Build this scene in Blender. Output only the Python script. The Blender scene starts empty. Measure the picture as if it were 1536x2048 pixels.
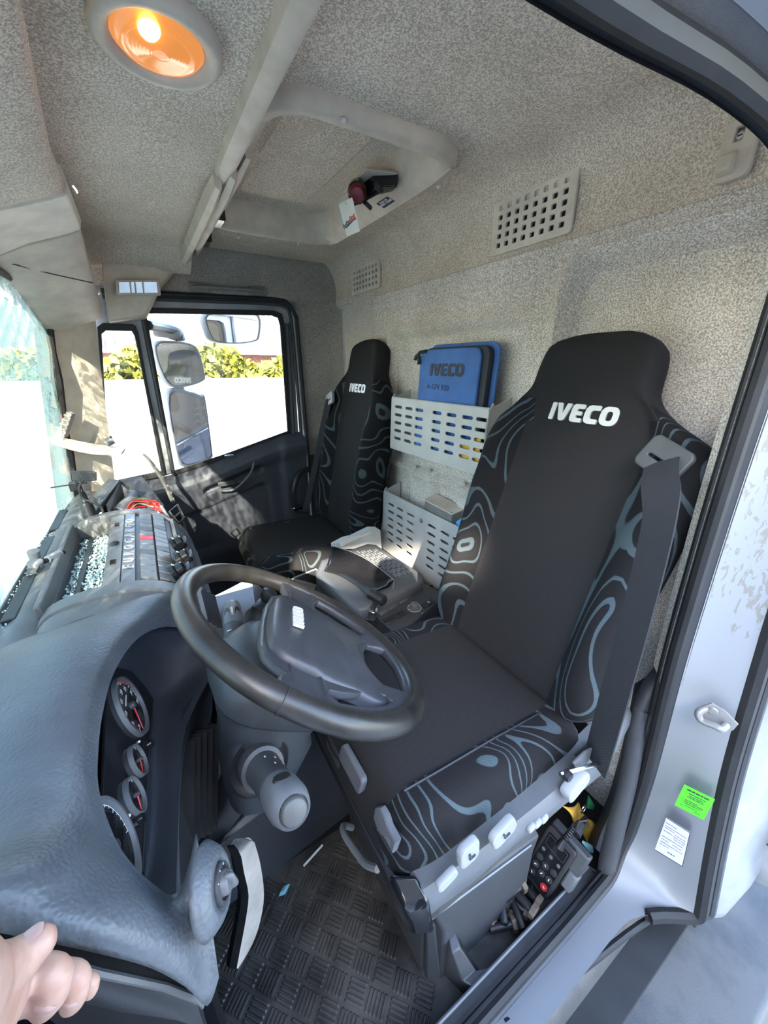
import bpy, bmesh, math, random
from mathutils import Vector, Matrix
from math import sin, cos, pi, radians, sqrt, atan2

random.seed(7)
SC = bpy.context.scene
COL = SC.collection

# ------------------------------------------------------------------ camera
# truck frame: +X towards the rear of the cab, +Y from the driver's door to the
# passenger's door, +Z up, cab floor at z = 0; the photographer stands in the open driver's door
FOC = 769.0 / 2048.0            # focal length over the frame height (13 mm class wide angle)
YAW, PIT = radians(31.2), radians(20.7)
EYE = Vector((0.0, 0.0, 1.2))
FWD = Vector((sin(YAW) * cos(PIT), cos(YAW) * cos(PIT), -sin(PIT)))
RGT = Vector((cos(YAW), -sin(YAW), 0))
UPV = RGT.cross(FWD)
cd = bpy.data.cameras.new('camera')
cam = bpy.data.objects.new('camera', cd)
COL.objects.link(cam)
cam.matrix_world = Matrix((RGT, UPV, -FWD)).transposed().to_4x4()
cam.location = EYE
cd.sensor_fit = 'VERTICAL'
cd.sensor_height = 36.0
cd.lens = 36.0 * FOC
cd.clip_start = 0.01
cd.clip_end = 500
SC.camera = cam

# ------------------------------------------------------------------ daylight
SUN_DIR = Vector((0.38, 0.78, -0.50)).normalized()     # direction the sunlight travels
W = bpy.data.worlds.new('sky')
SC.world = W
W.use_nodes = True
wn = W.node_tree.nodes
wl = W.node_tree.links
sky = wn.new('ShaderNodeTexSky')
sky.sky_type = 'NISHITA'
sky.sun_disc = False
sky.sun_elevation = math.asin(-SUN_DIR.z)
sky.sun_rotation = atan2(-SUN_DIR.x, -SUN_DIR.y)
sky.air_density = 1.0
sky.dust_density = 1.2
wl.new(sky.outputs[0], wn['Background'].inputs[0])
wn['Background'].inputs[1].default_value = 0.55
sd = bpy.data.lights.new('sun', 'SUN')
sd.energy = 8.0
sd.angle = radians(0.6)
sd.color = (1.0, 0.90, 0.74)
so = bpy.data.objects.new('sun', sd)
COL.objects.link(so)
so.rotation_euler = (-SUN_DIR).to_track_quat('Z', 'Y').to_euler()
SC.view_settings.view_transform = 'Standard'
SC.view_settings.look = 'None'
SC.view_settings.gamma = 1.0
SC.view_settings.use_curve_mapping = False
SC.view_settings.exposure = 2.3
SC.cycles.max_bounces = 10
SC.cycles.diffuse_bounces = 6
SC.cycles.glossy_bounces = 4
SC.cycles.transparent_max_bounces = 16
SC.cycles.use_denoising = True
SC.cycles.sample_clamp_indirect = 8.0


def P(u, v, axis, val):
    """point of the truck frame seen at pixel (u, v) on the plane axis = val"""
    d = FWD + RGT * ((u - 768) / 769.0) - UPV * ((v - 1024) / 769.0)
    i = 'xyz'.index(axis)
    return EYE + d * ((val - EYE[i]) / d[i])


# ------------------------------------------------------------------ materials
def new_mat(name):
    m = bpy.data.materials.new(name)
    m.use_nodes = True
    return m, m.node_tree.nodes, m.node_tree.links, m.node_tree.nodes['Principled BSDF']


def ramp(n, a, b, ca, cb):
    r = n.new('ShaderNodeValToRGB')
    r.color_ramp.elements[0].position = a
    r.color_ramp.elements[1].position = b
    r.color_ramp.elements[0].color = (*ca, 1)
    r.color_ramp.elements[1].color = (*cb, 1)
    return r


def noise(n, l, scale, detail=2.0, rough=0.5, dist=0.0):
    tc = n.new('ShaderNodeTexCoord')
    x = n.new('ShaderNodeTexNoise')
    x.inputs['Scale'].default_value = scale
    x.inputs['Detail'].default_value = detail
    x.inputs['Roughness'].default_value = rough
    x.inputs['Distortion'].default_value = dist
    l.new(tc.outputs['Object'], x.inputs['Vector'])
    return x


def bump(n, l, b, src, strength, dist=0.002):
    bp = n.new('ShaderNodeBump')
    bp.inputs['Strength'].default_value = strength
    bp.inputs['Distance'].default_value = dist
    l.new(src, bp.inputs['Height'])
    l.new(bp.outputs[0], b.inputs['Normal'])


def plain(name, col, rough=0.5, metal=0.0, var=0.12, vscale=14, grain=0, gscale=500, spec=0.5, col2=None, dust=0.0):
    """base colour with soft wear variation, optional fine grain and light dust specks"""
    m, n, l, b = new_mat(name)
    b.inputs['Roughness'].default_value = rough
    b.inputs['Metallic'].default_value = metal
    b.inputs['Specular IOR Level'].default_value = spec
    nz = noise(n, l, vscale, 4, 0.6)
    c2 = col2 or tuple(min(1, c * (1 + var)) for c in col)
    c1 = tuple(c * (1 - var) for c in col)
    r = ramp(n, 0.35, 0.65, c1, c2)
    l.new(nz.outputs[0], r.inputs[0])
    out = r.outputs[0]
    if dust:
        dz = noise(n, l, 160, 3, 0.7)
        dr = ramp(n, 0.68, 0.74, (0, 0, 0), (1, 1, 1))
        l.new(dz.outputs[0], dr.inputs[0])
        mx = n.new('ShaderNodeMixRGB')
        mul = n.new('ShaderNodeMath'); mul.operation = 'MULTIPLY'
        mul.inputs[1].default_value = dust
        l.new(dr.outputs[0], mul.inputs[0])
        l.new(mul.outputs[0], mx.inputs[0])
        l.new(out, mx.inputs[1])
        mx.inputs[2].default_value = (.45, .47, .48, 1)
        out = mx.outputs[0]
    l.new(out, b.inputs['Base Color'])
    if grain:
        g = noise(n, l, gscale, 2, 0.6)
        bump(n, l, b, g.outputs[0], grain)
    return m


def felt(name, dark, light, scale=210, blot=(0.55, 1.0)):
    m, n, l, b = new_mat(name)
    b.inputs['Roughness'].default_value = 0.95
    b.inputs['Specular IOR Level'].default_value = 0.15
    a = noise(n, l, scale, 1.5, 0.6, 0.6)
    r = ramp(n, 0.40, 0.60, dark, light)
    l.new(a.outputs[0], r.inputs[0])
    big = noise(n, l, 3.5, 5, 0.65)
    rb = ramp(n, 0.3, 0.6, (blot[0],) * 3, (blot[1],) * 3)
    rb.color_ramp.elements[0].color = (blot[0], blot[0] * .99, blot[0] * .96, 1)
    l.new(big.outputs[0], rb.inputs[0])
    mx = n.new('ShaderNodeMixRGB'); mx.blend_type = 'MULTIPLY'
    mx.inputs[0].default_value = 1
    l.new(r.outputs[0], mx.inputs[1]); l.new(rb.outputs[0], mx.inputs[2])
    l.new(mx.outputs[0], b.inputs['Base Color'])
    bump(n, l, b, a.outputs[0], 0.35, 0.0015)
    return m


def leather(name, col, rough, scale=260, strength=0.5, dust=0.25):
    """soft-touch dashboard skin: pebbled grain with dust specks"""
    m, n, l, b = new_mat(name)
    b.inputs['Roughness'].default_value = rough
    tc = n.new('ShaderNodeTexCoord')
    vo = n.new('ShaderNodeTexVoronoi')
    vo.feature = 'SMOOTH_F1'
    vo.inputs['Scale'].default_value = scale
    l.new(tc.outputs['Object'], vo.inputs['Vector'])
    bump(n, l, b, vo.outputs[0], strength, 0.0016)
    nz = noise(n, l, 9, 5, 0.65)
    r = ramp(n, 0.3, 0.7, tuple(c * .8 for c in col), tuple(c * 1.3 for c in col))
    l.new(nz.outputs[0], r.inputs[0])
    dz = noise(n, l, 130, 3, 0.75)
    dr = ramp(n, 0.70, 0.76, (0, 0, 0), (1, 1, 1))
    l.new(dz.outputs[0], dr.inputs[0])
    mul = n.new('ShaderNodeMath'); mul.operation = 'MULTIPLY'
    mul.inputs[1].default_value = dust
    l.new(dr.outputs[0], mul.inputs[0])
    mx = n.new('ShaderNodeMixRGB')
    l.new(mul.outputs[0], mx.inputs[0]); l.new(r.outputs[0], mx.inputs[1])
    mx.inputs[2].default_value = (.5, .55, .57, 1)
    l.new(mx.outputs[0], b.inputs['Base Color'])
    return m


def weave(name, col):
    m, n, l, b = new_mat(name)
    b.inputs['Roughness'].default_value = 0.9
    b.inputs['Specular IOR Level'].default_value = 0.2
    b.inputs['Base Color'].default_value = (*col, 1)
    tc = n.new('ShaderNodeTexCoord')
    wv = n.new('ShaderNodeTexWave')
    wv.inputs['Scale'].default_value = 95
    wv.bands_direction = 'DIAGONAL'
    l.new(tc.outputs['Object'], wv.inputs['Vector'])
    bump(n, l, b, wv.outputs[0], 0.25, 0.001)
    return m


def contour(name, seed, sc=4.4, k=11.0):
    """black seat cloth woven with winding grey-blue contour lines"""
    m, n, l, b = new_mat(name)
    b.inputs['Roughness'].default_value = 0.9
    b.inputs['Specular IOR Level'].default_value = 0.2
    tc = n.new('ShaderNodeTexCoord')
    mp = n.new('ShaderNodeMapping')
    mp.inputs['Location'].default_value = (seed, seed * .7, seed * 1.3)
    mp.inputs['Scale'].default_value = (1.0, 1.0, 0.62)
    l.new(tc.outputs['Object'], mp.inputs['Vector'])
    x = n.new('ShaderNodeTexNoise')
    x.inputs['Scale'].default_value = sc
    x.inputs['Detail'].default_value = 0.6
    x.inputs['Distortion'].default_value = 1.1
    l.new(mp.outputs[0], x.inputs['Vector'])
    mu = n.new('ShaderNodeMath'); mu.operation = 'MULTIPLY'; mu.inputs[1].default_value = k
    l.new(x.outputs[0], mu.inputs[0])
    fr = n.new('ShaderNodeMath'); fr.operation = 'FRACT'
    l.new(mu.outputs[0], fr.inputs[0])
    su = n.new('ShaderNodeMath'); su.operation = 'SUBTRACT'; su.inputs[1].default_value = 0.5
    l.new(fr.outputs[0], su.inputs[0])
    ab = n.new('ShaderNodeMath'); ab.operation = 'ABSOLUTE'
    l.new(su.outputs[0], ab.inputs[0])
    r = ramp(n, 0.085, 0.110, (.060, .082, .092), (.012, .0115, .0125))
    l.new(ab.outputs[0], r.inputs[0])
    l.new(r.outputs[0], b.inputs['Base Color'])
    wv = n.new('ShaderNodeTexWave')
    wv.inputs['Scale'].default_value = 95
    wv.bands_direction = 'DIAGONAL'
    l.new(tc.outputs['Object'], wv.inputs['Vector'])
    bump(n, l, b, wv.outputs[0], 0.25, 0.001)
    return m


def glass(name, tint=(1, 1, 1), gloss=0.08):
    m, n, l, b = new_mat(name)
    n.remove(b)
    t = n.new('ShaderNodeBsdfTransparent'); t.inputs[0].default_value = (*tint, 1)
    g = n.new('ShaderNodeBsdfGlossy'); g.inputs['Roughness'].default_value = 0.02
    fz = n.new('ShaderNodeFresnel'); fz.inputs[0].default_value = 1.45
    mx = n.new('ShaderNodeMixShader')
    l.new(fz.outputs[0], mx.inputs[0])
    l.new(t.outputs[0], mx.inputs[1]); l.new(g.outputs[0], mx.inputs[2])
    l.new(mx.outputs[0], n['Material Output'].inputs[0])
    return m


def cracked(name):
    """laminated windscreen crazed all over: clear cells between greenish white crack lines"""
    m, n, l, b = new_mat(name)
    n.remove(b)
    tc = n.new('ShaderNodeTexCoord')
    nz = noise(n, l, 3.0, 4, 0.6)
    add = n.new('ShaderNodeVectorMath'); add.operation = 'ADD'
    sc_ = n.new('ShaderNodeVectorMath'); sc_.operation = 'SCALE'; sc_.inputs['Scale'].default_value = 0.25
    l.new(nz.outputs[1], sc_.inputs[0])
    l.new(tc.outputs['Object'], add.inputs[0]); l.new(sc_.outputs[0], add.inputs[1])
    outs = []
    for s, w in ((11, 0.10), (30, 0.17), (70, 0.26)):
        vo = n.new('ShaderNodeTexVoronoi'); vo.feature = 'DISTANCE_TO_EDGE'
        vo.inputs['Scale'].default_value = s
        l.new(add.outputs[0], vo.inputs['Vector'])
        r = ramp(n, 0.0, w, (1, 1, 1), (0, 0, 0))
        l.new(vo.outputs[0], r.inputs[0])
        outs.append(r.outputs[0])
    a = n.new('ShaderNodeMath'); a.operation = 'MAXIMUM'
    l.new(outs[0], a.inputs[0]); l.new(outs[1], a.inputs[1])
    a2 = n.new('ShaderNodeMath'); a2.operation = 'MAXIMUM'
    l.new(a.outputs[0], a2.inputs[0]); l.new(outs[2], a2.inputs[1])
    den = noise(n, l, 2.4, 3, 0.6)
    dr = ramp(n, 0.32, 0.58, (.35, .35, .35), (.88, .88, .88))
    l.new(den.outputs[0], dr.inputs[0])
    mu0 = n.new('ShaderNodeMath'); mu0.operation = 'MULTIPLY'
    l.new(a2.outputs[0], mu0.inputs[0]); l.new(dr.outputs[0], mu0.inputs[1])
    cl = noise(n, l, 16.0, 9, 0.74, 0.8)
    cr = ramp(n, 0.44, 0.53, (0, 0, 0), (.88, .88, .88))
    sz = n.new('ShaderNodeSeparateXYZ'); l.new(tc.outputs['Object'], sz.inputs[0])
    mz = n.new('ShaderNodeMapRange'); mz.inputs['From Min'].default_value = .70; mz.inputs['From Max'].default_value = 1.05
    mz.inputs['To Min'].default_value = .07; mz.inputs['To Max'].default_value = 0
    l.new(sz.outputs['Z'], mz.inputs['Value'])
    az = n.new('ShaderNodeMath'); l.new(cl.outputs[0], az.inputs[0]); l.new(mz.outputs[0], az.inputs[1])
    l.new(az.outputs[0], cr.inputs[0])
    mu = n.new('ShaderNodeMath'); mu.operation = 'MAXIMUM'
    l.new(mu0.outputs[0], mu.inputs[0]); l.new(cr.outputs[0], mu.inputs[1])
    t = n.new('ShaderNodeBsdfTransparent'); t.inputs[0].default_value = (.80, .86, .845, 1)
    d = n.new('ShaderNodeBsdfDiffuse'); d.inputs[0].default_value = (.15, .21, .20, 1)
    tr = n.new('ShaderNodeBsdfTranslucent'); tr.inputs[0].default_value = (.11, .17, .16, 1)
    ad = n.new('ShaderNodeMixShader'); ad.inputs[0].default_value = .55
    l.new(d.outputs[0], ad.inputs[1]); l.new(tr.outputs[0], ad.inputs[2])
    mx = n.new('ShaderNodeMixShader')
    l.new(mu.outputs[0], mx.inputs[0]); l.new(t.outputs[0], mx.inputs[1]); l.new(ad.outputs[0], mx.inputs[2])
    l.new(mx.outputs[0], n['Material Output'].inputs[0])
    return m


def foliage(name, a, c):
    m, n, l, b = new_mat(name)
    b.inputs['Roughness'].default_value = 0.7
    nz = noise(n, l, 6, 5, 0.7)
    r = ramp(n, 0.35, 0.65, a, c)
    l.new(nz.outputs[0], r.inputs[0]); l.new(r.outputs[0], b.inputs['Base Color'])
    return m


MT = {}
MT['ceil'] = felt('headliner_felt', (.47, .39, .315), (.87, .745, .61), 330, (.80, 1.0))
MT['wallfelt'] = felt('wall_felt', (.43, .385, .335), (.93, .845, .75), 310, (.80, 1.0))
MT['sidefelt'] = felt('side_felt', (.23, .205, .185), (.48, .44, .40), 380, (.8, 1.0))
MT['trim'] = plain('grey_trim_plastic', (.58, .49, .39), .55, grain=.12, gscale=900)
MT['trim_dark'] = plain('dark_grey_plastic', (.20, .195, .18), .6)  # one even darker grey for handles, housings and trim
MT['basket'] = plain('basket_plastic', (.50, .49, .46), .5, grain=.08, var=.06)
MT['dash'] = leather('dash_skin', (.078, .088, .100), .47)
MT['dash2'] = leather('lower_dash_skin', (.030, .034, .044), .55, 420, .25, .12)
MT['dashplain'] = plain('dash_plastic', (.11, .115, .118), .5, grain=.15, gscale=700, dust=.35)
MT['black'] = plain('black_plastic', (.016, .016, .018), .45, grain=.1, gscale=800)
MT['blackgloss'] = plain('gloss_black', (.010, .010, .012), .12)
MT['charcoal'] = plain('charcoal_plastic', (.045, .047, .052), .5, grain=.15, gscale=700)
MT['midgrey'] = plain('mid_grey_plastic', (.10, .105, .112), .45, grain=.12, gscale=800)
MT['bluegrey'] = plain('door_panel_plastic', (.050, .054, .068), .6, grain=.2, gscale=600)
MT['rubber'] = plain('black_rubber', (.012, .012, .013), .6, var=.3)
MT['mat'] = plain('rubber_mat', (.030, .028, .026), .5, var=.45, vscale=9, col2=(.075, .069, .060), dust=.25)
MT['rimskin'] = plain('worn_rim_skin', (.019, .0175, .016), .36, var=.35, vscale=18, grain=.06, gscale=900)
MT['hub'] = plain('hub_plastic', (.038, .040, .048), .42, var=.2, vscale=20, grain=.1, gscale=900, dust=.1)
MT['column'] = plain('column_plastic', (.028, .032, .038), .45, grain=.1, gscale=800)
MT['weave'] = weave('black_seat_cloth', (.023, .022, .0222))
MT['contour'] = contour('patterned_seat_cloth', 3.1)
MT['contour2'] = contour('patterned_cushion_cloth', 8.4, 5.2, 15.0)
MT['belt'] = weave('belt_webbing', (.030, .031, .034))
MT['white'] = plain('white_paint', (.215, .225, .24), .32, var=.05, vscale=6, col2=(.34, .35, .365))
MT['silver'] = plain('silver_print', (.78, .76, .72), .45, .3, var=.05)
MT['chrome'] = plain('chrome', (.75, .75, .76), .18, 1.0, var=.03)
MT['zinc'] = plain('zinc_plate', (.27, .265, .255), .42, .4, var=.15)
MT['ventgrey'] = plain('vent_plastic', (.66, .58, .48), .55, grain=.1)
MT['fascia'] = plain('fascia_silver', (.17, .172, .17), .4, .4, var=.1)
MT['steel'] = plain('worn_steel', (.58, .545, .51), .45, .45, var=.25, vscale=10)
MT['blue'] = plain('blue_cloth', (.055, .15, .40), .75, var=.12, grain=.15)
MT['darkink'] = plain('dark_print', (.025, .03, .04), .6)
MT['pen'] = plain('pen_ink', (.02, .03, .10), .6)
MT['whiteprint'] = plain('white_print', (.75, .75, .72), .6, var=.02)
MT['paper'] = plain('paper', (.74, .72, .64), .8, var=.05)
MT['card'] = plain('white_card', (.66, .68, .68), .7, var=.06)
MT['red'] = plain('red_plastic', (.50, .02, .02), .4)
MT['darkred'] = plain('dark_red_plastic', (.16, .006, .008), .25)
MT['redprint'] = plain('red_print', (.65, .05, .04), .6)
MT['pinkred'] = plain('buckle_red', (.80, .10, .10), .4)
MT['greenstick'] = plain('green_label', (.10, .62, .03), .5, var=.05)
MT['lilac'] = plain('lilac_label', (.62, .60, .74), .5, var=.04)
MT['yellow'] = plain('yellow_rag', (.72, .42, .06), .85, var=.2, vscale=30)
MT['green'] = plain('green_plastic', (.02, .22, .08), .5)
MT['teal'] = plain('teal_plastic', (.18, .42, .46), .5)
MT['lightblue'] = plain('light_blue_glove', (.10, .42, .78), .5)
MT['brown'] = plain('bolt_rust', (.115, .082, .058), .7, var=.4, vscale=60)
MT['bolt'] = plain('black_oxide_steel', (.020, .020, .022), .42, .4, var=.3, vscale=40)
MT['skin'] = None
MT['glass'] = glass('clear_glass')
MT['crack'] = cracked('cracked_windscreen')
MT['mirror'] = plain('mirror_silver', (.85, .87, .88), .03, 1.0, var=.01)
MT['shard'] = plain('glass_crumb', (.55, .72, .74), .15, var=.1)
MT['step'] = plain('step_plastic', (.040, .045, .058), .5, var=.35, vscale=7, grain=.25, gscale=300, col2=(.085, .082, .078))
MT['ledwhite'] = plain('lens_silver', (.72, .72, .68), .15, .5, var=.08)
MT['gate'] = plain('lever_grey', (.21, .22, .225), .6, grain=.08)
MT['lightgrey'] = plain('light_grey_knob', (.30, .31, .32), .45)
MT['orange'] = plain('orange_ring', (.30, .12, .02), .4)


def skin_mat():
    m, n, l, b = new_mat('skin')
    b.inputs['Roughness'].default_value = 0.5
    b.inputs['Subsurface Weight'].default_value = 0.15
    b.inputs['Subsurface Radius'].default_value = (.01, .004, .002)
    nz = noise(n, l, 45, 3, 0.6)
    r = ramp(n, 0.35, 0.65, (.46, .25, .18), (.54, .34, .26))
    l.new(nz.outputs[0], r.inputs[0]); l.new(r.outputs[0], b.inputs['Base Color'])
    g = noise(n, l, 420, 3, 0.6)
    bump(n, l, b, g.outputs[0], .15, .0008)
    return m


MT['skin'] = skin_mat()


# ------------------------------------------------------------------ object helpers
def tag(o, label=None, cat=None, group=None, kind=None):
    if label: o['label'] = label
    if cat: o['category'] = cat
    if group: o['group'] = group
    if kind: o['kind'] = kind
    return o


def thing(name, label, cat, loc=(0, 0, 0), group=None):
    o = bpy.data.objects.new(name, None)
    o.empty_display_size = 0.05
    COL.objects.link(o)
    o.location = loc
    return tag(o, label, cat, group)


def adopt(o, parent):
    if parent is not None:
        o.parent = parent
        root = parent
        off = Vector((0, 0, 0))
        while root is not None:
            if root.type == 'EMPTY':
                off = Vector(root.location)
            root = root.parent
        if parent.type == 'EMPTY':
            o.matrix_parent_inverse = Matrix.Translation(-off)
    return o


def mk(name, vf, mat, parent=None, smooth=False, bev=0.0, seg=2, sub=0, solid=0.0, fmat=None, angle=40):
    v, f = vf
    me = bpy.data.meshes.new(name)
    me.from_pydata([tuple(p) for p in v], [], [tuple(q) for q in f])
    me.validate()
    bm = bmesh.new(); bm.from_mesh(me)
    bmesh.ops.recalc_face_normals(bm, faces=bm.faces)
    bm.to_mesh(me); bm.free()
    mats = mat if isinstance(mat, (list, tuple)) else [mat]
    for x in mats:
        me.materials.append(MT[x] if isinstance(x, str) else x)
    if fmat:
        for p in me.polygons:
            p.material_index = fmat(p.center, p.normal)
    for p in me.polygons:
        p.use_smooth = smooth or bev > 0 or sub > 0
    o = bpy.data.objects.new(name, me)
    COL.objects.link(o)
    if solid:
        s = o.modifiers.new('solid', 'SOLIDIFY'); s.thickness = solid; s.offset = 0
    if bev:
        b = o.modifiers.new('bevel', 'BEVEL'); b.width = bev; b.segments = seg
        b.limit_method = 'ANGLE'; b.angle_limit = radians(35)
        b.harden_normals = False
    if sub:
        s = o.modifiers.new('sub', 'SUBSURF'); s.levels = sub; s.render_levels = sub
    if (bev or smooth) and not sub:
        try:
            me.set_sharp_from_angle(angle=radians(angle))
        except Exception:
            pass
    adopt(o, parent)
    return o


class M:
    def __init__(s): s.v = []; s.f = []
    def add(s, vf):
        b = len(s.v)
        s.v += [tuple(p) for p in vf[0]]
        s.f += [tuple(i + b for i in q) for q in vf[1]]
        return s
    def get(s): return s.v, s.f


def box(x0, x1, y0, y1, z0, z1):
    v = [(x, y, z) for x in (x0, x1) for y in (y0, y1) for z in (z0, z1)]
    return v, [(0, 1, 3, 2), (4, 6, 7, 5), (0, 4, 5, 1), (2, 3, 7, 6), (0, 2, 6, 4), (1, 5, 7, 3)]


def hexa(a, b):
    """solid between quad a and quad b (4 points each, same order)"""
    return list(a) + list(b), [(3, 2, 1, 0), (4, 5, 6, 7), (0, 1, 5, 4), (1, 2, 6, 5), (2, 3, 7, 6), (3, 0, 4, 7)]


def tf(vf, mx):
    return [mx @ Vector(p) for p in vf[0]], vf[1]


def frame(o, x, y, z):
    """matrix with origin o and axes x, y, z"""
    m = Matrix.Identity(4)
    for i, a in enumerate((x, y, z)):
        a = Vector(a)
        for k in range(3): m[k][i] = a[k]
    for k in range(3): m[k][3] = o[k]
    return m


def loft(rings, cap=True, closed=True):
    n = len(rings[0]); v = [p for r in rings for p in r]; f = []
    for i in range(len(rings) - 1):
        for j in range(n if closed else n - 1):
            a = i * n + j; b = i * n + (j + 1) % n
            f.append((a, b, b + n, a + n))
    if cap and closed:
        f.append(tuple(range(n - 1, -1, -1)))
        f.append(tuple(range((len(rings) - 1) * n, len(rings) * n)))
    return v, f


def smoothpts(pts, k=4, closed=False):
    """Catmull-Rom resampling"""
    pts = [Vector(p) for p in pts]; n = len(pts); out = []
    rng = n if closed else n - 1
    for i in range(rng):
        p0 = pts[(i - 1) % n] if closed or i > 0 else pts[0]
        p1 = pts[i]; p2 = pts[(i + 1) % n]
        p3 = pts[(i + 2) % n] if closed or i + 2 < n else pts[-1]
        for q in range(k):
            t = q / k
            out.append(0.5 * ((2 * p1) + (p2 - p0) * t + (2 * p0 - 5 * p1 + 4 * p2 - p3) * t * t + (3 * p1 - p0 - 3 * p2 + p3) * t ** 3))
    if not closed: out.append(pts[-1])
    return out


def tube(pts, r, n=10, closed=False, cap=True, flat=1.0, up=None):
    pts = [Vector(p) for p in pts]; N = len(pts); rings = []
    nrm = None
    for i, p in enumerate(pts):
        if closed: t = pts[(i + 1) % N] - pts[(i - 1) % N]
        else: t = pts[min(i + 1, N - 1)] - pts[max(i - 1, 0)]
        t.normalize()
        if up is not None:
            a = Vector(up).cross(t)
            if a.length < 1e-4: a = Vector((1, 0, 0)).cross(t)
            a.normalize(); nrm = t.cross(a)
        elif nrm is None:
            a = Vector((0, 0, 1)) if abs(t.z) < .9 else Vector((1, 0, 0))
            nrm = (a - t * a.dot(t)).normalized()
        else:
            nrm = (nrm - t * nrm.dot(t)).normalized()
        bn = t.cross(nrm)
        rr = r[i] if isinstance(r, (list, tuple)) else r
        rings.append([p + (nrm * cos(2 * pi * j / n) * flat + bn * sin(2 * pi * j / n)) * rr for j in range(n)])
    if closed:
        rings.append(rings[0])
        v = [p for q in rings[:-1] for p in q]; f = []
        for i in range(N):
            for j in range(n):
                a = i * n + j; b = i * n + (j + 1) % n
                c = ((i + 1) % N) * n + j; d = ((i + 1) % N) * n + (j + 1) % n
                f.append((a, b, d, c))
        return v, f
    return loft(rings, cap)


def lathe(prof, o, axis, n=24, x=None):
    """profile [(radius, height)] turned about the axis through o"""
    z = Vector(axis).normalized()
    a = Vector(x) if x is not None else (Vector((0, 0, 1)) if abs(z.z) < .9 else Vector((1, 0, 0)))
    a = (a - z * a.dot(z)).normalized(); b = z.cross(a); o = Vector(o)
    rings = [[o + z * h + (a * cos(2 * pi * j / n) + b * sin(2 * pi * j / n)) * max(r, 1e-5) for j in range(n)] for r, h in prof]
    return loft(rings, True)


def grid(fn, nu, nv):
    v = [fn(i / nu, j / nv) for i in range(nu + 1) for j in range(nv + 1)]
    f = []
    for i in range(nu):
        for j in range(nv):
            a = i * (nv + 1) + j
            f.append((a, a + 1, a + nv + 2, a + nv + 1))
    return v, f


def prism(poly, axis, a, b):
    """polygon in the two other axes extruded along the axis from a to b"""
    def p3(q, c):
        if axis == 'x': return (c, q[0], q[1])
        if axis == 'y': return (q[0], c, q[1])
        return (q[0], q[1], c)
    return loft([[p3(q, a) for q in poly], [p3(q, b) for q in poly]])


def rrect(x0, x1, y0, y1, r, k=5):
    out = []
    for cx, cy, a0 in ((x1 - r, y1 - r, 0), (x0 + r, y1 - r, 90), (x0 + r, y0 + r, 180), (x1 - r, y0 + r, 270)):
        for i in range(k + 1):
            a = radians(a0 + 90 * i / k)
            out.append((cx + r * cos(a), cy + r * sin(a)))
    return out


def stadium(cx, cy, L, h, ang=0, k=4):
    out = []
    r = h / 2; d = L / 2 - r
    for sx, a0 in ((1, -90), (-1, 90)):
        for i in range(k + 1):
            a = radians(a0 + 180 * i / k)
            x, y = sx * d + r * cos(a), r * sin(a)
            out.append((cx + x * cos(ang) - y * sin(ang), cy + x * sin(ang) + y * cos(ang)))
    return out


def circ(cx, cy, r, n=20, ry=None):
    return [(cx + r * cos(2 * pi * i / n), cy + (ry or r) * sin(2 * pi * i / n)) for i in range(n)]


def curve_mesh(cu):
    o = bpy.data.objects.new('tmp', cu); COL.objects.link(o)
    bpy.context.view_layer.update()
    me = bpy.data.meshes.new_from_object(o.evaluated_get(bpy.context.evaluated_depsgraph_get()))
    v = [p.co.copy() for p in me.vertices]; f = [tuple(p.vertices) for p in me.polygons]
    bpy.data.objects.remove(o); bpy.data.curves.remove(cu); bpy.data.meshes.remove(me)
    return v, f


def plate(outer, holes=(), th=0.003, bev=0.0):
    """flat plate in its XY plane with cut-outs, thickness along Z (centred)"""
    cu = bpy.data.curves.new('tmp', 'CURVE')
    cu.dimensions = '2D'; cu.fill_mode = 'BOTH'
    cu.extrude = max(th / 2 - bev, 0); cu.bevel_depth = bev; cu.bevel_resolution = 1
    for pl in [outer] + list(holes):
        s = cu.splines.new('POLY'); s.points.add(len(pl) - 1)
        for i, q in enumerate(pl): s.points[i].co = (q[0], q[1], 0, 1)
        s.use_cyclic_u = True
    return curve_mesh(cu)


def text(s, size, ext=0.0008, bold=0.0, ax='CENTER', ay='CENTER', space=1.0, bev=0.0, line=1.0):
    cu = bpy.data.curves.new('tmp', 'FONT')
    cu.body = s; cu.size = size; cu.extrude = ext; cu.offset = bold; cu.bevel_depth = bev
    cu.align_x = ax; cu.align_y = ay; cu.space_character = space; cu.space_line = line
    cu.resolution_u = 3
    return curve_mesh(cu)


def bend_on(vf, mx, fn):
    """place a flat mesh on a curved surface: fn(x, y) gives the point, z goes along mx's z"""
    zz = Vector((mx[0][2], mx[1][2], mx[2][2]))
    return [fn(p[0], p[1]) + zz * p[2] for p in vf[0]], vf[1]


def struct(o): o['kind'] = 'structure'; return o


def copy_tree(o, parent=None):
    c = o.copy(); COL.objects.link(c)
    if parent is not None:
        c.parent = parent; c.matrix_parent_inverse = o.matrix_parent_inverse.copy()
    for ch in list(o.children): copy_tree(ch, c)
    return c


X_, Y_, Z_ = Vector((1, 0, 0)), Vector((0, 1, 0)), Vector((0, 0, 1))
# ================================================================== cab shell
XR, YR, YL = 0.95, 2.05, 0.05       # rear wall, passenger side wall, driver side wall
ZC = 1.665                          # roof lining


def sdrr(y, z, y0, y1, z0, z1, r):
    cx, cy, hx, hy = (y0 + y1) / 2, (z0 + z1) / 2, (y1 - y0) / 2 - r, (z1 - z0) / 2 - r
    dx, dy = abs(y - cx) - hx, abs(z - cy) - hy
    return sqrt(max(dx, 0) ** 2 + max(dy, 0) ** 2) + min(max(dx, dy), 0) - r


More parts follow.
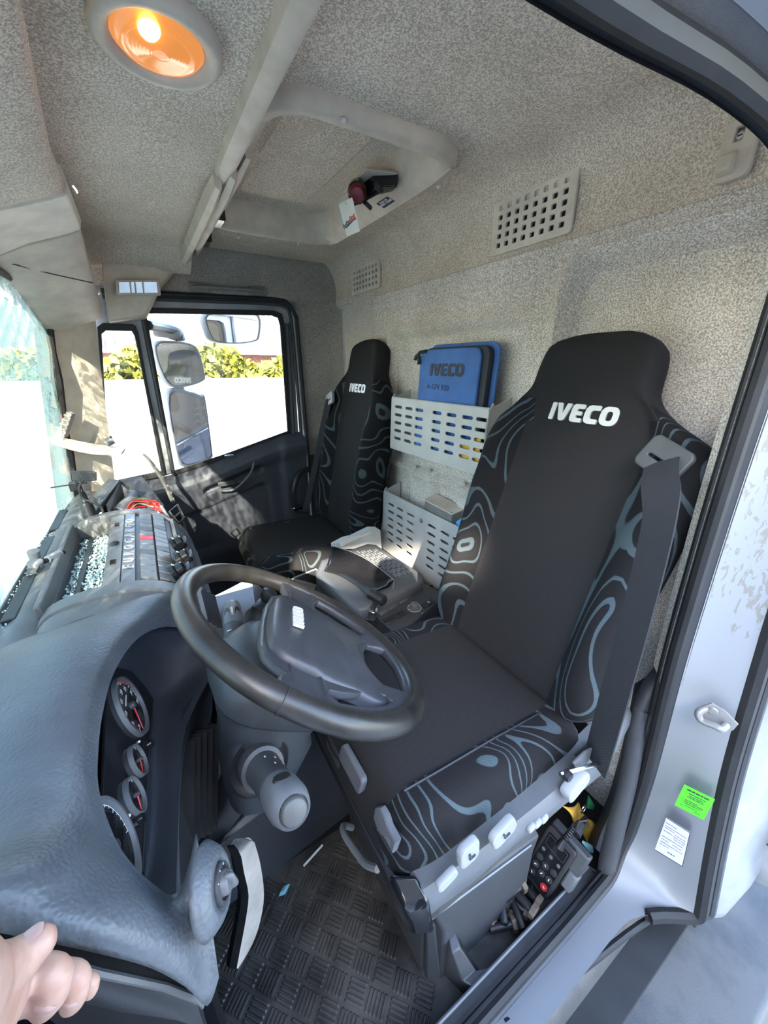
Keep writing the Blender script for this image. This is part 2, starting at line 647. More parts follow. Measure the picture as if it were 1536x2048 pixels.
def sstep(a, b, x):
    t = min(1, max(0, (x - a) / (b - a)))
    return t * t * (3 - 2 * t)


RECS = [(.02, .685, .15, 1.43, .07, .040), (.815, 1.505, .80, 1.318, .035, .030), (1.655, 2.2, .15, 1.475, .03, .024),
        (.90, 1.02, .30, .80, .04, -.03), (1.13, 1.30, .30, .81, .05, -.03), (.62, 1.9, .845, .872, .012, -.012)]


def rear(u, w):
    y = .07 + u * (YR - .07); z = w
    x = XR
    for y0, y1, z0, z1, r, d in RECS:
        s = sdrr(y, z, y0, y1, z0, z1, r)
        x += d * (1 - sstep(-.016, .010, s))
        x -= abs(d) * .45 * math.exp(-((s - .022) / .014) ** 2)
    return (x, y, z)


struct(mk('wall_rear', grid(lambda a, b: rear(a, -.05 + b * 1.60), 150, 114), 'wallfelt', smooth=True))
# upper rear lining rolls over into the roof
prof = [(XR - .008, 1.484), (XR - .004, 1.489), (XR - .003, 1.56)] + [
    (XR - .003 - .085 * (1 - cos(a)), 1.58 + .085 * sin(a)) for a in [radians(q) for q in range(0, 91, 10)]]
struct(mk('trim_rear_lining', loft([[(x, y, z) for x, z in prof] for y in (-.02, .5, 1.0, 1.6, YR)], False, False), 'ceil', smooth=True))

# roof lining with the hatch opening
HX0, HX1, HY0, HY1 = .265, .755, .84, 1.64
vf = plate([(-.45, -.02), (XR - .085, -.02), (XR - .085, YR - .06), (-.45, YR - .06)], [rrect(HX0 + .03, HX1 - .03, HY0 + .03, HY1 - .03, .07)], .004)
struct(mk('ceiling', tf(vf, Matrix.Translation((0, 0, ZC + .002))), 'ceil'))
# outer roof skin (keeps the daylight out above the lining)
struct(mk('trim_roof_skin', box(-.5, XR + .06, -.05, YR + .12, 1.78, 1.80), 'white'))

# passenger side: lining above the door, rolling into the roof, and the trimmed pillar behind the door
prof = [(YR - .004, 1.497), (YR - .012, 1.505)] + [(YR - .06 + .052 * cos(a), 1.61 + .055 * sin(a)) for a in [radians(q) for q in range(0, 91, 10)]]
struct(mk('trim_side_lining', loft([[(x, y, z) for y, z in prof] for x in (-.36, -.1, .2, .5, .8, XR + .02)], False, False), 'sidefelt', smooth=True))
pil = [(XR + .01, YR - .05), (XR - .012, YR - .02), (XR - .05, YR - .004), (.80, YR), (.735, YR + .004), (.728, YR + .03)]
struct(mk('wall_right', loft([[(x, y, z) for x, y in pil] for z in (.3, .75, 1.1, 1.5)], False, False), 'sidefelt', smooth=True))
struct(mk('trim_pillar_foot', loft([[(x - .001, y - .006, z) for x, y in pil] for z in (0, .3, .73, .735)], False, False), 'bluegrey', smooth=True))
# body side below the windows and the roof edge, outside
struct(mk('wall_right_outer', box(.72, XR + .03, YR + .055, YR + .07, -.1, 1.78), 'white'))
struct(mk('trim_cantrail_right', box(-.4, XR, YR + .04, YR + .08, 1.475, 1.78), 'white'))
# snap fasteners on the lining
for i, (u, v, ax, val, r) in enumerate([(612, 650, 'y', YR, .009), (617, 684, 'y', YR, .012), (618, 721, 'y', YR, .013), (978, 622, 'x', XR, .011), (820, 648, 'x', XR, .009)]):
    p = P(u, v, ax, val)
    n = -Y_ if ax == 'y' else -X_
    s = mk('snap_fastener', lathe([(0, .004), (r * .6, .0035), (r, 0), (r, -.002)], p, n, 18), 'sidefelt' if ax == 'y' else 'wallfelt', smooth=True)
    tag(s, ['small felt covered button, highest on the pillar behind the passenger door', 'felt covered button, middle one of three on the passenger door pillar',
            'felt covered button, lowest of three on the passenger door pillar', 'round fastener button on the rear wall above the blue pouch',
            'round fastener button on the rear wall left of the middle panel'][i], 'button', 'fastener buttons in the lining')
for u, v in ((797, 926), (830, 935), (858, 942), (927, 968)):
    p = P(u, v, 'x', XR - .012)
    s = mk('rivet', lathe([(0, .004), (.006, .003), (.009, 0), (.009, -.01)], p, -X_, 12), 'trim', smooth=True)
    s.parent = bpy.data.objects['wall_rear']

# floor pan and tunnel
struct(mk('floor', box(-.5, XR + .05, .06, YR + .05, -.06, -.022), 'rubber'))
struct(mk('wall_firewall', grid(lambda a, b: (-.30 + .10 * (1 - b) * 0 + .06 * sin(b * 3), .1 + a * 1.95, -.03 + b * .70), 8, 10), 'black', smooth=True))
struct(mk('wall_footwell_tunnel', loft([[(-.30, .62, 0), (.12, .655, 0), (.30, .675, 0), (.62, .70, 0)],
                                       [(-.30, .64, .2), (.12, .685, .17), (.30, .69, .17), (.62, .72, .17)],
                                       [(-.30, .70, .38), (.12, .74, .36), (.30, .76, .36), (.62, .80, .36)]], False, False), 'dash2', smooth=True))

# ---- driver's door opening: rubber seals, white jamb, sill
def SX(z):                                  # rear edge of the opening at y = .2
    pts = [(.07, .800), (.12, .808), (.354, .789), (.686, .732), (1.0, .706), (1.208, .700)]
    for (a, b), (c, d) in zip(pts, pts[1:]):
        if z <= c: return b + (d - b) * (z - a) / (c - a)
    return .70


inner = [(.20, .055), (.34, .055), (.48, .055), (.60, .055), (.69, .062), (.745, .078), (.785, .11), (.800, .16), (.797, .25), (.789, .354), (.765, .50), (.732, .686),
         (.716, .85), (.706, 1.0), (.703, 1.13), (.703, 1.24), (.698, 1.315), (.668, 1.375), (.585, 1.408), (.44, 1.412), (.27, 1.400), (.0, 1.39), (-.25, 1.37)]
iy = [.19 if z < .09 else .2 for x, z in inner]
path = [Vector((x, y, z)) for (x, z), y in zip(inner, iy)]
sp = smoothpts(path, 4)
sp[:0] = [Vector((-.30, .19, .055)), Vector((-.1, .19, .055))]
cen = Vector((.2, 0, .75))


def outw(i, lst):
    t = lst[min(i + 1, len(lst) - 1)] - lst[max(i - 1, 0)]
    t.normalize(); o = t.cross(Y_)
    if o.dot(lst[i] - cen) < 0: o = -o
    return o


def offs(dx, dy, lst=sp):
    return [lst[i] + outw(i, lst) * dx + Y_ * dy for i in range(len(lst))]


mk_seal = thing('door_seal', 'black rubber door seal running around the driver door opening', 'seal', (.75, .2, .05))
mk('seal_bead', tube(offs(.0, .002), .010, 8), 'rubber', mk_seal, smooth=True)
mk('seal_lip', loft([offs(.004, .012), offs(.0, .022), offs(-.008, .016)], False, False), 'rubber', mk_seal, smooth=True)
mk('seal_flange', loft([offs(.006, .010), offs(.020, -.004), offs(.024, -.012)], False, False), 'charcoal', mk_seal, smooth=True)
# strip of felt trim just inside the seal (pillar and header)
k0 = [i for i, p in enumerate(sp) if p.z > .62 and p.x > .3]
a = offs(.0, .018); b = offs(.055, .055); c_ = offs(.075, .09)
strip = [[a[i] for i in k0], [b[i] for i in k0], [c_[i] for i in k0]]
k1 = [i for i, p in enumerate(sp) if p.z > 1.2]
st = loft([[sp[i] + Y_ * .014 for i in k0], [sp[i] + outw(i, sp) * .020 + Y_ * .030 for i in k0], [sp[i] + outw(i, sp) * .034 + Y_ * .042 for i in k0],
           [sp[i] + outw(i, sp) * .09 + Y_ * .03 for i in k0]], False, False)
struct(mk('trim_pillar_left', st, 'wallfelt', smooth=True))
# header above the opening: lining from the strip up to the roof
k2 = [i for i, p in enumerate(sp) if p.z > 1.25]
struct(mk('trim_header_left', loft([[sp[i] + outw(i, sp) * .034 + Y_ * .042 for i in k2], [Vector((sp[i].x + .05, .20, 1.56)) for i in k2], [Vector((sp[i].x + .06, .17, ZC)) for i in k2]], False, False), 'ceil', smooth=True))
low = [i for i, p in enumerate(sp) if p.z < .66 and p.x > .75]
struct(mk('trim_pillar_foot_left', loft([[sp[i] + Y_ * .016 for i in low], [sp[i] + outw(i, sp) * -.004 + Y_ * .045 for i in low], [sp[i] + outw(i, sp) * .05 + Y_ * .075 for i in low],
                                        [sp[i] + outw(i, sp) * .14 + Y_ * .06 for i in low]], False, False), 'bluegrey', smooth=True))
# black header seals and the painted roof rail outside
def outer_pt(p, i):
    """matching point on the outer edge of the jamb"""
    if p.z < .07: return Vector((p.x + .025, .130, p.z - .006))
    if p.x > .66 and p.z < 1.2:
        z = p.z; return Vector((.815 + .02 * (1 - min(1, z / .3)), .045 + .062 * min(1, z / .5) + .028 * max(0, min(1, (z - .5) / .4)), z - .02))
    t = outw(i, sp); return Vector((p.x, .125, p.z)) + t * .045


jr = [[sp[i] + outw(i, sp) * .022 + Y_ * -.010 for i in range(len(sp))]]
o_ = [outer_pt(sp[i], i) for i in range(len(sp))]
for q in range(6):
    o_ = [o_[0]] + [(o_[i - 1] + 2 * o_[i] + o_[i + 1]) / 4 for i in range(1, len(o_) - 1)] + [o_[-1]]
mid = [(x + y) / 2 + Vector((.006, .004, 0)) for x, y in zip(jr[0], o_)]
mid2 = [(x + 3 * y) / 4 + Vector((.002, .001, 0)) for x, y in zip(jr[0], o_)]


def wornpaint():
    """white paint worn to a tan primer in ragged patches beside the striker"""
    m, n, l, b = new_mat('worn_white_paint')
    b.inputs['Roughness'].default_value = .35
    tc = n.new('ShaderNodeTexCoord')
    mp = n.new('ShaderNodeMapping'); mp.inputs['Scale'].default_value = (1, 1, .45)
    l.new(tc.outputs['Object'], mp.inputs['Vector'])
    x = n.new('ShaderNodeTexNoise'); x.inputs['Scale'].default_value = 95; x.inputs['Detail'].default_value = 4; x.inputs['Distortion'].default_value = .8
    l.new(mp.outputs[0], x.inputs['Vector'])
    sx = n.new('ShaderNodeSeparateXYZ'); l.new(tc.outputs['Object'], sx.inputs[0])
    mr = n.new('ShaderNodeMapRange'); mr.inputs['From Min'].default_value = .70; mr.inputs['From Max'].default_value = .86
    mr.inputs['To Min'].default_value = -.2; mr.inputs['To Max'].default_value = .10
    l.new(sx.outputs['Z'], mr.inputs['Value'])
    my = n.new('ShaderNodeMapRange'); my.inputs['From Min'].default_value = .150; my.inputs['From Max'].default_value = .17
    my.inputs['To Min'].default_value = 0; my.inputs['To Max'].default_value = -.12
    l.new(sx.outputs['Y'], my.inputs['Value'])
    a = n.new('ShaderNodeMath'); l.new(x.outputs[0], a.inputs[0]); l.new(mr.outputs[0], a.inputs[1])
    a2 = n.new('ShaderNodeMath'); l.new(a.outputs[0], a2.inputs[0]); l.new(my.outputs[0], a2.inputs[1])
    r = ramp(n, .56, .58, (.235, .246, .262), (.19, .18, .16))
    l.new(a2.outputs[0], r.inputs[0]); l.new(r.outputs[0], b.inputs['Base Color'])
    return m


MT['worn'] = wornpaint()
struct(mk('trim_jamb_left', loft([jr[0], mid, mid2, o_], False, False), 'worn', smooth=True))
os_ = thing('outer_seal', 'thick black weatherstrip on the outer edge of the white door jamb', 'seal', (.82, .1, .05))
e0 = [i for i, p in enumerate(sp) if p.z > .062 and p.x > .70]
e1 = [i for i, p in enumerate(sp) if p.x > -.3]
oo = [o_[i] + Vector((.012, -.008, 0)) for i in e0]
mk('weatherstrip', tube(oo, .014, 8), 'rubber', os_, smooth=True)
mk('weatherstrip_lip', loft([[p + Vector((.004, .010, 0)) for p in oo], [p + Vector((-.012, .002, 0)) for p in oo], [p + Vector((-.008, -.012, 0)) for p in oo]], False, False), 'rubber', os_, smooth=True)
mk('weatherstrip_edge', tube([p + Vector((.022, -.012, 0)) for p in oo], .008, 8), 'charcoal', os_, smooth=True)
# outer body panel behind the opening
struct(mk('wall_left_outer', loft([[p + Vector((.026, -.014, 0)) for p in oo], [p + Vector((.045, -.030, 0)) for p in oo], [Vector((.98, p.y - .04, p.z + .02)) for p in oo], [Vector((1.15, p.y - .04, p.z + .05)) for p in oo]], False, False), 'white', smooth=True))
# roof rail outside above the driver's door
hd = [i for i, p in enumerate(sp) if p.z > 1.2]
struct(mk('trim_roof_rail_left', loft([[o_[i] + Vector((0, -.004, .0)) for i in hd], [o_[i] + Vector((.01, -.03, .006)) for i in hd], [o_[i] + Vector((.02, -.055, .04)) for i in hd], [o_[i] + Vector((.03, -.05, .3)) for i in hd]], False, False), 'white', smooth=True))
mk('header_weatherstrip', tube([o_[i] + Vector((0, .006, -.012)) for i in hd], .013, 8), 'rubber', os_, smooth=True)
# near front pillar and wheel-arch side, outside the view but closing the cab
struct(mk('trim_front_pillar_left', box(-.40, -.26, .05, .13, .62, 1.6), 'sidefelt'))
# ================================================================== floor mat with tread
fm = thing('floor_mat', 'black ribbed rubber floor mat in the driver footwell', 'floor mat', (.1, .45, -.02))
mk('mat_sheet', box(-.30, .64, .215, .655, -.022, -.004), 'mat', fm)


def tread(c, ang, w=.040, h=.0032):
    n = 5; prof = [(-w / 2, 0)]
    for i in range(n):
        q = -w / 2 + w * (i + .5) / n
        prof += [(q - .0032, 0), (q - .0018, h), (q + .0018, h), (q + .0032, 0)]
    prof.append((w / 2, 0))
    L = w / 2 * .95; ca, sa = cos(ang), sin(ang)
    rows = []
    for s, k in ((-L, 0), (-L + .003, 1), (L - .003, 1), (L, 0)):
        rows.append([Vector((c[0] + s * ca - q * sa, c[1] + s * sa + q * ca, -.0042 + hh * k)) for q, hh in prof])
    return loft(rows, False, False)


A = radians(40); n_t = 0
for i in range(-9, 10):
    for j in range(-9, 10):
        x = .13 + (i * cos(A) - j * sin(A)) * .0445; y = .46 + (i * sin(A) + j * cos(A)) * .0445
        if -.20 < x < .43 and .235 < y < .64 and not x > .275:
            mk('tread_block', tread((x, y), A + (pi / 2 if (i + j) % 2 else 0)), 'mat', fm, smooth=False)
st = mk('straw', tube([P(607, 1732, 'z', 0.004), P(645, 1690, 'z', .004)], .0028, 8), 'whiteprint', smooth=True)
tag(st, 'short white plastic straw lying on the black floor mat', 'straw')
c = P(568, 1780, 'z', .004)
sh = mk('glass_shard', hexa([c + Vector(p) for p in ((-.016, -.006, 0), (.0, -.010, 0), (.018, .004, 0), (.002, .008, 0))],
                            [c + Vector(p) for p in ((-.010, -.003, .008), (.0, -.006, .010), (.010, .002, .008), (.001, .005, .007))]), 'teal', bev=.001)
tag(sh, 'pale turquoise glass shard lying on the floor mat near the metal pedal', 'glass shard')

# ================================================================== seats


def seat_back(L, zc, xc, yc, rec, prof_w, bol, hw_head, headt, sx=1):
    """ring loft of a high-back seat; returns verts and faces in the seat frame (v lateral, d forward, t up)"""
    rings = []
    NT = 30
    for i in range(NT + 1):
        t = i / NT
        # half width
        hw = 0
        for (a, wa), (b, wb) in zip(prof_w, prof_w[1:]):
            if a <= t <= b:
                k = (t - a) / (b - a); k = k * k * (3 - 2 * k); hw = wa + (wb - wa) * k
        body = 1 - sstep(.74, .84, t)
        bd = bol * body * sstep(-.05, .15, t) * (1 - .55 * sstep(.5, .72, t))
        th = .125 * (1 - t) + .085 * t
        cap = 1.0
        if t > .955: cap = sqrt(max(0, 1 - ((t - .955) / .045) ** 2)) * .82 + .18
        bot = 1 - .35 * (1 - sstep(0, .05, t))
        w = hw * (.25 + .75 * cap if t > .955 else 1) * bot ** .3
        hollow = .012 * body + .010 * (1 - body)
        rng_ = []
        wc = .135 if body > .3 else w * .72
        pr = [(-1, 'L')]
        ring = [(0, hollow), (wc * .5, hollow * .8), (wc * .92, hollow * .4), (wc, .004), (wc + (w - wc) * .25, -bd * .55), (wc + (w - wc) * .55, -bd), (wc + (w - wc) * .85, -bd * .85 + .004),
                (w, -bd * .35 + .022), (w + .002, .05), (w * .97, th * .8), (w * .88, th)]
        full = ring + [(-a, d) for a, d in reversed(ring[1:])]
        dd = .5 * th * (1 - cap)
        out = []
        for v, d in full:
            d2 = dd + d * cap if t > .955 else d
            out.append((v, d2, t * L))
        rings.append(out)
    vv, ff = loft(rings)
    rc = radians(rec)
    pts = []
    for v, d, t in vv:
        # slight S-curve: head end tips forward
        lean = rec - 3 * sstep(.75, 1, t / L)
        pts.append(Vector((xc + t * sin(rc) + d * cos(rc), yc + v + sx * .034 * sstep(.70, .86, t / L), zc + t * cos(rc) - d * sin(rc))))
    return pts, ff


def cushion(x0, x1, y0, y1, z0, z1, rise=.02, r=.05):
    rings = []
    n = 16
    for i in range(n + 1):
        t = i / n; x = x0 + (x1 - x0) * t
        fr = sqrt(max(0, 1 - (1 - min(1, t / .16)) ** 2))
        rr = sqrt(max(0, 1 - (1 - min(1, (1 - t) / .08)) ** 2))
        k = .35 + .65 * min(fr, .5 + .5 * rr)
        inset = .02 * (1 - min(1, t / .2)) ** 2
        top = z0 + (z1 - z0) * k + rise * (1 - t) * fr
        hw = (y1 - y0) / 2 - inset; yc = (y0 + y1) / 2
        ring = []
        for q, h in ((-.97, 0), (-1, .25), (-1, .62), (-.965, .86), (-.90, .97), (-.80, 1.0), (-.72, .985), (-.4, .955), (0, .945), (.4, .955), (.72, .985), (.80, 1.0), (.90, .97), (.965, .86), (1, .62), (1, .25), (.97, 0)):
            ring.append((x, yc + q * hw, z0 + (top - z0) * h))
        rings.append(ring)
    return loft(rings)


MT['outlet'] = plain('belt_outlet_grey', (.062, .064, .064), .5, grain=.1)


def badge():
    """the five heavy rounded capitals, unit height"""
    L = [([(.05, 0), (.25, 0), (.29, .05), (.31, .95), (.27, 1), (.06, 1), (.02, .95), (.0, .05)], []),
         ([(0, .97), (.03, 1), (.28, 1), (.32, .96), (.47, .40), (.60, .96), (.64, 1), (.88, 1), (.91, .96), (.66, .08), (.56, 0), (.36, 0), (.27, .08)], []),
         ([(.16, 0), (.70, 0), (.74, .04), (.74, .20), (.70, .24), (.42, .24), (.36, .28), (.35, .39), (.62, .39), (.66, .43), (.66, .57), (.62, .61), (.35, .61), (.36, .72), (.42, .76), (.72, .76), (.76, .80), (.76, .96), (.72, 1), (.18, 1), (.06, .93), (.01, .75), (0, .22), (.05, .06)], []),
         ([(.26, 0), (.76, 0), (.80, .04), (.80, .22), (.76, .26), (.46, .26), (.36, .32), (.33, .5), (.36, .68), (.46, .74), (.78, .74), (.82, .78), (.82, .96), (.78, 1), (.28, 1), (.12, .93), (.03, .78), (0, .5), (.02, .22), (.10, .06)], []),
         (rrect(0, .98, 0, 1, .36, 5), [rrect(.33, .66, .25, .75, .14, 4)])]
    m_ = M(); x = 0
    for (o, h), w in zip(L, (.30, .90, .76, .82, .98)):
        m_.add(tf(plate(o, h, 1.0), Matrix.Translation((x, 0, 0)))); x += w + .07
    return m_.get()


def logo(mx, w, ext=.0012):
    """heavy slab lettering of the badge"""
    vf = badge()
    xs = [p[0] for p in vf[0]]; ys = [p[1] for p in vf[0]]
    s = w / (max(xs) - min(xs)); cx, cy = (max(xs) + min(xs)) / 2, (max(ys) + min(ys)) / 2
    return tf(([Vector(((p[0] - cx) * s, (p[1] - cy) * s, p[2] * 2 * ext)) for p in vf[0]], vf[1]), mx)


PW = [(0, .205), (.07, .228), (.3, .222), (.55, .232), (.66, .247), (.72, .238), (.775, .175), (.82, .132), (.9, .128), (1, .115)]
PWP = [(0, .20), (.07, .225), (.3, .22), (.55, .235), (.66, .245), (.73, .225), (.785, .17), (.83, .134), (.9, .13), (1, .118)]


def make_seat(kind, yc, xc, zc, rec, L, pw):
    drv = kind == 'driver'
    t = thing('truck_seat', 'driver seat in black cloth with grey swirl bolsters behind the steering wheel' if drv else 'passenger seat in black cloth with grey swirl bolsters by the far door', 'seat', (xc, yc, .2), None)
    rc = radians(rec); axis = Vector((sin(rc), 0, cos(rc))); fwd = Vector((-cos(rc), 0, sin(rc)))
    o = Vector((xc, yc, zc))

    def fm_(c, n):
        q = c - o; tt = q.dot(axis) / L
        return 1 if (abs(q.y) > .1325 and tt < .79 and (q.dot(fwd) > -.11)) else 0
    mk('backrest', seat_back(L, zc, xc, yc, rec, pw, .05 if drv else .055, .13, .09, 1 if drv else 0), ['weave', 'contour'], t, smooth=True, fmat=fm_, sub=1)
    # backrest shell behind the cloth
    sh_ = []
    for k, w in ((.02, .19), (.3, .19), (.6, .20), (.72, .17), (.8, .10)):
        c0 = o + axis * (k * L) - fwd * (.118 - .03 * k)
        sh_.append([c0 + Y_ * w, c0 + Y_ * w - fwd * .012, c0 - Y_ * w - fwd * .012, c0 - Y_ * w])
    mk('back_shell', loft(sh_), 'black', t, smooth=True)
    # woven badge
    lz = (1.11 - zc) / cos(rc)
    lo = o + axis * lz + fwd * -.0085
    mx = frame(lo + Y_ * .012, -Y_, axis, fwd)
    lg = mk('badge_lettering', logo(mx, .152, .0026), 'silver', t)
    tag(lg, 'silver woven lettering')
    # belt outlet on the outboard shoulder
    sgn = -1 if drv else 1
    g = o + axis * ((1.045 - zc) / cos(rc)) + Y_ * sgn * (.186 if drv else .190) + fwd * .040
    gx = frame(g, (Y_ * -1 + axis * .42 * sgn).normalized(), (axis + Y_ * .42 * sgn).normalized(), fwd)
    vf = plate(rrect(-.034, .034, -.026, .026, .009), [stadium(-.002, -.005, .048, .011)], .014, .003)
    mk('belt_outlet', tf(vf, gx), 'outlet' if drv else 'lightgrey', t, smooth=True)
    return t, o, axis, fwd, g


ds, DO, DA, DF, DG = make_seat('driver', .480, .590, .535, 18.0, .785, PW)
D0, D1, DY0, DY1 = .185, .625, .262, .700


def fm_c(c, n):
    yc = (DY0 + DY1) / 2
    return 1 if abs(c.y - yc) > .160 else 0


mk('cushion', cushion(D0, D1, DY0, DY1, .455, .565, .03), ['weave', 'contour2'], ds, smooth=True, fmat=fm_c, sub=1)
# piping between the plain and patterned panels
mk('piping', tube([(D0 + .045, .322, .600), (.30, .322, .594), (.42, .322, .586), (.55, .322, .572)], .0022, 6), 'black', ds, smooth=True)
mk('back_piping', tube([DO + Y_ * -.13 + DF * .012 + DA * .02, DO + DF * .012 + DA * .012, DO + Y_ * .13 + DF * .012 + DA * .02], .004, 6), 'charcoal', ds, smooth=True)
# seat pan under the cushion and its levers
pan = rrect(D0 + .012, D1 + .10, DY0 - .022, DY1 + .0, .05)
vf = M().add(prism(pan, 'z', .425, .452)).get()
mk('seat_pan', vf, 'charcoal', ds, bev=.008)
pan2 = rrect(D0 + .02, D1 + .08, DY0 - .012, DY1 - .01, .05)
mk('suspension_gaiter', loft([[(x + (.004 if i % 2 else -.006), y + (.004 if i % 2 else -.004), .425 - .014 * i) for x, y in pan2] for i in range(4)]), 'black', ds, smooth=False)
mk('suspension_base', prism(rrect(D0 + .055, D1 + .05, DY0 + .02, DY1 - .02, .04), 'z', .373, .386), 'charcoal', ds, bev=.003)
# side valance in grey plastic with its knobs
val = []
for x, zt, zb, out in ((D0 + .01, .480, .440, .0), (D0 + .03, .500, .428, .022), (.30, .505, .440, .030), (.38, .505, .448, .032), (.46, .508, .452, .034), (.56, .515, .445, .036), (.66, .540, .440, .036), (.74, .545, .470, .02)):
    yb = DY0 - out
    val.append([(x, DY0 + .01, zt + .004), (x, yb + .008, zt), (x, yb, zt - .012), (x, yb - .002, (zt + zb) / 2), (x, yb + .004, zb), (x, DY0 + .01, zb - .006)])
mk('side_valance', loft(val), 'midgrey', ds, smooth=True)
mk('valance_corner', hexa([Vector(p) for p in ((D0 - .004, DY0 + .03, .50), (D0 + .03, DY0 + .0, .515), (D0 + .035, DY0 - .03, .49), (D0 + .0, DY0 - .012, .48))],
                          [Vector(p) for p in ((D0 + .004, DY0 + .03, .415), (D0 + .04, DY0 + .0, .415), (D0 + .045, DY0 - .034, .405), (D0 + .012, DY0 - .016, .405))]), 'blackgloss', ds, bev=.008)


def side_btn(name, u, v, y, w, h, ang, mat, dep=.012, icon=True):
    c = P(u, v, 'y', y); mx = frame(c, Vector((cos(ang), 0, sin(ang))), Vector((-sin(ang), 0, cos(ang))), -Y_)
    # local z points out of the seat (towards -Y)
    o = mk(name, tf(plate(rrect(-w / 2, w / 2, -h / 2, h / 2, min(w, h) * .3), [], dep, .003), mx), mat, ds, smooth=True)
    if icon:
        m2 = mx @ Matrix.Translation((0, 0, dep / 2 + .0008))
        q = M().add(tf(plate(stadium(-.002, .003, .012, .003, radians(100))), m2)).add(tf(plate(stadium(.002, -.004, .012, .003, 0)), m2)).get()
        mk('seat_icon', q, 'charcoal', o)
    return o


side_btn('height_knob', 936, 1703, DY0 - .030, .030, .040, .1, 'lightgrey')
side_btn('tilt_handle', 1005, 1662, DY0 - .034, .044, .034, .35, 'lightgrey')
k = side_btn('recline_knob', 1150, 1568, DY0 - .040, .052, .030, .45, 'lightgrey', .02, False)
side_btn('release_tab', 893, 1757, DY0 - .03, .030, .016, .3, 'lightgrey', .01, False)
for i, (u, v) in enumerate(((1062, 1655), (1075, 1646), (1088, 1637))):
    side_btn('rocker_button', u, v, DY0 - .036, .011, .010, .3, 'lightgrey', .008, False)
# levers on the front of the pan (under the cushion edge)
for u, v, w, h, mt in ((705, 1535, .026, .075, 'midgrey'), (672, 1500, .024, .06, 'charcoal')):
    c = P(u, v, 'x', D0 + .012)
    mk('slide_latch', tf(plate(rrect(-h / 2, h / 2, -w / 2, w / 2, .006), [], .012, .003), frame(c, Y_, (Z_ + X_ * .3).normalized(), -X_)), mt, ds, smooth=True)
c = P(772, 1650, 'x', D0 + .012)
mk('front_lever', tf(plate([(x_ * .7, y_ * .7) for x_, y_ in [(-.040, -.012), (-.008, -.013), (.012, -.020), (.030, -.014), (.034, .004), (.022, .018), (.004, .018), (-.012, .010), (-.040, .009)]], [[(x_ * .7, y_ * .7) for x_, y_ in rrect(-.036, -.016, -.007, .004, .002)]], .012, .003), frame(c, Y_, (Z_ + X_ * .3).normalized(), -X_)), 'midgrey', ds, smooth=True)
mk('grab_bar', tube(smoothpts([P(705, 1655, 'y', .50), P(686, 1652, 'y', .50), P(690, 1672, 'y', .47), P(720, 1715, 'y', .41), P(735, 1730, 'y', .385), P(755, 1738, 'y', .36)], 4), .0065, 8), 'gate', ds, smooth=True)
# pedestal cover below the seat
ped = thing('seat_pedestal', 'black plastic pedestal cover under the driver seat', 'seat pedestal', (.4, .45, 0))
A1 = [(.262, .655, -.02), (.262, .290, -.02), (.58, .290, -.02), (.58, .655, -.02)]
front = [Vector((.285, .66, -.02)), Vector((.285, .318, -.02)), Vector((.315, .288, -.02)), Vector((.57, .288, -.02)), Vector((.57, .66, -.02))]
rows = [front,
        [p + Vector((-.004 if i < 3 else 0, 0, .20)) for i, p in enumerate(front)],
        [Vector((.262, .66, .292)), Vector((.262, .305, .292)), Vector((.275, .285, .290)), Vector((.57, .283, .238)), Vector((.57, .66, .238))],
        [Vector((.262, .66, .300)), Vector((.262, .312, .300)), Vector((.28, .298, .298)), Vector((.57, .298, .248)), Vector((.57, .66, .248))],
        [Vector((.255, .66, .36)), Vector((.255, .34, .36)), Vector((.275, .33, .37)), Vector((.57, .33, .37)), Vector((.57, .66, .37))]]
mk('pedestal_cover', loft(rows, True, True), 'charcoal', ped, bev=.004)
mk('pedestal_highlight', tube([P(862, 1838, 'y', .2835), P(1062, 1690, 'y', .2815)], .0022, 6), 'gate', ped, smooth=True)  # pale tube standing in for the highlight along the ledge
mk('pedestal_skirt', loft([[P(848, 1840, 'y', .30), P(868, 1835, 'y', .285), P(868, 1945, 'y', .285), P(845, 1935, 'y', .30)],
                          [P(850, 1845, 'y', .275), P(872, 1850, 'y', .268), P(885, 1960, 'y', .268), P(850, 1960, 'y', .275)]]), 'black', ped, bev=.006)

# ---- passenger seat
psn, PO, PA, PF, PG = make_seat('passenger', 1.625, .715, .455, 11.0, .885, PWP)
Q0, Q1, QY0, QY1 = .262, .745, 1.385, 1.865


def fm_p(c, n):
    return 1 if abs(c.y - (QY0 + QY1) / 2) > .165 else 0


mk('cushion', cushion(Q0, Q1, QY0, QY1, .34, .462, .01), ['weave', 'contour2'], psn, smooth=True, fmat=fm_p, sub=1)
mk('seat_base', box(Q0 + .05, Q1, QY0 + .03, QY1 - .03, -.02, .345), 'black', psn, bev=.01)

# ================================================================== belts


def ribbon(pts, w, side, th=.0015):
    pts = smoothpts(pts, 5); rows = []
    for i, p in enumerate(pts):
        s = Vector(side[0]).lerp(Vector(side[1]), i / (len(pts) - 1)).normalized()
        t = (pts[min(i + 1, len(pts) - 1)] - pts[max(i - 1, 0)]).normalized()
        s = (s - t * s.dot(t)).normalized(); nn = t.cross(s) * th
        rows.append([p + s * w / 2 + nn, p - s * w / 2 + nn, p - s * w / 2 - nn, p + s * w / 2 - nn])
    return loft(rows)


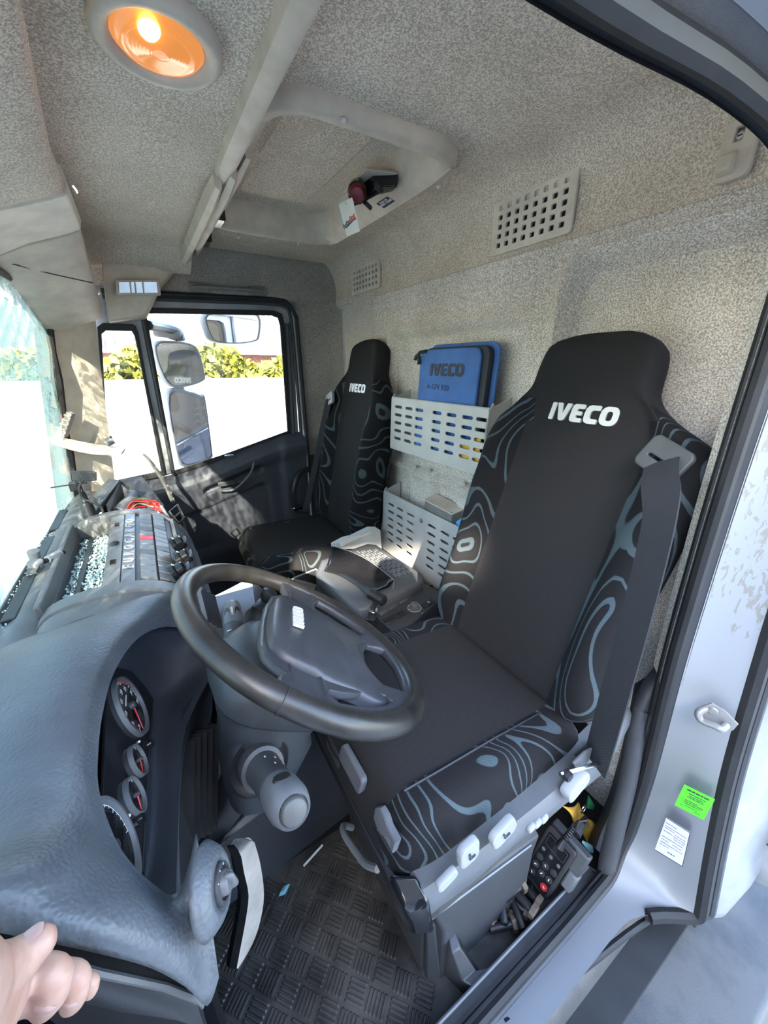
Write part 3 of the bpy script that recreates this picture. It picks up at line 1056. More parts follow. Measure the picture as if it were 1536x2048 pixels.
db = thing('seat_belt', 'dark grey seat belt hanging from the driver seat shoulder to its buckle tongue', 'seat belt', (.6, .24, .4))
b0 = P(1332, 905, 'y', .305)
mk('webbing', ribbon([DG + Vector((-.008, 0, -.003)), DG + Vector((-.030, -.012, -.022)), P(1318, 1040, 'y', .242), P(1270, 1240, 'y', .228), P(1226, 1400, 'y', .220), P(1190, 1530, 'y', .222)],
                    .052, [(-.35, -1, .1), (-.35, -1, .1)]), 'belt', db, smooth=True)
c = P(1175, 1520, 'y', .235)
mk('tongue_plate', tf(plate([(-.030, .02), (.0, .026), (.022, .02), (.022, -.006), (.006, -.03), (-.004, -.03), (-.012, -.008)], [], .004, .001), frame(c + Vector((-.03, -.004, .02)), X_, Z_, -Y_)), 'midgrey', db, smooth=True)
mk('lap_webbing', ribbon([c + Vector((.0, .012, .015)), c + Vector((.03, .016, -.01)), c + Vector((.07, .012, -.035)), c + Vector((.10, .01, -.07))], .040, [(0, -.3, 1), (0, -.3, 1)]), 'belt', db, smooth=True)
mk('steel_bracket', M().add(tube([P(1120, 1548, 'y', .225), P(1150, 1540, 'y', .22), P(1185, 1530, 'y', .215), P(1216, 1531, 'y', .21)], .0035, 6)).get(), 'chrome', db, smooth=True)
mk('anchor_bolt', lathe([(0, .012), (.008, .012), (.009, .006), (.009, 0)], P(1128, 1545, 'y', .225), -Y_, 6), 'bolt', db)
# chrome clip of the tongue
pb = thing('seat_belt', 'grey seat belt on the passenger seat shoulder beside the far door', 'seat belt', (.7, 1.84, .4))
mk('webbing', ribbon([PG + Vector((.006, 0, -.006)), PG + Vector((-.012, .004, -.03)), P(636, 905, 'y', 1.87), P(610, 1028, 'y', 1.885)], .044, [(-.3, 1, .1), (-.3, 1, .1)]), 'belt', pb, smooth=True)
mk('tongue_plate', tube([P(596, 1022, 'y', 1.87), P(620, 1024, 'y', 1.86)], .008, 8), 'bolt', pb, smooth=True)
# buckle with its red button beside the driver's seat
c = P(850, 1285, 'y', .755)
bk = thing('belt_buckle', 'black belt buckle with a red release button beside the driver seat', 'buckle', tuple(c))
ax = (P(838, 1258, 'y', .755) - P(868, 1305, 'y', .755)).normalized()
sd_ = Vector((.35, -1, .2)); sd_ = (sd_ - ax * sd_.dot(ax)).normalized(); nn = ax.cross(sd_)
mk('buckle_body', tf(plate(rrect(-.021, .021, -.040, .022, .005), [], .024, .004), frame(c, sd_, ax, nn)), 'black', bk, smooth=True)
mk('release_button', tf(plate(rrect(-.017, .017, .018, .0255, .002), [], .016, .002), frame(c + nn * .003, sd_, ax, nn)), 'pinkred', bk, smooth=True)
mk('buckle_stalk', tube([c - ax * .035, c - ax * .08, c - ax * .12 + Vector((.02, 0, 0))], .009, 8), 'bolt', bk, smooth=True)
# ================================================================== roof hatch
ht = thing('roof_hatch', 'grey framed roof hatch with felt lining and a black latch', 'roof hatch', (.51, 1.24, ZC))


def ring_rect(x0, x1, y0, y1, r, z, k=6):
    return [(x, y, z) for x, y in rrect(x0, x1, y0, y1, r, k)]


fr = []
for ins, z in ((-.002, ZC + .0), (.0, ZC - .018), (.010, ZC - .028), (.026, ZC - .030), (.040, ZC - .022), (.056, ZC + .004), (.064, ZC + .045), (.066, ZC + .070)):
    fr.append(ring_rect(HX0 + ins, HX1 - ins, HY0 + ins, HY1 - ins, max(.03, .105 - ins * .75), z))
mk('hatch_frame', loft(fr, False), 'trim', ht, smooth=True, angle=60)
# deeper moulded side towards the rear wall
rb = []
for i in range(11):
    y = HY0 + .045 + i * (HY1 - HY0 - .09) / 10
    e = sin(pi * i / 10) ** .25
    rb.append([(HX1 - .012, y, ZC - .028), (HX1 - .035, y, ZC - .030 - .012 * e), (HX1 - .062, y, ZC - .012 - .014 * e), (HX1 - .085 * e - .05 * (1 - e), y, ZC + .02), (HX1 - .085 * e - .05 * (1 - e), y, ZC + .065)])
mk('frame_bolster', loft(rb, False, False), 'trim', ht, smooth=True)


def lid(u, w):
    x = HX0 + .02 + u * (HX1 - HX0 - .06); y = HY0 + .02 + w * (HY1 - HY0 - .04)
    z = ZC + .050
    s = sdrr(x, y, HX0 + .10, HX1 - .17, HY0 + .15, HY1 - .16, .03)
    z -= .010 * (1 - sstep(-.006, .006, s))
    s2 = abs((x - HX0 - .14) * .55 + (y - HY0 - .20) * .25 - .04)
    z += .008 * math.exp(-(s2 / .012) ** 2) * (1 if s < 0 else 0)
    z += .006 * math.exp(-((y - HY1 + .09) / .018) ** 2)
    return (x, y, z)


mk('hatch_lining', grid(lid, 60, 70), 'ceil', ht, smooth=True)
for u, v in ((687, 243), (878, 375), (477, 475), (598, 488), (395, 430)):
    p = P(u, v, 'z', ZC - .030)
    mk('frame_screw', lathe([(0, .003), (.004, .003), (.006, 0), (.006, -.004)], p, -Z_, 12), 'steel', ht, smooth=True)
# latch: black housing, flap, dark red press button
lc = P(740, 375, 'z', ZC - .008)
mk('latch_flap', hexa([P(682, 383, 'z', 1.68), P(733, 333, 'z', 1.68), P(795, 343, 'z', 1.675), P(722, 372, 'z', 1.672)],
                      [P(684, 386, 'z', 1.672), P(734, 338, 'z', 1.672), P(797, 348, 'z', 1.667), P(724, 377, 'z', 1.664)]), 'trim', ht, bev=.002)
mk('latch_housing', hexa([P(700, 383, 'z', 1.665), P(745, 350, 'z', 1.67), P(796, 347, 'z', 1.67), P(797, 372, 'z', 1.655)],
                         [P(712, 402, 'z', 1.640), P(752, 372, 'z', 1.640), P(793, 372, 'z', 1.640), P(784, 384, 'z', 1.636)]), 'blackgloss', ht, bev=.004)
mk('latch_arm', tube([P(690, 412, 'z', 1.632), P(722, 400, 'z', 1.632), P(762, 378, 'z', 1.632)], .008, 8), 'blackgloss', ht, smooth=True)
for u, v in ((757, 374), (735, 408)):
    mk('latch_hinge', tube([P(u - 6, v - 4, 'z', 1.628), P(u + 6, v + 8, 'z', 1.624)], .006, 8), 'black', ht, smooth=True)
pr = P(714, 388, 'z', 1.628)
mk('press_button', lathe([(0, .010), (.016, .009), (.021, .004), (.022, -.004), (.024, -.03)], pr, (-.45, -.75, -.5), 20), 'darkred', ht, smooth=True)
mk('button_barrel', lathe([(.0235, -.012), (.026, -.014), (.026, -.045), (0, -.045)], pr, (-.45, -.75, -.5), 20), 'blackgloss', ht, smooth=True)
# sticker PUSH TO / OPEN / CLOSE on the moulded side
qa, qb, qc = P(752, 411, 'z', 1.618), P(781, 391, 'z', 1.618), P(761, 421, 'z', 1.613)
ex = (qb - qa).normalized(); n0 = ex.cross(qc - qa).normalized()
if n0.z > 0: n0 = -n0
ey = n0.cross(ex).normalized()
cen_ = P(771, 405, 'z', 1.614)
mx = frame(cen_, ex, ey, n0)
stk = mk('latch_sticker', tf(box(-.028, .028, -.0125, .0125, -.0006, .0006), mx), 'darkink', ht)
mk('sticker_lettering', tf(text('PUSH TO\nOPEN / CLOSE', .0088, .0002, .0002, line=.9), mx @ Matrix.Translation((0, .0025, .0009))), 'whiteprint', stk)
# paper air freshener hanging from the press button
tg = thing('air_freshener', 'white paper air freshener card hanging from the roof hatch latch', 'air freshener', (.6, 1.2, 1.55))
ta, tb, tc_, td_ = P(678, 408, 'z', 1.615), P(705, 394, 'z', 1.615), P(719, 462, 'z', 1.545), P(694, 474, 'z', 1.545)
ex = (tb - ta).normalized(); ey = ((ta + tb) - (tc_ + td_)).normalized(); ez = ex.cross(ey).normalized(); ey = ez.cross(ex)
tw, th_ = (tb - ta).length, ((ta + tb) / 2 - (tc_ + td_) / 2).length
tcn = (ta + tb + tc_ + td_) / 4
mx = frame(tcn, ex, ey, ez)
if ez.dot(EYE - tcn) < 0: mx = frame(tcn, ex, ey, -ez)
zf = .0012
mk('card', tf(plate(rrect(-tw / 2, tw / 2, -th_ / 2, th_ / 2, .003), [circ(0, th_ / 2 - .006, .002, 8)], .001), mx), 'paper', tg)
side = 1 if ez.dot(EYE - tcn) > 0 else -1
mk('card_lettering', tf(text('hebe', tw * .30, .0002, .0002, ax='RIGHT'), mx @ Matrix.Translation((0.001, -.006, side * zf)) @ Matrix.Rotation(radians(14), 4, 'Z')), 'darkink', tg)
mk('card_lettering_red', tf(text('ling', tw * .30, .0002, .0003, ax='LEFT'), mx @ Matrix.Translation((0.001, -.0052, side * zf)) @ Matrix.Rotation(radians(14), 4, 'Z')), 'redprint', tg)
mk('card_underline', tf(box(-tw * .38, tw * .4, -.0011, .0011, 0, .0003), mx @ Matrix.Translation((0, -.0125, side * zf)) @ Matrix.Rotation(radians(14), 4, 'Z')), 'darkink', tg)
mk('card_loop', tube([mx @ Vector((0, th_ / 2 - .006, 0)), mx @ Vector((.0, th_ / 2 + .006, .004)), pr + Vector((-.005, 0, .012))], .0007, 6), 'paper', tg)

# ================================================================== vents on the rear lining


def vent(u0, w_, h_, y, z, lab):
    t = thing('air_vent', lab, 'air vent', (XR, y, z), 'square holed vents on the rear lining')
    holes = []
    nx, ny = 8, 5
    for i in range(nx):
        for j in range(ny):
            cx = -w_ / 2 + w_ * (.105 + .79 * (i / (nx - 1))); cy = -h_ / 2 + h_ * (.16 + .68 * j / (ny - 1))
            holes.append(rrect(cx - w_ * .033, cx + w_ * .033, cy - h_ * .057, cy + h_ * .057, .0032, 2))
    mx = frame(Vector((XR - .010, y, z)), -Y_, Z_, -X_)
    mk('grille_plate', tf(plate(rrect(-w_ / 2, w_ / 2, -h_ / 2, h_ / 2, .006), holes, .008, .0015), mx), 'ventgrey', t, smooth=True)
    mk('duct', tf(box(-w_ / 2 + .006, w_ / 2 - .006, -h_ / 2 + .006, h_ / 2 - .006, -.0075, -.0060), mx), 'black', t)


vent(0, .254, .128, .826, 1.5625, 'larger looking holed grey vent on the rear lining above the driver seat')
vent(0, .254, .128, 1.712, 1.577, 'holed grey vent on the rear lining high behind the passenger seat')

# coat hooks
hk = thing('coat_hook', 'grey plastic coat hook with a cross-head screw near the door header', 'coat hook', (XR, .41, 1.55))
h0 = P(1476, 300, 'x', XR - .015)
mx = frame(h0, -Y_, (Z_ + Y_ * -.0).normalized(), -X_)
mk('hook_plate', tf(plate(rrect(-.022, .022, -.040, .042, .008), [rrect(-.010, .008, .008, .034, .004)], .016, .003), mx), 'trim', hk, smooth=True)
mk('hook_nose', tf(loft([[(-.020, -.002, .006), (.004, -.002, .006), (.004, -.036, .006), (-.020, -.036, .006)], [(-.018, -.006, .020), (.002, -.006, .020), (.002, -.030, .026), (-.018, -.030, .026)]]), mx), 'trim', hk, bev=.003)
mk('hook_recess', tf(box(-.010, .008, .008, .034, -.007, -.006), mx), 'trim_dark', hk)
sc_ = mk('hook_screw', tf(lathe([(0, .004), (.005, .0035), (.0072, .001), (.0072, -.003)], (-.001, .019, 0), (0, 0, 1), 16), mx), 'steel', hk, smooth=True)
mk('screw_cross', tf(M().add(box(-.0045, .0025, .018, .020, .004, .0046)).get(), mx), 'darkink', sc_)
h1 = P(657, 581, 'x', XR - .012)
hk2 = thing('coat_hook', 'small grey coat hook in the corner above the passenger seat', 'coat hook', tuple(h1))
mx = frame(h1, -Y_, Z_, -X_)
mk('hook_plate', tf(plate(rrect(-.022, .022, -.038, .038, .007), [rrect(-.008, .006, .006, .030, .003)], .014, .003), mx), 'trim', hk2, smooth=True)
mk('hook_nose', tf(loft([[(-.018, -.002, .006), (.004, -.002, .006), (.004, -.034, .006), (-.018, -.034, .006)], [(-.016, -.006, .02), (.002, -.006, .02), (.002, -.028, .026), (-.016, -.028, .026)]]), mx), 'trim', hk2, bev=.003)

# grab handle above the passenger door
gh = thing('grab_handle', 'slim grey grab handle on the lining above the passenger door', 'grab handle', (.43, YR, 1.53))
ga, gb = P(385, 574, 'y', YR - .02), P(527, 583, 'y', YR - .02)
gd = gb - ga
mk('handle_bar', tube([ga + gd * .0 + Y_ * .0, ga + gd * .12 + Y_ * -.012, ga + gd * .5 + Y_ * -.018, ga + gd * .88 + Y_ * -.012, gb], [.013, .012, .011, .012, .013], 10, flat=.75, up=(0, 0, 1)), 'trim_dark', gh, smooth=True)
for q in (ga + gd * .09, gb - gd * .09):
    mk('handle_foot', box(q.x - .040, q.x + .040, YR - .03, YR - .002, q.z - .018, q.z + .018), 'trim_dark', gh, bev=.006)

# ================================================================== front shelf over the windscreen, lamp panel and console
sh_ = thing('overhead_shelf', 'grey felt shelf over the windscreen carrying the amber lamp', 'overhead shelf', (.1, 1.05, 1.6))
zs = 1.598


def shelf(u, w):
    y = .10 + w * 1.84; x = -.16 + u * .42
    z = zs + .010 * u
    z -= .05 * sstep(1.76, 1.95, y) * 1.2
    z -= .10 * sstep(.20, .0, u) * sstep(1.2, 1.9, y)
    return (x, y, z)


mk('shelf_lining', grid(shelf, 24, 60), 'ceil', sh_, smooth=True)
mk('shelf_back', loft([[(.255, y, zs + .008 - .06 * sstep(1.76, 1.95, y)) for y in (.1, .8, 1.5, 1.76, 1.85, 1.94)], [(.262, y, ZC + .003) for y in (.1, .8, 1.5, 1.76, 1.85, 1.94)]], False, False), 'trim', sh_, smooth=True)
# edge strips along the shelf: a long near one, a lower far one, with black clips
def strip(name, y0, y1, x, z, w, h, par, mat='trim'):
    r = []
    for i in range(9):
        y = y0 + (y1 - y0) * i / 8
        e = 1 if 0 < i < 8 else .7
        r.append([(x - w * e, y, z + .012), (x - w * .8 * e, y, z - h * .7 * e), (x, y, z - h * e), (x + w * .5 * e, y, z - h * .8 * e), (x + w * .6 * e, y, z + .012)])
    return mk(name, loft(r), mat, par, smooth=True, angle=50)


strip('edge_strip', .10, 1.135, .246, zs + .004, .024, .018, sh_)
strip('edge_strip', 1.06, 1.70, .262, zs + .002, .016, .028, sh_)
strip('edge_strip', 1.10, 1.93, .235, zs - .010, .015, .026, sh_)
strip('edge_rail', 1.02, 1.9, .286, zs + .018, .012, .012, sh_)
for y in (1.33, 1.56):
    mk('strip_clip', box(.262, .292, y, y + .075, zs - .018, zs + .03), 'blackgloss', sh_, bev=.004)
# end moulding at the far side with a clear reading lamp
em = thing('reading_lamp', 'clear reading lamp in a grey moulding at the far end of the overhead shelf', 'lamp', (.12, 1.95, 1.5))
e1 = [P(203, 521, 'y', 1.90), P(310, 523, 'y', 1.90), P(345, 500, 'y', 1.92), P(362, 478, 'y', 1.92), P(352, 540, 'y', 1.93), P(325, 570, 'y', 1.93), P(293, 634, 'y', 1.95), P(216, 643, 'y', 1.95), P(206, 560, 'y', 1.93)]
mk('lamp_moulding', loft([[p + Vector((0, .10, .0)) for p in e1], [p + Vector((0, .01, .0)) for p in e1], [e1[0].lerp(p, .96) for p in e1]]), 'trim', em, bev=.004)
l1 = [P(231, 560, 'y', 1.895), P(318, 560, 'y', 1.90), P(322, 590, 'y', 1.91), P(233, 590, 'y', 1.90)]
mk('lamp_bezel', loft([[p + Y_ * .02 for p in l1], [p - Y_ * .008 for p in l1]]), 'trim', em, bev=.003)
l2 = [P(236, 563, 'y', 1.886), P(314, 563, 'y', 1.891), P(317, 587, 'y', 1.901), P(238, 587, 'y', 1.891)]
mk('lamp_lens', loft([[p + Y_ * .01 for p in l2], [p - Y_ * .002 for p in l2]]), 'ledwhite', em, bev=.002)
for a in (.30, .42, .62):
    q0, q1 = l2[0].lerp(l2[1], a), l2[3].lerp(l2[2], a)
    mk('lens_rib', tube([q0 - Y_ * .004, q1 - Y_ * .004], .0025, 6), 'trim', em, smooth=True)

# amber courtesy lamp
al = thing('ceiling_lamp', 'round amber courtesy lamp glowing in a grey bezel above the dashboard', 'lamp', (.09, .78, zs))
lp = Vector((.104, .742, zs + .004)); R_ = .078
n_ = Vector((-.02, -.02, -1)).normalized()
mk('lamp_bezel', lathe([(R_, -.004), (R_ * 1.0, .010), (R_ * .93, .014), (R_ * .84, .0145), (R_ * .74, .010), (R_ * .70, .004)], lp, n_, 48), 'trim', al, smooth=True, angle=80)


def amber_mat():
    m, n, l, b = new_mat('amber_lens')
    b.inputs['Base Color'].default_value = (.70, .22, .05, 1)
    b.inputs['Roughness'].default_value = .12
    b.inputs['Emission Color'].default_value = (1.0, .36, .09, 1)
    b.inputs['Emission Strength'].default_value = .12
    return m


MT['amber'] = amber_mat()
lens = [(0, .017), (R_ * .10, .0168)]
for i in range(1, 7):
    r = R_ * (.10 + .055 * i); lens += [(r, .0172 - .00035 * i), (r + .0012, .0160 - .00035 * i)]
lens += [(R_ * .50, .0150), (R_ * .62, .0125), (R_ * .705, .006)]
mk('amber_lens', lathe(lens, lp, n_, 48), 'amber', al, smooth=True, angle=80)
m, n, l, b = new_mat('lamp_filament')
b.inputs['Emission Color'].default_value = (1.0, .62, .22, 1); b.inputs['Emission Strength'].default_value = 3
b.inputs['Base Color'].default_value = (1, .7, .3, 1)
MT['bulb'] = m
bq = lp + n_ * .0165
mk('bulb_glow', tf(M().add(lathe([(0, .0022), (.010, .0010), (.0125, -.002)], (0, 0, 0), (0, 0, 1), 16)).get(), frame(bq + Vector((-.0130, -.034, 0)), Vector((1.0, .0, 0)), Vector((0, 1.6, 0)), n_)), 'bulb', al, smooth=True)
# second dome lamp of the same shape behind the door header
al2 = thing('dome_lamp', 'round grey dome lamp half hidden behind the driver door header', 'lamp', (.60, .40, ZC))
lp2 = Vector((.60, .405, ZC - .004))
mk('lamp_bezel', lathe([(.10, -.002), (.10, .010), (.092, .018), (.080, .018), (.070, .010), (.066, .002), (0, .002)], lp2, -Z_, 40), 'trim', al2, smooth=True, angle=80)
mk('lamp_lens', lathe([(0, .012), (.04, .010), (.068, .002)], lp2, -Z_, 32), 'trim_dark', al2, smooth=True)

# overhead console in front (its underside slopes to the top of the windscreen)
oc = thing('overhead_console', 'grey overhead console along the top of the windscreen with a pale label strip', 'overhead console', (-.15, 1.0, 1.5))


def cprof(y, dz=0, x0=-.055):
    xe = x0; zt = 1.515 + dz
    return [(xe - .02, y, 1.594), (xe, y, min(1.59, zt + .07)), (xe + .006, y, zt + .02), (xe, y, zt), (xe - .03, y, zt - .014), (xe - .12, y, zt - .048), (-.268, y, min(1.440, zt - .06)), (-.31, y, 1.43), (-.31, y, 1.594)]


mk('console_body', loft([cprof(y, d, x) for y, d, x in ((.10, .0, -.02), (.30, .0, -.022), (.55, .0, -.030), (.80, .0, -.048), (.98, .0, -.060), (1.12, .008, -.061), (1.185, .024, -.061))]), 'ceil', oc, smooth=True, angle=60)
mk('console_middle', loft([cprof(y, d, x) for y, d, x in ((1.187, .022, -.056), (1.446, .022, -.056))]), 'ventgrey', oc, bev=.004)
mk('console_far', loft([cprof(y, d, x) for y, d, x in ((1.448, .016, -.062), (1.6, -.03, -.066), (1.75, -.078, -.068), (1.90, -.13, -.070), (1.94, -.142, -.074))]), 'trim', oc, smooth=True, angle=60)
mk('console_screw', tube([P(143, 368, 'z', 1.53), P(151, 378, 'z', 1.53), P(153, 384, 'z', 1.53)], .003, 6), 'chrome', oc, smooth=True)
mk('panel_joint', tube([P(2, 522, 'z', 1.455), P(100, 547, 'z', 1.450), P(186, 566, 'z', 1.432)], .0016, 6), 'darkink', oc, smooth=True)
# ================================================================== passenger door and its windows
dr = thing('passenger_door', 'dark blue-grey passenger door with a white framed window', 'door', (.3, YR, .2))
dr['kind'] = 'structure'
dr.name = 'door_1'
del dr['label']; del dr['category']
YD = YR + .015
# opening polygons in (x, z)
WIN = [(.100, .712), (.645, .850), (.662, 1.425), (.640, 1.447), (.100, 1.425), (.045, 1.418), (.060, .705)]
win = [(.062, .718), (.30, .768), (.652, .862), (.664, 1.40), (.655, 1.436), (.62, 1.446), (.10, 1.424), (.066, 1.42)]
qua = [(-.200, .700), (.020, .722), (.032, 1.33), (.022, 1.356), (-.078, 1.355), (-.098, 1.34)]


def xz_plate(outer, holes, th, y, bev=0.0):
    return tf(plate(outer, holes, th, bev), frame((0, y, 0), X_, Z_, -Y_))


def inset(poly, d):
    cx = sum(p[0] for p in poly) / len(poly); cz = sum(p[1] for p in poly) / len(poly); out = []
    for x, z in poly:
        L = sqrt((x - cx) ** 2 + (z - cz) ** 2)
        out.append((x + (cx - x) / L * d * 1.2, z + (cz - z) / L * d * 1.2))
    return out


outer = [(-.235, .66), (.70, .86), (.712, 1.47), (.69, 1.492), (-.06, 1.475), (-.125, 1.40)]
mk('window_frame', xz_plate(outer, [win, qua], .03, YD + .02, .004), 'white', dr, smooth=True)
mk('frame_seal', xz_plate(inset(win, -.006), [inset(win, .012)], .012, YD - .000, .003), 'rubber', dr, smooth=True)
mk('quarter_seal', xz_plate(inset(qua, -.006), [inset(qua, .012)], .014, YD - .002, .003), 'rubber', dr, smooth=True)
# body seals round the door
bs = thing('body_seal', 'black rubber body seal around the passenger door frame', 'seal', (.7, YR, .8))
sl = [(.742, YR - .004, .30), (.738, YR - .006, .80), (.730, YR - .008, 1.36), (.722, YR - .008, 1.44), (.690, YR - .008, 1.486), (.62, YR - .008, 1.500), (.3, YR - .008, 1.490), (-.06, YR - .008, 1.478)]
mk('seal_bead', tube(smoothpts(sl, 4), .010, 8), 'rubber', bs, smooth=True)
mk('seal_inner', tube(smoothpts([(x - .022 if z < 1.47 else x, y + .015, z - (.018 if z > 1.47 else 0)) for x, y, z in sl], 4), .008, 8), 'charcoal', bs, smooth=True)
w1 = mk('window_1', xz_plate(win, [], .004, YD + .02), 'glass'); struct(w1)
w2 = mk('window_2', xz_plate(qua, [], .004, YD + .02), 'glass'); struct(w2)
mk('division_bar', tube([(.028, YD - .004, 1.36), (.026, YD - .004, .72)], .006, 8), 'rubber', dr, smooth=True)
mk('window_channel', tube([(.066, YD - .006, 1.425), (.064, YD - .006, .71)], .0075, 8), 'charcoal', dr, smooth=True)


def ledge(x):     # height of the window ledge
    return .700 + sstep(-.05, .75, x) * .165


def dface(u, w):
    x = -.24 + u * .955
    zt = ledge(x)
    prof = [(0, .026, .004), (.10, -.012, -.012), (.18, -.040, -.03), (.26, -.052, -.055), (.34, -.048, -.085), (.42, -.034, -.125), (.52, -.030, -.17), (.7, -.026, -.30), (.85, -.024, -.42), (1, -.02, -.70)]
    for (a, y0, z0), (b, y1, z1) in zip(prof, prof[1:]):
        if w <= b + 1e-9:
            k = (w - a) / (b - a); y = y0 + (y1 - y0) * k; z = z0 + (z1 - z0) * k; break
    y = YR + y
    # moulded bin in the ledge and sunk lower panel
    z_ = zt + z
    s = sdrr(x, z_, .18, .475, zt - .135, zt - .095, .018)
    y += .026 * (1 - sstep(-.010, .006, s))
    s = sdrr(x, z_, -.2, .50, .30, zt - .20, .04)
    y += .014 * (1 - sstep(-.010, .008, s))
    if x > .56: y -= .016 * sstep(.56, .60, x)
    return (x, y, max(z_, -.02))


mk('door_panel', grid(dface, 90, 70), 'bluegrey', dr, smooth=True)
mk('bin_lip', tube(smoothpts([P(440, 982, 'y', YR - .052), P(470, 978, 'y', YR - .054), P(500, 948, 'y', YR - .054), P(508, 925, 'y', YR - .05)], 4), .006, 8), 'midgrey', dr, smooth=True)
mk('door_handle', box(.245, .325, YR - .06, YR - .045, .640, .664), 'charcoal', dr, bev=.004)
mk('lock_slider', box(.30, .345, YR - .028, YR - .008, .778, .786), 'midgrey', dr, bev=.002)
mk('panel_screw', lathe([(0, .001), (.008, .001), (.010, 0)], P(592, 922, 'y', YR - .043), -Y_, 14), 'black', dr, smooth=True)
mk('window_post', tube([(.672, YR + .005, .86), (.684, YR + .005, 1.40)], .008, 8), 'charcoal', dr, smooth=True)

# ---- front pillar trim (passenger side), windscreen, cowl
pilr = [P(96, 640, 'y', 1.93), P(120, 1000, 'y', 1.93)]
apt = [(-.30, 1.885), (-.27, 1.935), (-.205, 1.985), (-.14, 2.025), (-.112, 2.055)]
rows = []
for z, dx in ((.60, -.070), (.70, -.062), (.85, -.046), (1.0, -.030), (1.2, -.010), (1.36, .010), (1.46, .02)):
    rows.append([(x + dx + (.03 if i < 2 else 0) * (z - .7), y, z) for i, (x, y) in enumerate(apt)])
struct(mk('trim_front_pillar_right', loft(rows, False, False), 'ventgrey', smooth=True))
p = P(142, 651, 'y', 1.97)
o = mk('pillar_cap', lathe([(0, .004), (.012, .0035), (.016, 0), (.016, -.003)], p, (.5, -.85, .0), 20), 'trim', smooth=True)
tag(o, 'round pale cap on the top of the front pillar trim', 'cap')


def ws(u, w):
    y = .05 + u * 1.87; z = .69 + w * .745
    bow = ((y - 1.0) / .95) ** 2
    return (-.352 + .045 * bow + (z - .69) * .105, y, z)


struct(mk('window_3', grid(ws, 20, 12), 'crack', smooth=True))
wsn = thing('windscreen_seal', 'torn black rubber seal hanging along the far edge of the windscreen', 'seal', (-.3, 1.9, .7))
e = [ws(1, k / 8) for k in range(9)]
mk('seal_edge', tube([Vector(q) + Vector((.004, .006 + .006 * sin(i * 2.3), 0)) for i, q in enumerate(e)], [.010 + .004 * (i % 3) for i in range(9)], 8), 'rubber', wsn, smooth=True)
mk('seal_rag', tube(smoothpts([P(93, 755, 'y', 1.90), P(99, 790, 'y', 1.89), P(97, 830, 'y', 1.90), P(101, 845, 'y', 1.90)], 3), [.012] * 9 + [.004], 8, flat=.5), 'rubber', wsn, smooth=True)
mk('seal_top', tube([ws(k / 10, 1) for k in range(11)], .010, 8), 'rubber', wsn, smooth=True)
mk('seal_bottom', tube([Vector(ws(k / 14, 0)) + Vector((.006, 0, .004)) for k in range(15)], .011, 8), 'rubber', wsn, smooth=True)
# ================================================================== outside
GZ = -1.10
MT['ground'] = plain('yard_concrete', (.42, .40, .37), .9, var=.15, vscale=.8)
MT['render_wall'] = plain('white_rendered_wall', (.30, .295, .285), .85, var=.04, vscale=1.5)
MT['hedge'] = foliage('hedge_leaves', (.045, .07, .008), (.26, .245, .022))
MT['tile'] = plain('fibre_cement_roof', (.088, .080, .070), .85, var=.2, vscale=2)
MT['timber'] = plain('old_timber', (.34, .16, .07), .8, var=.3, vscale=3)
MT['barn'] = plain('barn_wall', (.30, .15, .12), .85, var=.3)
MT['bark'] = plain('bark', (.10, .08, .06), .9, var=.3, vscale=5)
g = mk('ground', box(-40, 40, -40, 40, GZ - .2, GZ), 'ground'); struct(g)
yw = mk('yard_wall', box(-14, 16, 6.0, 6.25, GZ, 1.045), 'render_wall')
tag(yw, 'long white rendered yard wall outside the passenger window', 'wall')


def hedge(name, x0, x1, y0, y1, zt, seed, lab):
    rnd = random.Random(seed); m_ = M()
    n = int((x1 - x0) * 1100)
    for i in range(n):
        x = rnd.uniform(x0, x1); t = rnd.random(); y = y0 + (y1 - y0) * t
        z = GZ + (zt - GZ + .12 * sin(x * 2.1) + .08 * sin(x * 5.3 + 1)) * (.55 + .45 * rnd.random() ** .6)
        c = Vector((x, y, z)); a = Vector((rnd.uniform(-1, 1), rnd.uniform(-1, 1), rnd.uniform(-1, 1))).normalized()
        b = a.cross(Vector((rnd.uniform(-1, 1), rnd.uniform(-1, 1), rnd.uniform(-1, 1)))).normalized(); s = rnd.uniform(.05, .10)
        m_.add(([c - a * s, c + b * s * .6, c + a * s, c - b * s * .6], [(0, 1, 2, 3)]))
    t = thing(name, lab, 'hedge', (x0, y0, GZ))
    o = mk('leaves', m_.get(), 'hedge', t); o['kind'] = 'stuff'
    mk('stems', box(x0, x1, y0 + .25, y1 - .1, GZ, zt - .45), 'bark', t)


hedge('hedge', -5, 5.6, 7.2, 8.2, 1.42, 3, 'yellow-green leafy hedge behind the white yard wall')
bn = thing('barn', 'old barn with a pale corrugated roof beyond the hedge', 'barn', (0, 12, GZ))
mk('barn_wall', box(-9, 6.5, 13.2, 13.4, GZ, 1.55), 'barn', bn)


def roofpt(u, w):
    x = -9.5 + u * 16.5; y = 12.6 + w * 3.5
    return (x, y, 1.60 + w * 1.42 + .035 * sin(x * 2 * pi / .22))


mk('corrugated_roof', grid(roofpt, 900, 2), 'tile', bn, smooth=True)
# collapsed tiled roof with timbers at the right
rf = thing('ruined_roof', 'collapsed tiled roof with broken brown timbers right of the hedge', 'roof', (4.5, 8, GZ))


def roof2(u, w):
    x = 3.1 + u * 5.5; y = 8.6 + w * 2.5
    return (x, y, 1.04 + u * .8 + w * .4 + .02 * sin(x * 9) + .02 * sin(y * 14))


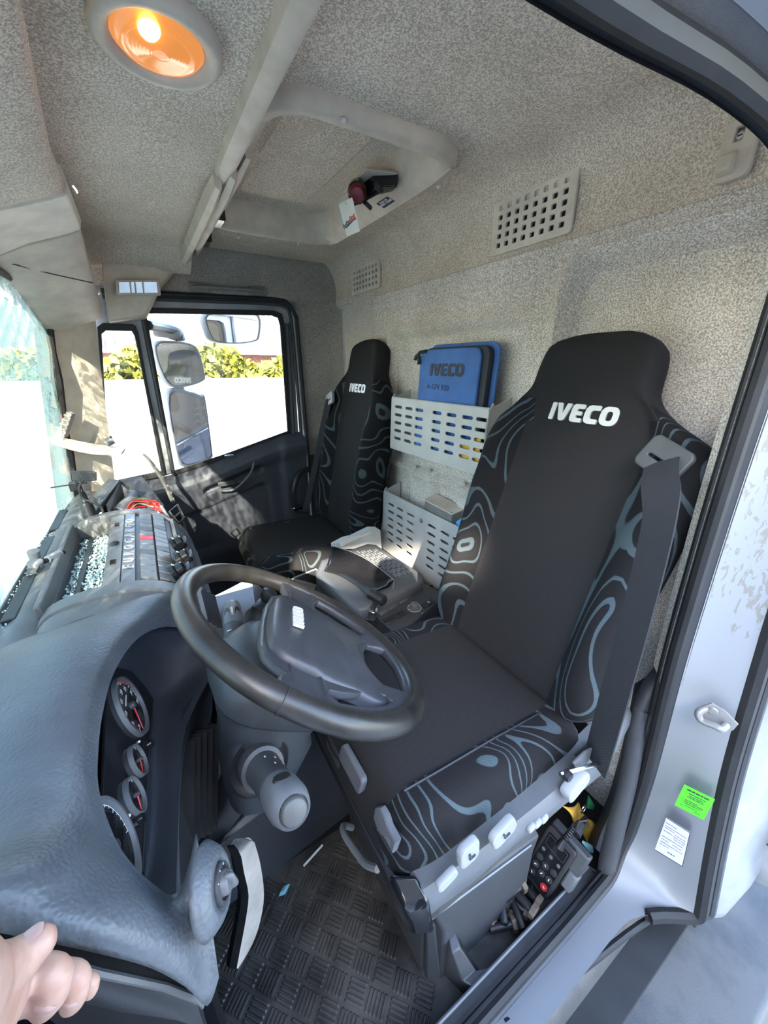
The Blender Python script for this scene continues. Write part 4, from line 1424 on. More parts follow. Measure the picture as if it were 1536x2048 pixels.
mk('tiled_slope', grid(roof2, 60, 20), 'tile', rf, smooth=True)
rnd = random.Random(4)
for i in range(14):
    t = i / 13
    p = Vector((3.0 + 1.35 * t + rnd.uniform(-.1, .1), 8.4, 1.15 + 2.2 * t))
    mk('broken_timber', tube([p, p + Vector((.45 + rnd.uniform(0, .3), .2, rnd.uniform(-.05, .35)))], rnd.uniform(.025, .05), 5), 'timber', rf)
mk('gable_timber', tube([(2.95, 8.45, 1.05), (4.45, 8.6, 3.6)], .08, 6), 'timber', rf)
mk('gable_wall', prism([(3.2, GZ), (8.6, GZ), (8.6, 3.4), (4.6, 3.4), (3.1, 1.0)], 'y', 8.9, 9.0), 'render_wall', rf)

# ---- mirrors of the passenger side


def mirror(name, lab, cs, y, dep, back):
    """housing outline from image points on the plane y, glass facing the driver"""
    t = thing(name, lab, 'mirror', tuple(P(*cs[0], 'y', y)))
    pts = [P(u, v, 'y', y) for u, v in cs]
    c = sum(pts, Vector()) / len(pts)
    pts = [p + Y_ * (p.x - c.x) * .35 for p in pts]
    sm = smoothpts(pts, 4, True)
    n = Vector((.35, -1, -.05)).normalized()
    mk('mirror_glass', loft([[c + (p - c) * .90 + n * .006 for p in sm], [c + (p - c) * .905 + n * .002 for p in sm]]), 'mirror', t, smooth=True)
    mk('mirror_housing', loft([[c + (p - c) * .92 + n * .002 for p in sm], [c + (p - c) * .97 + n * .009 for p in sm], [c + (p - c) * 1.0 + n * .002 for p in sm], [c + (p - c) * 1.0 - n * dep * .4 for p in sm], [c + (p - c) * .8 - n * dep * .9 for p in sm], [c + (p - c) * .4 - n * dep for p in sm]]), 'trim_dark', t, smooth=True)
    return t, c


m1, c1 = mirror('wide_mirror', 'squarish wide angle door mirror seen through the passenger window, upper one on the arm', [(306, 690), (345, 682), (385, 688), (400, 705), (411, 750), (408, 762), (380, 772), (345, 774), (322, 750)], 2.34, .09, 0)
m2, c2 = mirror('main_mirror', 'tall main door mirror hanging below the squarish mirror on the arm', [(334, 783), (380, 783), (405, 792), (412, 800), (425, 900), (424, 918), (400, 928), (362, 930), (345, 880)], 2.34, .10, 0)
m3, c3 = mirror('kerb_mirror', 'wide kerb view mirror above the passenger window', [(407, 630), (470, 626), (522, 628), (523, 672), (510, 683), (470, 688), (425, 684), (410, 664)], 2.32, .08, 0)
mk('mirror_arm', tube(smoothpts([P(296, 650, 'y', 2.075), P(325, 655, 'y', 2.28), P(355, 664, 'y', 2.36), P(362, 680, 'y', 2.36)], 4), [.02] * 13, 8), 'charcoal', m1, smooth=True)
mk('mirror_hood', tube(smoothpts([P(305, 661, 'y', 2.36), P(335, 662, 'y', 2.36), P(362, 673, 'y', 2.36)], 4), [.022, .028, .03, .032, .033, .034, .033, .03, .018], 8), 'trim_dark', m1, smooth=True)
mk('mirror_arm', tube([P(355, 765, 'y', 2.38), P(362, 790, 'y', 2.38)], .028, 8), 'trim_dark', m2, smooth=True)
mk('mirror_arm', tube([P(450, 622, 'y', 2.33), P(448, 600, 'y', 2.2), P(446, 592, 'y', 2.085)], .016, 8), 'charcoal', m3, smooth=True)

# ---- step and ground beside the driver's door
stp = thing('entry_step', 'dusty black plastic entry step panel below the white door sill', 'step', (.7, 0, -.1))


def stepf(u, w):
    x = .25 + u * 1.35; y = .135 - w * .30
    z = .035 - .075 * sstep(0, .12, w) - .012 * w + (-.20 * sstep(.72, 1.0, w))
    if x > .80:
        z += .085 * sstep(.80, .86, x) * (1 - sstep(0.05, .22, w))
    return (x, y, z - .02)


mk('step_panel', grid(stepf, 60, 40), 'step', stp, smooth=True)
mk('step_seal', tube(smoothpts([P(1010, 2048, 'z', .03), P(1150, 1950, 'z', .03), P(1280, 1850, 'z', .03), P(1340, 1822, 'z', .035), P(1372, 1832, 'z', .035), P(1392, 1850, 'z', .03)], 4), .007, 8), 'rubber', stp, smooth=True)
fq = [P(1440, 1735, 'x', 1.02), P(1470, 1640, 'x', 1.02), P(1540, 1600, 'x', 1.02), P(1680, 1560, 'x', 1.02), P(1680, 1850, 'x', 1.02), P(1536, 1778, 'x', 1.02)]
fp = mk('side_fairing', loft([fq, [p + X_ * .03 for p in fq]]), 'white', bev=.004)
fs = mk('fairing_seam', tube([P(1475, 1655, 'x', 1.018), P(1536, 1690, 'x', 1.018), P(1600, 1725, 'x', 1.018)], .002, 6), 'darkink'); fs.parent = fp
tag(fp, 'white body fairing below the rear edge of the open driver door', 'fairing')
# ---- blocks added to shade the driver's side; a bare tree towards the sun (outside the frame)
SH = Vector((SUN_DIR.x, SUN_DIR.y, 0)).normalized(); SA = Vector((-SH.y, SH.x, 0)); SS = -SUN_DIR.z / sqrt(SUN_DIR.x ** 2 + SUN_DIR.y ** 2)


def sunward(a, zr, D): return -SH * D + SA * a + Z_ * (zr + SS * D)


hs_ = thing('added_shade_block', 'plain unseen block added to shade the driver side of the cab', 'light blocker', tuple(sunward(0, 0, 9) * 1))
def hbox(a0, a1, zr, D, dep):
    p = [sunward(a0, zr, D), sunward(a1, zr, D), sunward(a1, zr, D) - SH * dep, sunward(a0, zr, D) - SH * dep]
    return loft([[Vector((q.x, q.y, GZ)) for q in p], p])


mk('low_shade_block', hbox(-3, 7, 1.19, 9, 4), 'render_wall', hs_)
mk('tall_shade_block', hbox(-9, -.30, 3.2, 9.0, 5), 'render_wall', hs_)
tr_e = thing('yard_tree', 'bare branched tree in front of the truck', 'tree', tuple(sunward(2.2, 0, 3.0)))
rnd = random.Random(21)
tb = sunward(2.3, 0, 3.0); tb.z = GZ
trunk = [tb, tb + Vector((.05, 0, 1.6)), sunward(2.1, 1.7, 3.0), sunward(1.9, 2.9, 3.0)]
mk('trunk', tube(smoothpts(trunk, 3), [.10, .10, .09, .09, .08, .07, .06, .05, .05, .04], 8), 'bark', tr_e, smooth=True)
for i in range(26):
    a0 = rnd.uniform(1.9, 2.3); z0 = rnd.uniform(1.2, 2.6)
    pts_ = [sunward(a0, z0, 3.0)]
    aa, zz, dd = a0, z0, 3.0
    for k in range(4):
        aa -= rnd.uniform(.1, .35); zz += rnd.uniform(-.12, .28); dd += rnd.uniform(-.2, .2)
        pts_.append(sunward(aa, zz, dd))
    sp_ = smoothpts(pts_, 3)
    mk('branch', tube(sp_, [.016 - .012 * j / (len(sp_) - 1) for j in range(len(sp_))], 5), 'bark', tr_e)

# unseen tree, added with its crown shaped to keep sun off the passenger seat
lt = thing('added_shade_tree', 'unseen leafy tree added to keep sun off the passenger seat', 'tree', tuple(sunward(-2.6, 0, 6.5)))
lb = sunward(-2.4, 0, 6.5); lb.z = GZ
mk('trunk', tube([lb, lb + Z_ * 2.5, sunward(-1.5, 1.1, 6.5), sunward(-.3, 1.9, 6.5)], [.2, .18, .14, .06], 8), 'bark', lt, smooth=True)
rnd = random.Random(8); m_ = M()
for i in range(5200):
    a = rnd.uniform(-1.6, .50); zr = 1.335 + 1.25 * rnd.random(); c = sunward(a, zr, 6.5 + rnd.uniform(-.5, .5))
    u_ = Vector((rnd.uniform(-1, 1), rnd.uniform(-1, 1), rnd.uniform(-1, 1))).normalized(); v_ = u_.orthogonal().normalized(); s = rnd.uniform(.05, .09)
    m_.add(([c - u_ * s, c + v_ * s * .6, c + u_ * s, c - v_ * s * .6], [(0, 1, 2, 3)]))
mk('leaves', m_.get(), 'hedge', lt)['kind'] = 'stuff'
# ================================================================== dashboard
da = thing('dashboard', 'dark grey dashboard with a hooded instrument cluster, broken open at its far end', 'dashboard', (-.15, 1.0, .6))
# hood over the instruments: outer edge O_i to lip L_i
LIP = [P(396, 1246, 'y', .81), P(330, 1232, 'y', .79), P(270, 1250, 'y', .72), P(215, 1310, 'y', .62), P(180, 1400, 'y', .53), P(165, 1500, 'y', .46), P(170, 1580, 'y', .40), P(205, 1680, 'y', .345), P(250, 1745, 'y', .31), P(300, 1790, 'y', .29), P(338, 1812, 'y', .284), P(362, 1790, 'y', .288), P(380, 1735, 'y', .297), P(394, 1672, 'y', .31)]
OUT = [P(396, 1238, 'y', .845), P(320, 1186, 'y', .86), Vector((-.20, .86, .722)), Vector((-.325, .84, .712)), Vector((-.345, .66, .715)), Vector((-.345, .50, .72)), Vector((-.34, .39, .745)), P(-170, 1835, 'y', .30), P(0, 1866, 'y', .270), P(186, 1905, 'y', .25), P(300, 1936, 'y', .244), P(372, 1975, 'y', .240), P(415, 2012, 'y', .240), P(438, 1955, 'y', .246)]
MIDB = [.0, .012, .03, .042, .048, .048, .046, .045, .030, .026, .022, .018, .014, .006]
NL = len(LIP)


def dens(lst, k=4): return smoothpts(lst, k)


LIPs, OUTs = dens(LIP), dens(OUT)
MB = []
for i in range(NL - 1):
    for q in range(4): MB.append(MIDB[i] + (MIDB[i + 1] - MIDB[i]) * q / 4)
MB.append(MIDB[-1])
rows = []
# bulge direction: towards the eye and up
NW = 12
for i in range(len(LIPs)):
    L, O = LIPs[i], OUTs[i]
    bd = Vector((.15, -.45, .85)).normalized()
    r = []
    for w in range(NW + 1):
        t = w / NW
        h = 4 * t * (1 - t)
        r.append(L.lerp(O, t) + bd * MB[i] * h ** .8)
    rows.append(r)
# rolled lip: first row turns inside
cl = Vector((-.06, .50, .66))
full = []
for r in rows:
    ins = (cl - r[0]).normalized()
    a_in = r[0] + ins * .012 + Vector((.0, .0, -.010)); a_0 = r[0] + ins * .004 - Vector((0, 0, .001))
    e = (r[-1] - r[-2]).normalized()
    full.append([a_in + ins * .006, a_in, a_0] + r + ([r[-1] + Vector((0, .010, -.006)), r[-1] + Vector((.002, .022, -.004))] if len(full) > 28 else [r[-1] + Vector((-.004, 0, -.006)), r[-1] + Vector((-.008, 0, -.016))]))
mk('instrument_hood', loft(full, False, False), 'dash', da, smooth=True, angle=180)

# instrument panel plane
al_ = radians(74)
CN = Vector((sin(al_), 0, cos(al_))); CS = Vector((cos(al_), 0, -sin(al_)))
C0 = P(265, 1555, 'y', .50)


def onc(u, v, h=0.0):
    d = (P(u, v, 'y', 1.0) - EYE)
    k = ((C0 + CN * h) - EYE).dot(CN) / d.dot(CN)
    return EYE + d * k


def cl2(u, v):
    q = onc(u, v) - C0
    return (q.y, -q.dot(CS))          # panel coordinates: x to the right of the driver, y up


pm = frame(C0, Y_, -CS, CN)
pan = [cl2(305, 1400), cl2(287, 1372), cl2(262, 1344), cl2(232, 1336), cl2(200, 1342), (cl2(200, 1342)[0] + .004, .078), (-.155, .06), (-.155, -.01), (cl2(284, 1745)[0] - .02, cl2(284, 1745)[1] - .004), cl2(284, 1745)]
mk('instrument_panel', tf(plate(pan, [], .004, .001), pm), 'blackgloss', da)
mk('panel_edge', tube([onc(305, 1400, .002), onc(299, 1480, .002), onc(295, 1560, .002), onc(290, 1640, .002), onc(284, 1745, .002)], .0016, 6), 'rubber', da, smooth=True)


def gauge(name, cu, cv, r, a0, a1, nums, needle, big, arc=True):
    x, y = cl2(cu, cv)
    g = mk(name, tf(lathe([(0, .004), (r * .86, .004)], (x, y, 0), (0, 0, 1), 32), pm), 'blackgloss', da, smooth=True)
    mk('gauge_ring', tf(lathe([(r * .86, .004), (r * .90, .0085), (r * .97, .0085), (r, .002)], (x, y, 0), (0, 0, 1), 40), pm), 'midgrey', g, smooth=True)
    m_ = M()
    n = 24 if big else 8
    for i in range(n + 1):
        a = a0 + (a1 - a0) * i / n; L = r * (.10 if i % 4 == 0 else .06)
        m_.add(tf(box(r * .84 - L, r * .84, -.0004, .0004, .0042, .0046), Matrix.Translation((x, y, 0)) @ Matrix.Rotation(a, 4, 'Z')))
    o = mk('scale_marks', tf(m_.get(), pm), 'whiteprint', g)
    o['kind'] = 'stuff'
    if arc:
        m_ = M()
        for i in range(40):
            a, b = a0 + (a1 - a0) * i / 40, a0 + (a1 - a0) * (i + 1) / 40
            m_.add(([Vector((x + cos(q) * rr, y + sin(q) * rr, .0044)) for q, rr in ((a, r * .835), (b, r * .835), (b, r * .815), (a, r * .815))], [(0, 1, 2, 3)]))
        mk('scale_arc', tf(m_.get(), pm), 'whiteprint', g)
    for k, s in enumerate(nums):
        a = a0 + (a1 - a0) * k / (len(nums) - 1)
        t = text(s, r * .19, .0001)
        o = mk('scale_number', tf(t, pm @ Matrix.Translation((x + cos(a) * r * .63, y + sin(a) * r * .63 - r * .07, .0045))), 'whiteprint', g)
    mk('needle', tf(loft([[(-.1 * r, -.035 * r, .007), (-.1 * r, .035 * r, .007), (-.1 * r, 0, .009)], [(.80 * r, -.008 * r, .007), (.80 * r, .008 * r, .007), (.80 * r, 0, .008)]]), pm @ Matrix.Translation((x, y, 0)) @ Matrix.Rotation(needle, 4, 'Z')), 'red', g)
    mk('needle_cap', tf(lathe([(0, .012), (r * .10, .011), (r * .13, .006), (r * .13, .004)], (x, y, 0), (0, 0, 1), 16), pm), 'charcoal', g, smooth=True)
    return g, x, y


def seglen(a, b):
    q = onc(*a) - onc(*b); return q.length


rt = seglen((240, 1357), (272, 1473)) / 2
g, x, y = gauge('tachometer', 256, 1415, rt, radians(222), radians(-30), ['0', '5', '10', '15', '20', '25', '30', '35'][:8], radians(228), True)
for a, b, mt in ((110, 150, 'green'), (60, 75, 'yellow'), (0, 58, 'redprint')):
    m_ = M()
    for i in range(12):
        p, q = radians(a + (b - a) * i / 12), radians(a + (b - a) * (i + 1) / 12)
        m_.add(([Vector((x + cos(k) * rr, y + sin(k) * rr, .0048)) for k, rr in ((p, rt * .855), (q, rt * .855), (q, rt * .80), (p, rt * .80))], [(0, 1, 2, 3)]))
    mk('scale_zone', tf(m_.get(), pm), mt, g)
mk('dial_mark', tf(plate(stadium(0, 0, rt * .5, rt * .05), [], .0004), pm @ Matrix.Translation((x, y + rt * .28, .0045))), 'whiteprint', g)
gs = seglen((258, 1492), (276, 1556)) / 2
gauge('small_gauge', 269, 1525, gs, radians(200), radians(20), [], radians(205), False)
gauge('small_gauge', 262, 1596, gs * 1.05, radians(200), radians(20), [], radians(215), False)
gauge('speedometer', 215, 1702, rt * 1.05, radians(222), radians(-42), [], radians(220), True)
for u, v in ((207, 1358), (277, 1484), (257, 1632), (288, 1606)):
    mk('panel_pin', lathe([(0, .003), (.0018, .002), (.002, 0)], onc(u, v, .002), CN, 8), 'whiteprint', da)
for u, v in ((297, 1489), (278, 1640)):
    mk('panel_clip', lathe([(0, .008), (.006, .006), (.0075, 0)], onc(u, v, .002), CN, 12), 'blackgloss', da, smooth=True)
# liner between the panel and the lip / lower edge
edge = [onc(178, 1330), onc(200, 1340), onc(232, 1335), onc(262, 1343), onc(287, 1371), onc(305, 1399), onc(300, 1480), onc(295, 1560), onc(290, 1640), onc(284, 1745)]
outl = [P(208, 1306, 'y', .64), P(262, 1262, 'y', .73), P(330, 1245, 'y', .80), P(395, 1262, 'y', .82), P(418, 1300, 'y', .78), P(423, 1345, 'y', .72), P(372, 1455, 'y', .585), P(360, 1560, 'y', .50), P(356, 1660, 'y', .42), P(352, 1790, 'y', .32)]
e_, ou = dens(edge), dens(outl)
rows = []
for a, b in zip(e_, ou):
    nrm = Vector((.5, -.3, .6)).normalized()
    rows.append([a.lerp(b, t) - nrm * .022 * sin(pi * t) * (1 if t < 1 else 0) for t in [k / 8 for k in range(9)]])
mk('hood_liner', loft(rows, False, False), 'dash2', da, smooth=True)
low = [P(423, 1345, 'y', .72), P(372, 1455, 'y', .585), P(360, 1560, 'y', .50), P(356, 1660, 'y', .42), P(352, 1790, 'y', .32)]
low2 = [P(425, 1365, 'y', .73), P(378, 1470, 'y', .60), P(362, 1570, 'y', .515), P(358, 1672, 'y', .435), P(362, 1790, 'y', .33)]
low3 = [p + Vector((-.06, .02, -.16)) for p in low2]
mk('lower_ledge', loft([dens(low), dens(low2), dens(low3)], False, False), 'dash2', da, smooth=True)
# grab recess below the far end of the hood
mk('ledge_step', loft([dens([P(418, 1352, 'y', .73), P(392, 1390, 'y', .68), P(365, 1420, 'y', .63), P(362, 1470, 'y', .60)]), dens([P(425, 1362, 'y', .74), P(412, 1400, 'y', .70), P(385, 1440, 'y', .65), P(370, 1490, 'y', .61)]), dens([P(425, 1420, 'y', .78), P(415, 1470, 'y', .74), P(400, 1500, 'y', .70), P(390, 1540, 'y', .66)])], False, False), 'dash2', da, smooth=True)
# light switch pod
pc = P(427, 1772, 'y', .276)
SWS = .64
pn = Vector((.90, -.32, .20)).normalized()
px_ = (Z_ - pn * pn.z).normalized()
mk('switch_pod', lathe([(r_ * .66, h_) for r_, h_ in [(.058, -.006), (.054, -.002), (.047, .004), (.039, .0078), (.031, .0088), (.029, .005)]], pc, pn, 32), 'dash', da, smooth=True, angle=180)
sw = thing('light_switch', 'round headlamp switch knob on the near lower corner of the dashboard', 'switch', tuple(pc))
mk('switch_ring', lathe([(r_ * .62, h_) for r_, h_ in [(.0285, .004), (.027, .0105), (.022, .011), (.0205, .007), (0, .007)]], pc, pn, 32), 'charcoal', sw, smooth=True)
mk('switch_knob', lathe([(r_ * .62, h_ * .7) for r_, h_ in [(.018, .006), (.0165, .020), (.013, .024), (.0, .024)]], pc, pn, 24), 'midgrey', sw, smooth=True)
m2 = frame(pc, pn.cross(px_), px_, pn) @ Matrix.Scale(.62, 4)
mk('knob_grip', tf(loft([[(-.006, -.018, .020), (.006, -.018, .020), (.006, .018, .020), (-.006, .018, .020)], [(-.0045, -.015, .036), (.0045, -.015, .036), (.0045, .015, .036), (-.0045, .015, .036)]]), m2), 'midgrey', sw, bev=.003)
for a in (60, 100, 140):
    mk('switch_mark', tf(box(.0215, .0245, -.0006, .0006, .0165, .0178), m2 @ Matrix.Rotation(radians(a), 4, 'Z')), 'whiteprint', sw)

# lower panel below the near end of the dashboard
lw = [P(-60, 1890, 'y', .285), P(60, 1905, 'y', .275), P(200, 1945, 'y', .262), P(330, 1972, 'y', .258), P(392, 1996, 'y', .258), P(404, 2010, 'y', .262)]
lp_ = thing('lower_panel', 'black plastic panel below the dashboard end beside the hand', 'panel', (-.06, .26, .4))
dn = [[p + Vector((.004, .012, -.004)) for p in lw], lw, [p + Vector((.0, -.004, -.012)) for p in lw], [p + Vector((.0, -.006, -.05)) for p in lw], [p + Vector((.004, .004, -.09)) for p in lw], [p + Vector((.010, .012, -.20)) for p in lw], [p + Vector((.0, .02, -.55)) for p in lw]]
mk('panel_skin', loft(dn, False, False), 'black', lp_, smooth=True)
mk('panel_edge', tube([p + Vector((0, -.001, .001)) for p in lw], .003, 6), 'midgrey', lp_, smooth=True)
# dark structure inside the gap
mk('dash_frame', loft([[Vector((-.34, .36, .55)), Vector((-.06, .30, .52)), Vector((-.06, .275, .0)), Vector((-.34, .30, .0))], [Vector((-.34, .40, .55)), Vector((-.06, .34, .52)), Vector((-.06, .33, .0)), Vector((-.34, .34, .0))]]), 'blackgloss', da)

# ---- centre section: top pad along the windscreen
def top(u, w):
    y = .80 + u * 1.13; x = -.338 + w * .09
    return (x + .02 * sstep(1.5, 1.95, y), y, .700 + .012 * sstep(0, .5, w) + .010 * sin(pi * w))


mk('cowl_pad', grid(top, 30, 8), 'dashplain', da, smooth=True)
for k in range(3):
    y = .95 + k * .27
    mk('demist_slot', box(-.326, -.302, y, y + .21, .709, .7215), 'black', da, bev=.002)
# near side arch of the tray (thin raised wall following the section)
arc = [(-.262, .716), (-.235, .742), (-.18, .755), (-.11, .756), (-.05, .742), (-.005, .715), (.032, .675), (.058, .62), (.07, .55)]
arcs = smoothpts([Vector((x, 0, z)) for x, z in arc], 4)


def archwall(name, y0, y1, dz0=0.0, mat='dashplain', drop=.10):
    r = []
    for p in arcs:
        r.append([Vector((p.x, y0, p.z - .012 + dz0)), Vector((p.x, y0 + .004, p.z + dz0)), Vector((p.x, y1 - .004, p.z + dz0)), Vector((p.x, y1, p.z - .012 + dz0)), Vector((p.x - .02, y1, p.z - drop)), Vector((p.x - .02, y0, p.z - drop))])
    return mk(name, loft(r), mat, da, smooth=True)


archwall('near_arch', .885, .935)
archwall('far_arch', 1.445, 1.475)
# tray
fl = [P(170, 1048, 'y', 1.455), P(100, 1180, 'y', .925)]
mk('tray_floor', box(-.262, -.10, .93, 1.45, .684, .690), 'charcoal', da)
mk('tray_front_wall', hexa([Vector((-.262, .93, .65)), Vector((-.262, 1.45, .65)), Vector((-.268, 1.45, .742)), Vector((-.268, .93, .742))], [Vector((-.235, .93, .65)), Vector((-.235, 1.45, .65)), Vector((-.256, 1.45, .742)), Vector((-.256, .93, .742))]), 'dashplain', da, bev=.003)
mk('tray_step', hexa([Vector((-.222, .93, .689)), Vector((-.222, 1.40, .689)), Vector((-.219, 1.40, .704)), Vector((-.219, .93, .704))], [Vector((-.206, .93, .689)), Vector((-.206, 1.40, .689)), Vector((-.208, 1.40, .704)), Vector((-.208, .93, .704))]), 'black', da, bev=.002)
mk('tray_socket', box(-.190, -.165, 1.17, 1.22, .689, .693), 'blackgloss', da)
# rolled fascia: rear half of the arch between the tray and the buttons
def fasc(name, x0, x1, y0, y1, mat, off=0.0):
    pts = [p for p in arcs if x0 - 1e-6 <= p.x <= x1 + 1e-6]
    if len(pts) < 2: pts = [arcs[0], arcs[1]]
    r = [[Vector((p.x, y0, p.z - .010 + off)), Vector((p.x, y1, p.z - .010 + off)), Vector((p.x, y1, p.z - .030 + off)), Vector((p.x, y0, p.z - .030 + off))] for p in pts]
    return mk(name, loft(r), mat, da, smooth=True)


def zarc(x):
    for a, b in zip(arcs, arcs[1:]):
        if a.x <= x <= b.x: return a.z + (b.z - a.z) * (x - a.x) / max(1e-6, b.x - a.x)
    return .55


fasc('fascia_roll', -.150, .07, .935, 1.445, 'charcoal')
mk('fascia_chrome_panel', loft([[Vector((x, y, zarc(x) - .006)) for x in (-.150, -.138, -.125, -.118)] for y in (.94, 1.16)] + [[Vector((x, y, zarc(x) - .006)) for x in (-.152, -.138, -.125, -.118)] for y in (1.20, 1.44)], False, False), 'fascia', da, smooth=True)
mk('fascia_recess', lathe([(0, .001), (.012, .001), (.014, -.001)], (-.136, 1.185, zarc(-.136) - .004), (-.25, 0, 1), 20), 'blackgloss', da)
for y in (1.05, 1.33):
    mk('fascia_hole', box(-.140, -.128, y, y + .022, zarc(-.135) - .008, zarc(-.135) - .003), 'blackgloss', da)
# lettered strip
ls = mk('lettered_strip', loft([[Vector((x, y, zarc(x) - .004 + dz)) for x, dz in ((-.116, -.01), (-.115, 0), (-.088, 0), (-.087, -.01))] for y in (.938, 1.442)], False), 'midgrey', da, bev=.002)
ez = Vector((.12, 0, 1)).normalized()
lm = frame(Vector((-.1015, 1.19, zarc(-.1015) - .0035)), Y_, (Vector((-1, 0, .12))).normalized(), ez)
vf = text('EUROCARGO', 1.0, .5, .015, space=2.3)
xs = [p[0] for p in vf[0]]; ys = [p[1] for p in vf[0]]
s = .36 / (max(xs) - min(xs))
mk('strip_lettering', tf(([Vector(((p[0] - (max(xs) + min(xs)) / 2) * s, (p[1] - (max(ys) + min(ys)) / 2) * s * .42 / .42, p[2] * .003)) for p in vf[0]], vf[1]), lm), 'lightgrey', ls)
# button bank: two columns of keys down the roll
random.seed(5)
for j in range(14):
    y0 = .948 + j * .0352
    for x0, x1 in ((-.078, -.044), (-.042, -.010)):
        if j in (7, 8) and x0 > -.05 and j == 8: pass
        z0, z1 = zarc(x0) - .004, zarc(x1) - .004
        mt = 'red' if (j in (7,) and x0 < -.05) else ('charcoal' if (j + (x0 < -.05)) % 5 == 0 else 'midgrey')
        b = mk('push_button', hexa([Vector((x0, y0, z0 - .01)), Vector((x0, y0 + .0335, z0 - .01)), Vector((x1, y0 + .0335, z1 - .01)), Vector((x1, y0, z1 - .01))],
                                   [Vector((x0 + .001, y0 + .001, z0 + .003)), Vector((x0 + .001, y0 + .0325, z0 + .003)), Vector((x1 - .001, y0 + .0325, z1 + .003)), Vector((x1 - .001, y0 + .001, z1 + .003))]), mt, da, bev=.0012, seg=1)
        if mt == 'red': tag(b, 'red push button')
# radio/heater panel behind the buttons with three knobs
hp = [Vector((.004, .90, .700)), Vector((.004, 1.45, .700)), Vector((.058, 1.38, .585)), Vector((.058, .90, .585))]
hn = (hp[1] - hp[0]).cross(hp[3] - hp[0]).normalized()
if hn.x < 0: hn = -hn
mk('heater_panel', loft([hp, [p + hn * .012 for p in hp], [p + hn * .012 + (Vector((.03, 1.15, .64)) - p) * .04 for p in hp]]), 'dashplain', da, bev=.002)
for u, v in ((348, 1093), (358, 1121), (349, 1150)):
    d = P(u, v, 'y', 2) - EYE
    k = (hp[0] + hn * .012 - EYE).dot(hn) / d.dot(hn); c = EYE + d * k
    kb = mk('heater_knob', lathe([(.027, 0), (.026, .010), (.021, .013), (.020, .026), (.016, .029), (0, .029)], c, hn, 28), 'blackgloss', da, smooth=True)
    mk('knob_bar', tf(box(-.004, .004, -.018, .018, .028, .038), frame(c, hn.cross(Y_), Y_, hn)), 'charcoal', kb, bev=.002)
mk('lower_fascia', loft([[Vector((.05, y, .60)), Vector((.066, y, .52)), Vector((.03, y, .38)), Vector((-.05, y, .20)), Vector((-.12, y, .0))] for y in (.80, 1.0, 1.5, 1.93)], False, False), 'black', da, smooth=True)
# tall vents beside the wheel
for k in range(4):
    mk('vent_slat', tf(plate(stadium(0, 0, .085, .010, 0), [], .004, .001), frame(P(405 + k * 9, 1205 + k * 6, 'y', .80), (P(395, 1178, 'y', .80) - P(412, 1245, 'y', .80)).normalized(), X_, -Y_)), 'lightgrey' if k == 0 else 'charcoal', da, smooth=True)
# switch block between the tray and the hood, with six keys and a slot vent
blk = []
for p in arcs:
    if p.x > .05: continue
    blk.append([Vector((p.x, .835, p.z - .026)), Vector((p.x, .838, p.z - .012)), Vector((p.x, .882, p.z - .004)), Vector((p.x, .886, p.z - .016)), Vector((p.x - .01, .886, p.z - .10)), Vector((p.x - .01, .835, p.z - .10))])
mk('switch_block', loft(blk), 'dashplain', da, smooth=True)
q = [P(262, 1166, 'z', .738), P(315, 1182, 'z', .725), P(306, 1212, 'z', .722), P(262, 1200, 'z', .735)]
mk('key_recess', loft([[p + Z_ * .001 for p in q], [p + Z_ * .004 for p in q]]), 'blackgloss', da)
for i in range(3):
    for j in range(2):
        def bl(a, b): return q[0].lerp(q[1], b).lerp(q[3].lerp(q[2], b), a)
        c4 = [bl(.02 + i * .33, .12 + j * .42), bl(.02 + i * .33, .50 + j * .42), bl(.30 + i * .33, .50 + j * .42), bl(.30 + i * .33, .12 + j * .42)]
        mk('push_button', loft([[p + Z_ * .003 for p in c4], [p + Z_ * .011 for p in c4]]), 'midgrey', da, bev=.0012, seg=1)
q = [P(176, 1180, 'z', .735), P(187, 1182, 'z', .735), P(174, 1217, 'z', .738), P(163, 1219, 'z', .738)]
mk('slot_vent', loft([[p for p in q], [p + Z_ * .005 for p in q]]), 'blackgloss', da)

# ---- broken far end of the dashboard
mk('far_top_panel', hexa([P(186, 1030, 'y', 1.50), P(238, 960, 'y', 1.80), P(218, 955, 'y', 1.88), P(150, 1030, 'y', 1.58)], [p - Z_ * .02 for p in (P(186, 1030, 'y', 1.50), P(238, 960, 'y', 1.80), P(218, 955, 'y', 1.88), P(150, 1030, 'y', 1.58))]), 'dashplain', da, bev=.003)
mk('far_ledge', hexa([P(240, 960, 'y', 1.84), P(285, 952, 'y', 1.84), P(330, 1012, 'y', 1.64), P(318, 1022, 'y', 1.60)], [p - Z_ * .012 + Vector((-.006, 0, 0)) for p in (P(240, 960, 'y', 1.84), P(285, 952, 'y', 1.84), P(330, 1012, 'y', 1.64), P(318, 1022, 'y', 1.60))]), 'charcoal', da, bev=.003)
mk('far_cavity', hexa([Vector((-.25, 1.48, .60)), Vector((-.02, 1.48, .58)), Vector((-.02, 1.92, .58)), Vector((-.25, 1.92, .60))], [Vector((-.25, 1.48, .50)), Vector((-.02, 1.48, .48)), Vector((-.02, 1.92, .48)), Vector((-.25, 1.92, .50))]), 'black', da)
mk('cavity_rib', hexa([P(212, 1010, 'y', 1.55), P(240, 965, 'y', 1.80), P(244, 972, 'y', 1.80), P(220, 1020, 'y', 1.54)], [p - Z_ * .07 for p in (P(212, 1010, 'y', 1.55), P(240, 965, 'y', 1.80), P(244, 972, 'y', 1.80), P(220, 1020, 'y', 1.54))]), 'charcoal', da)
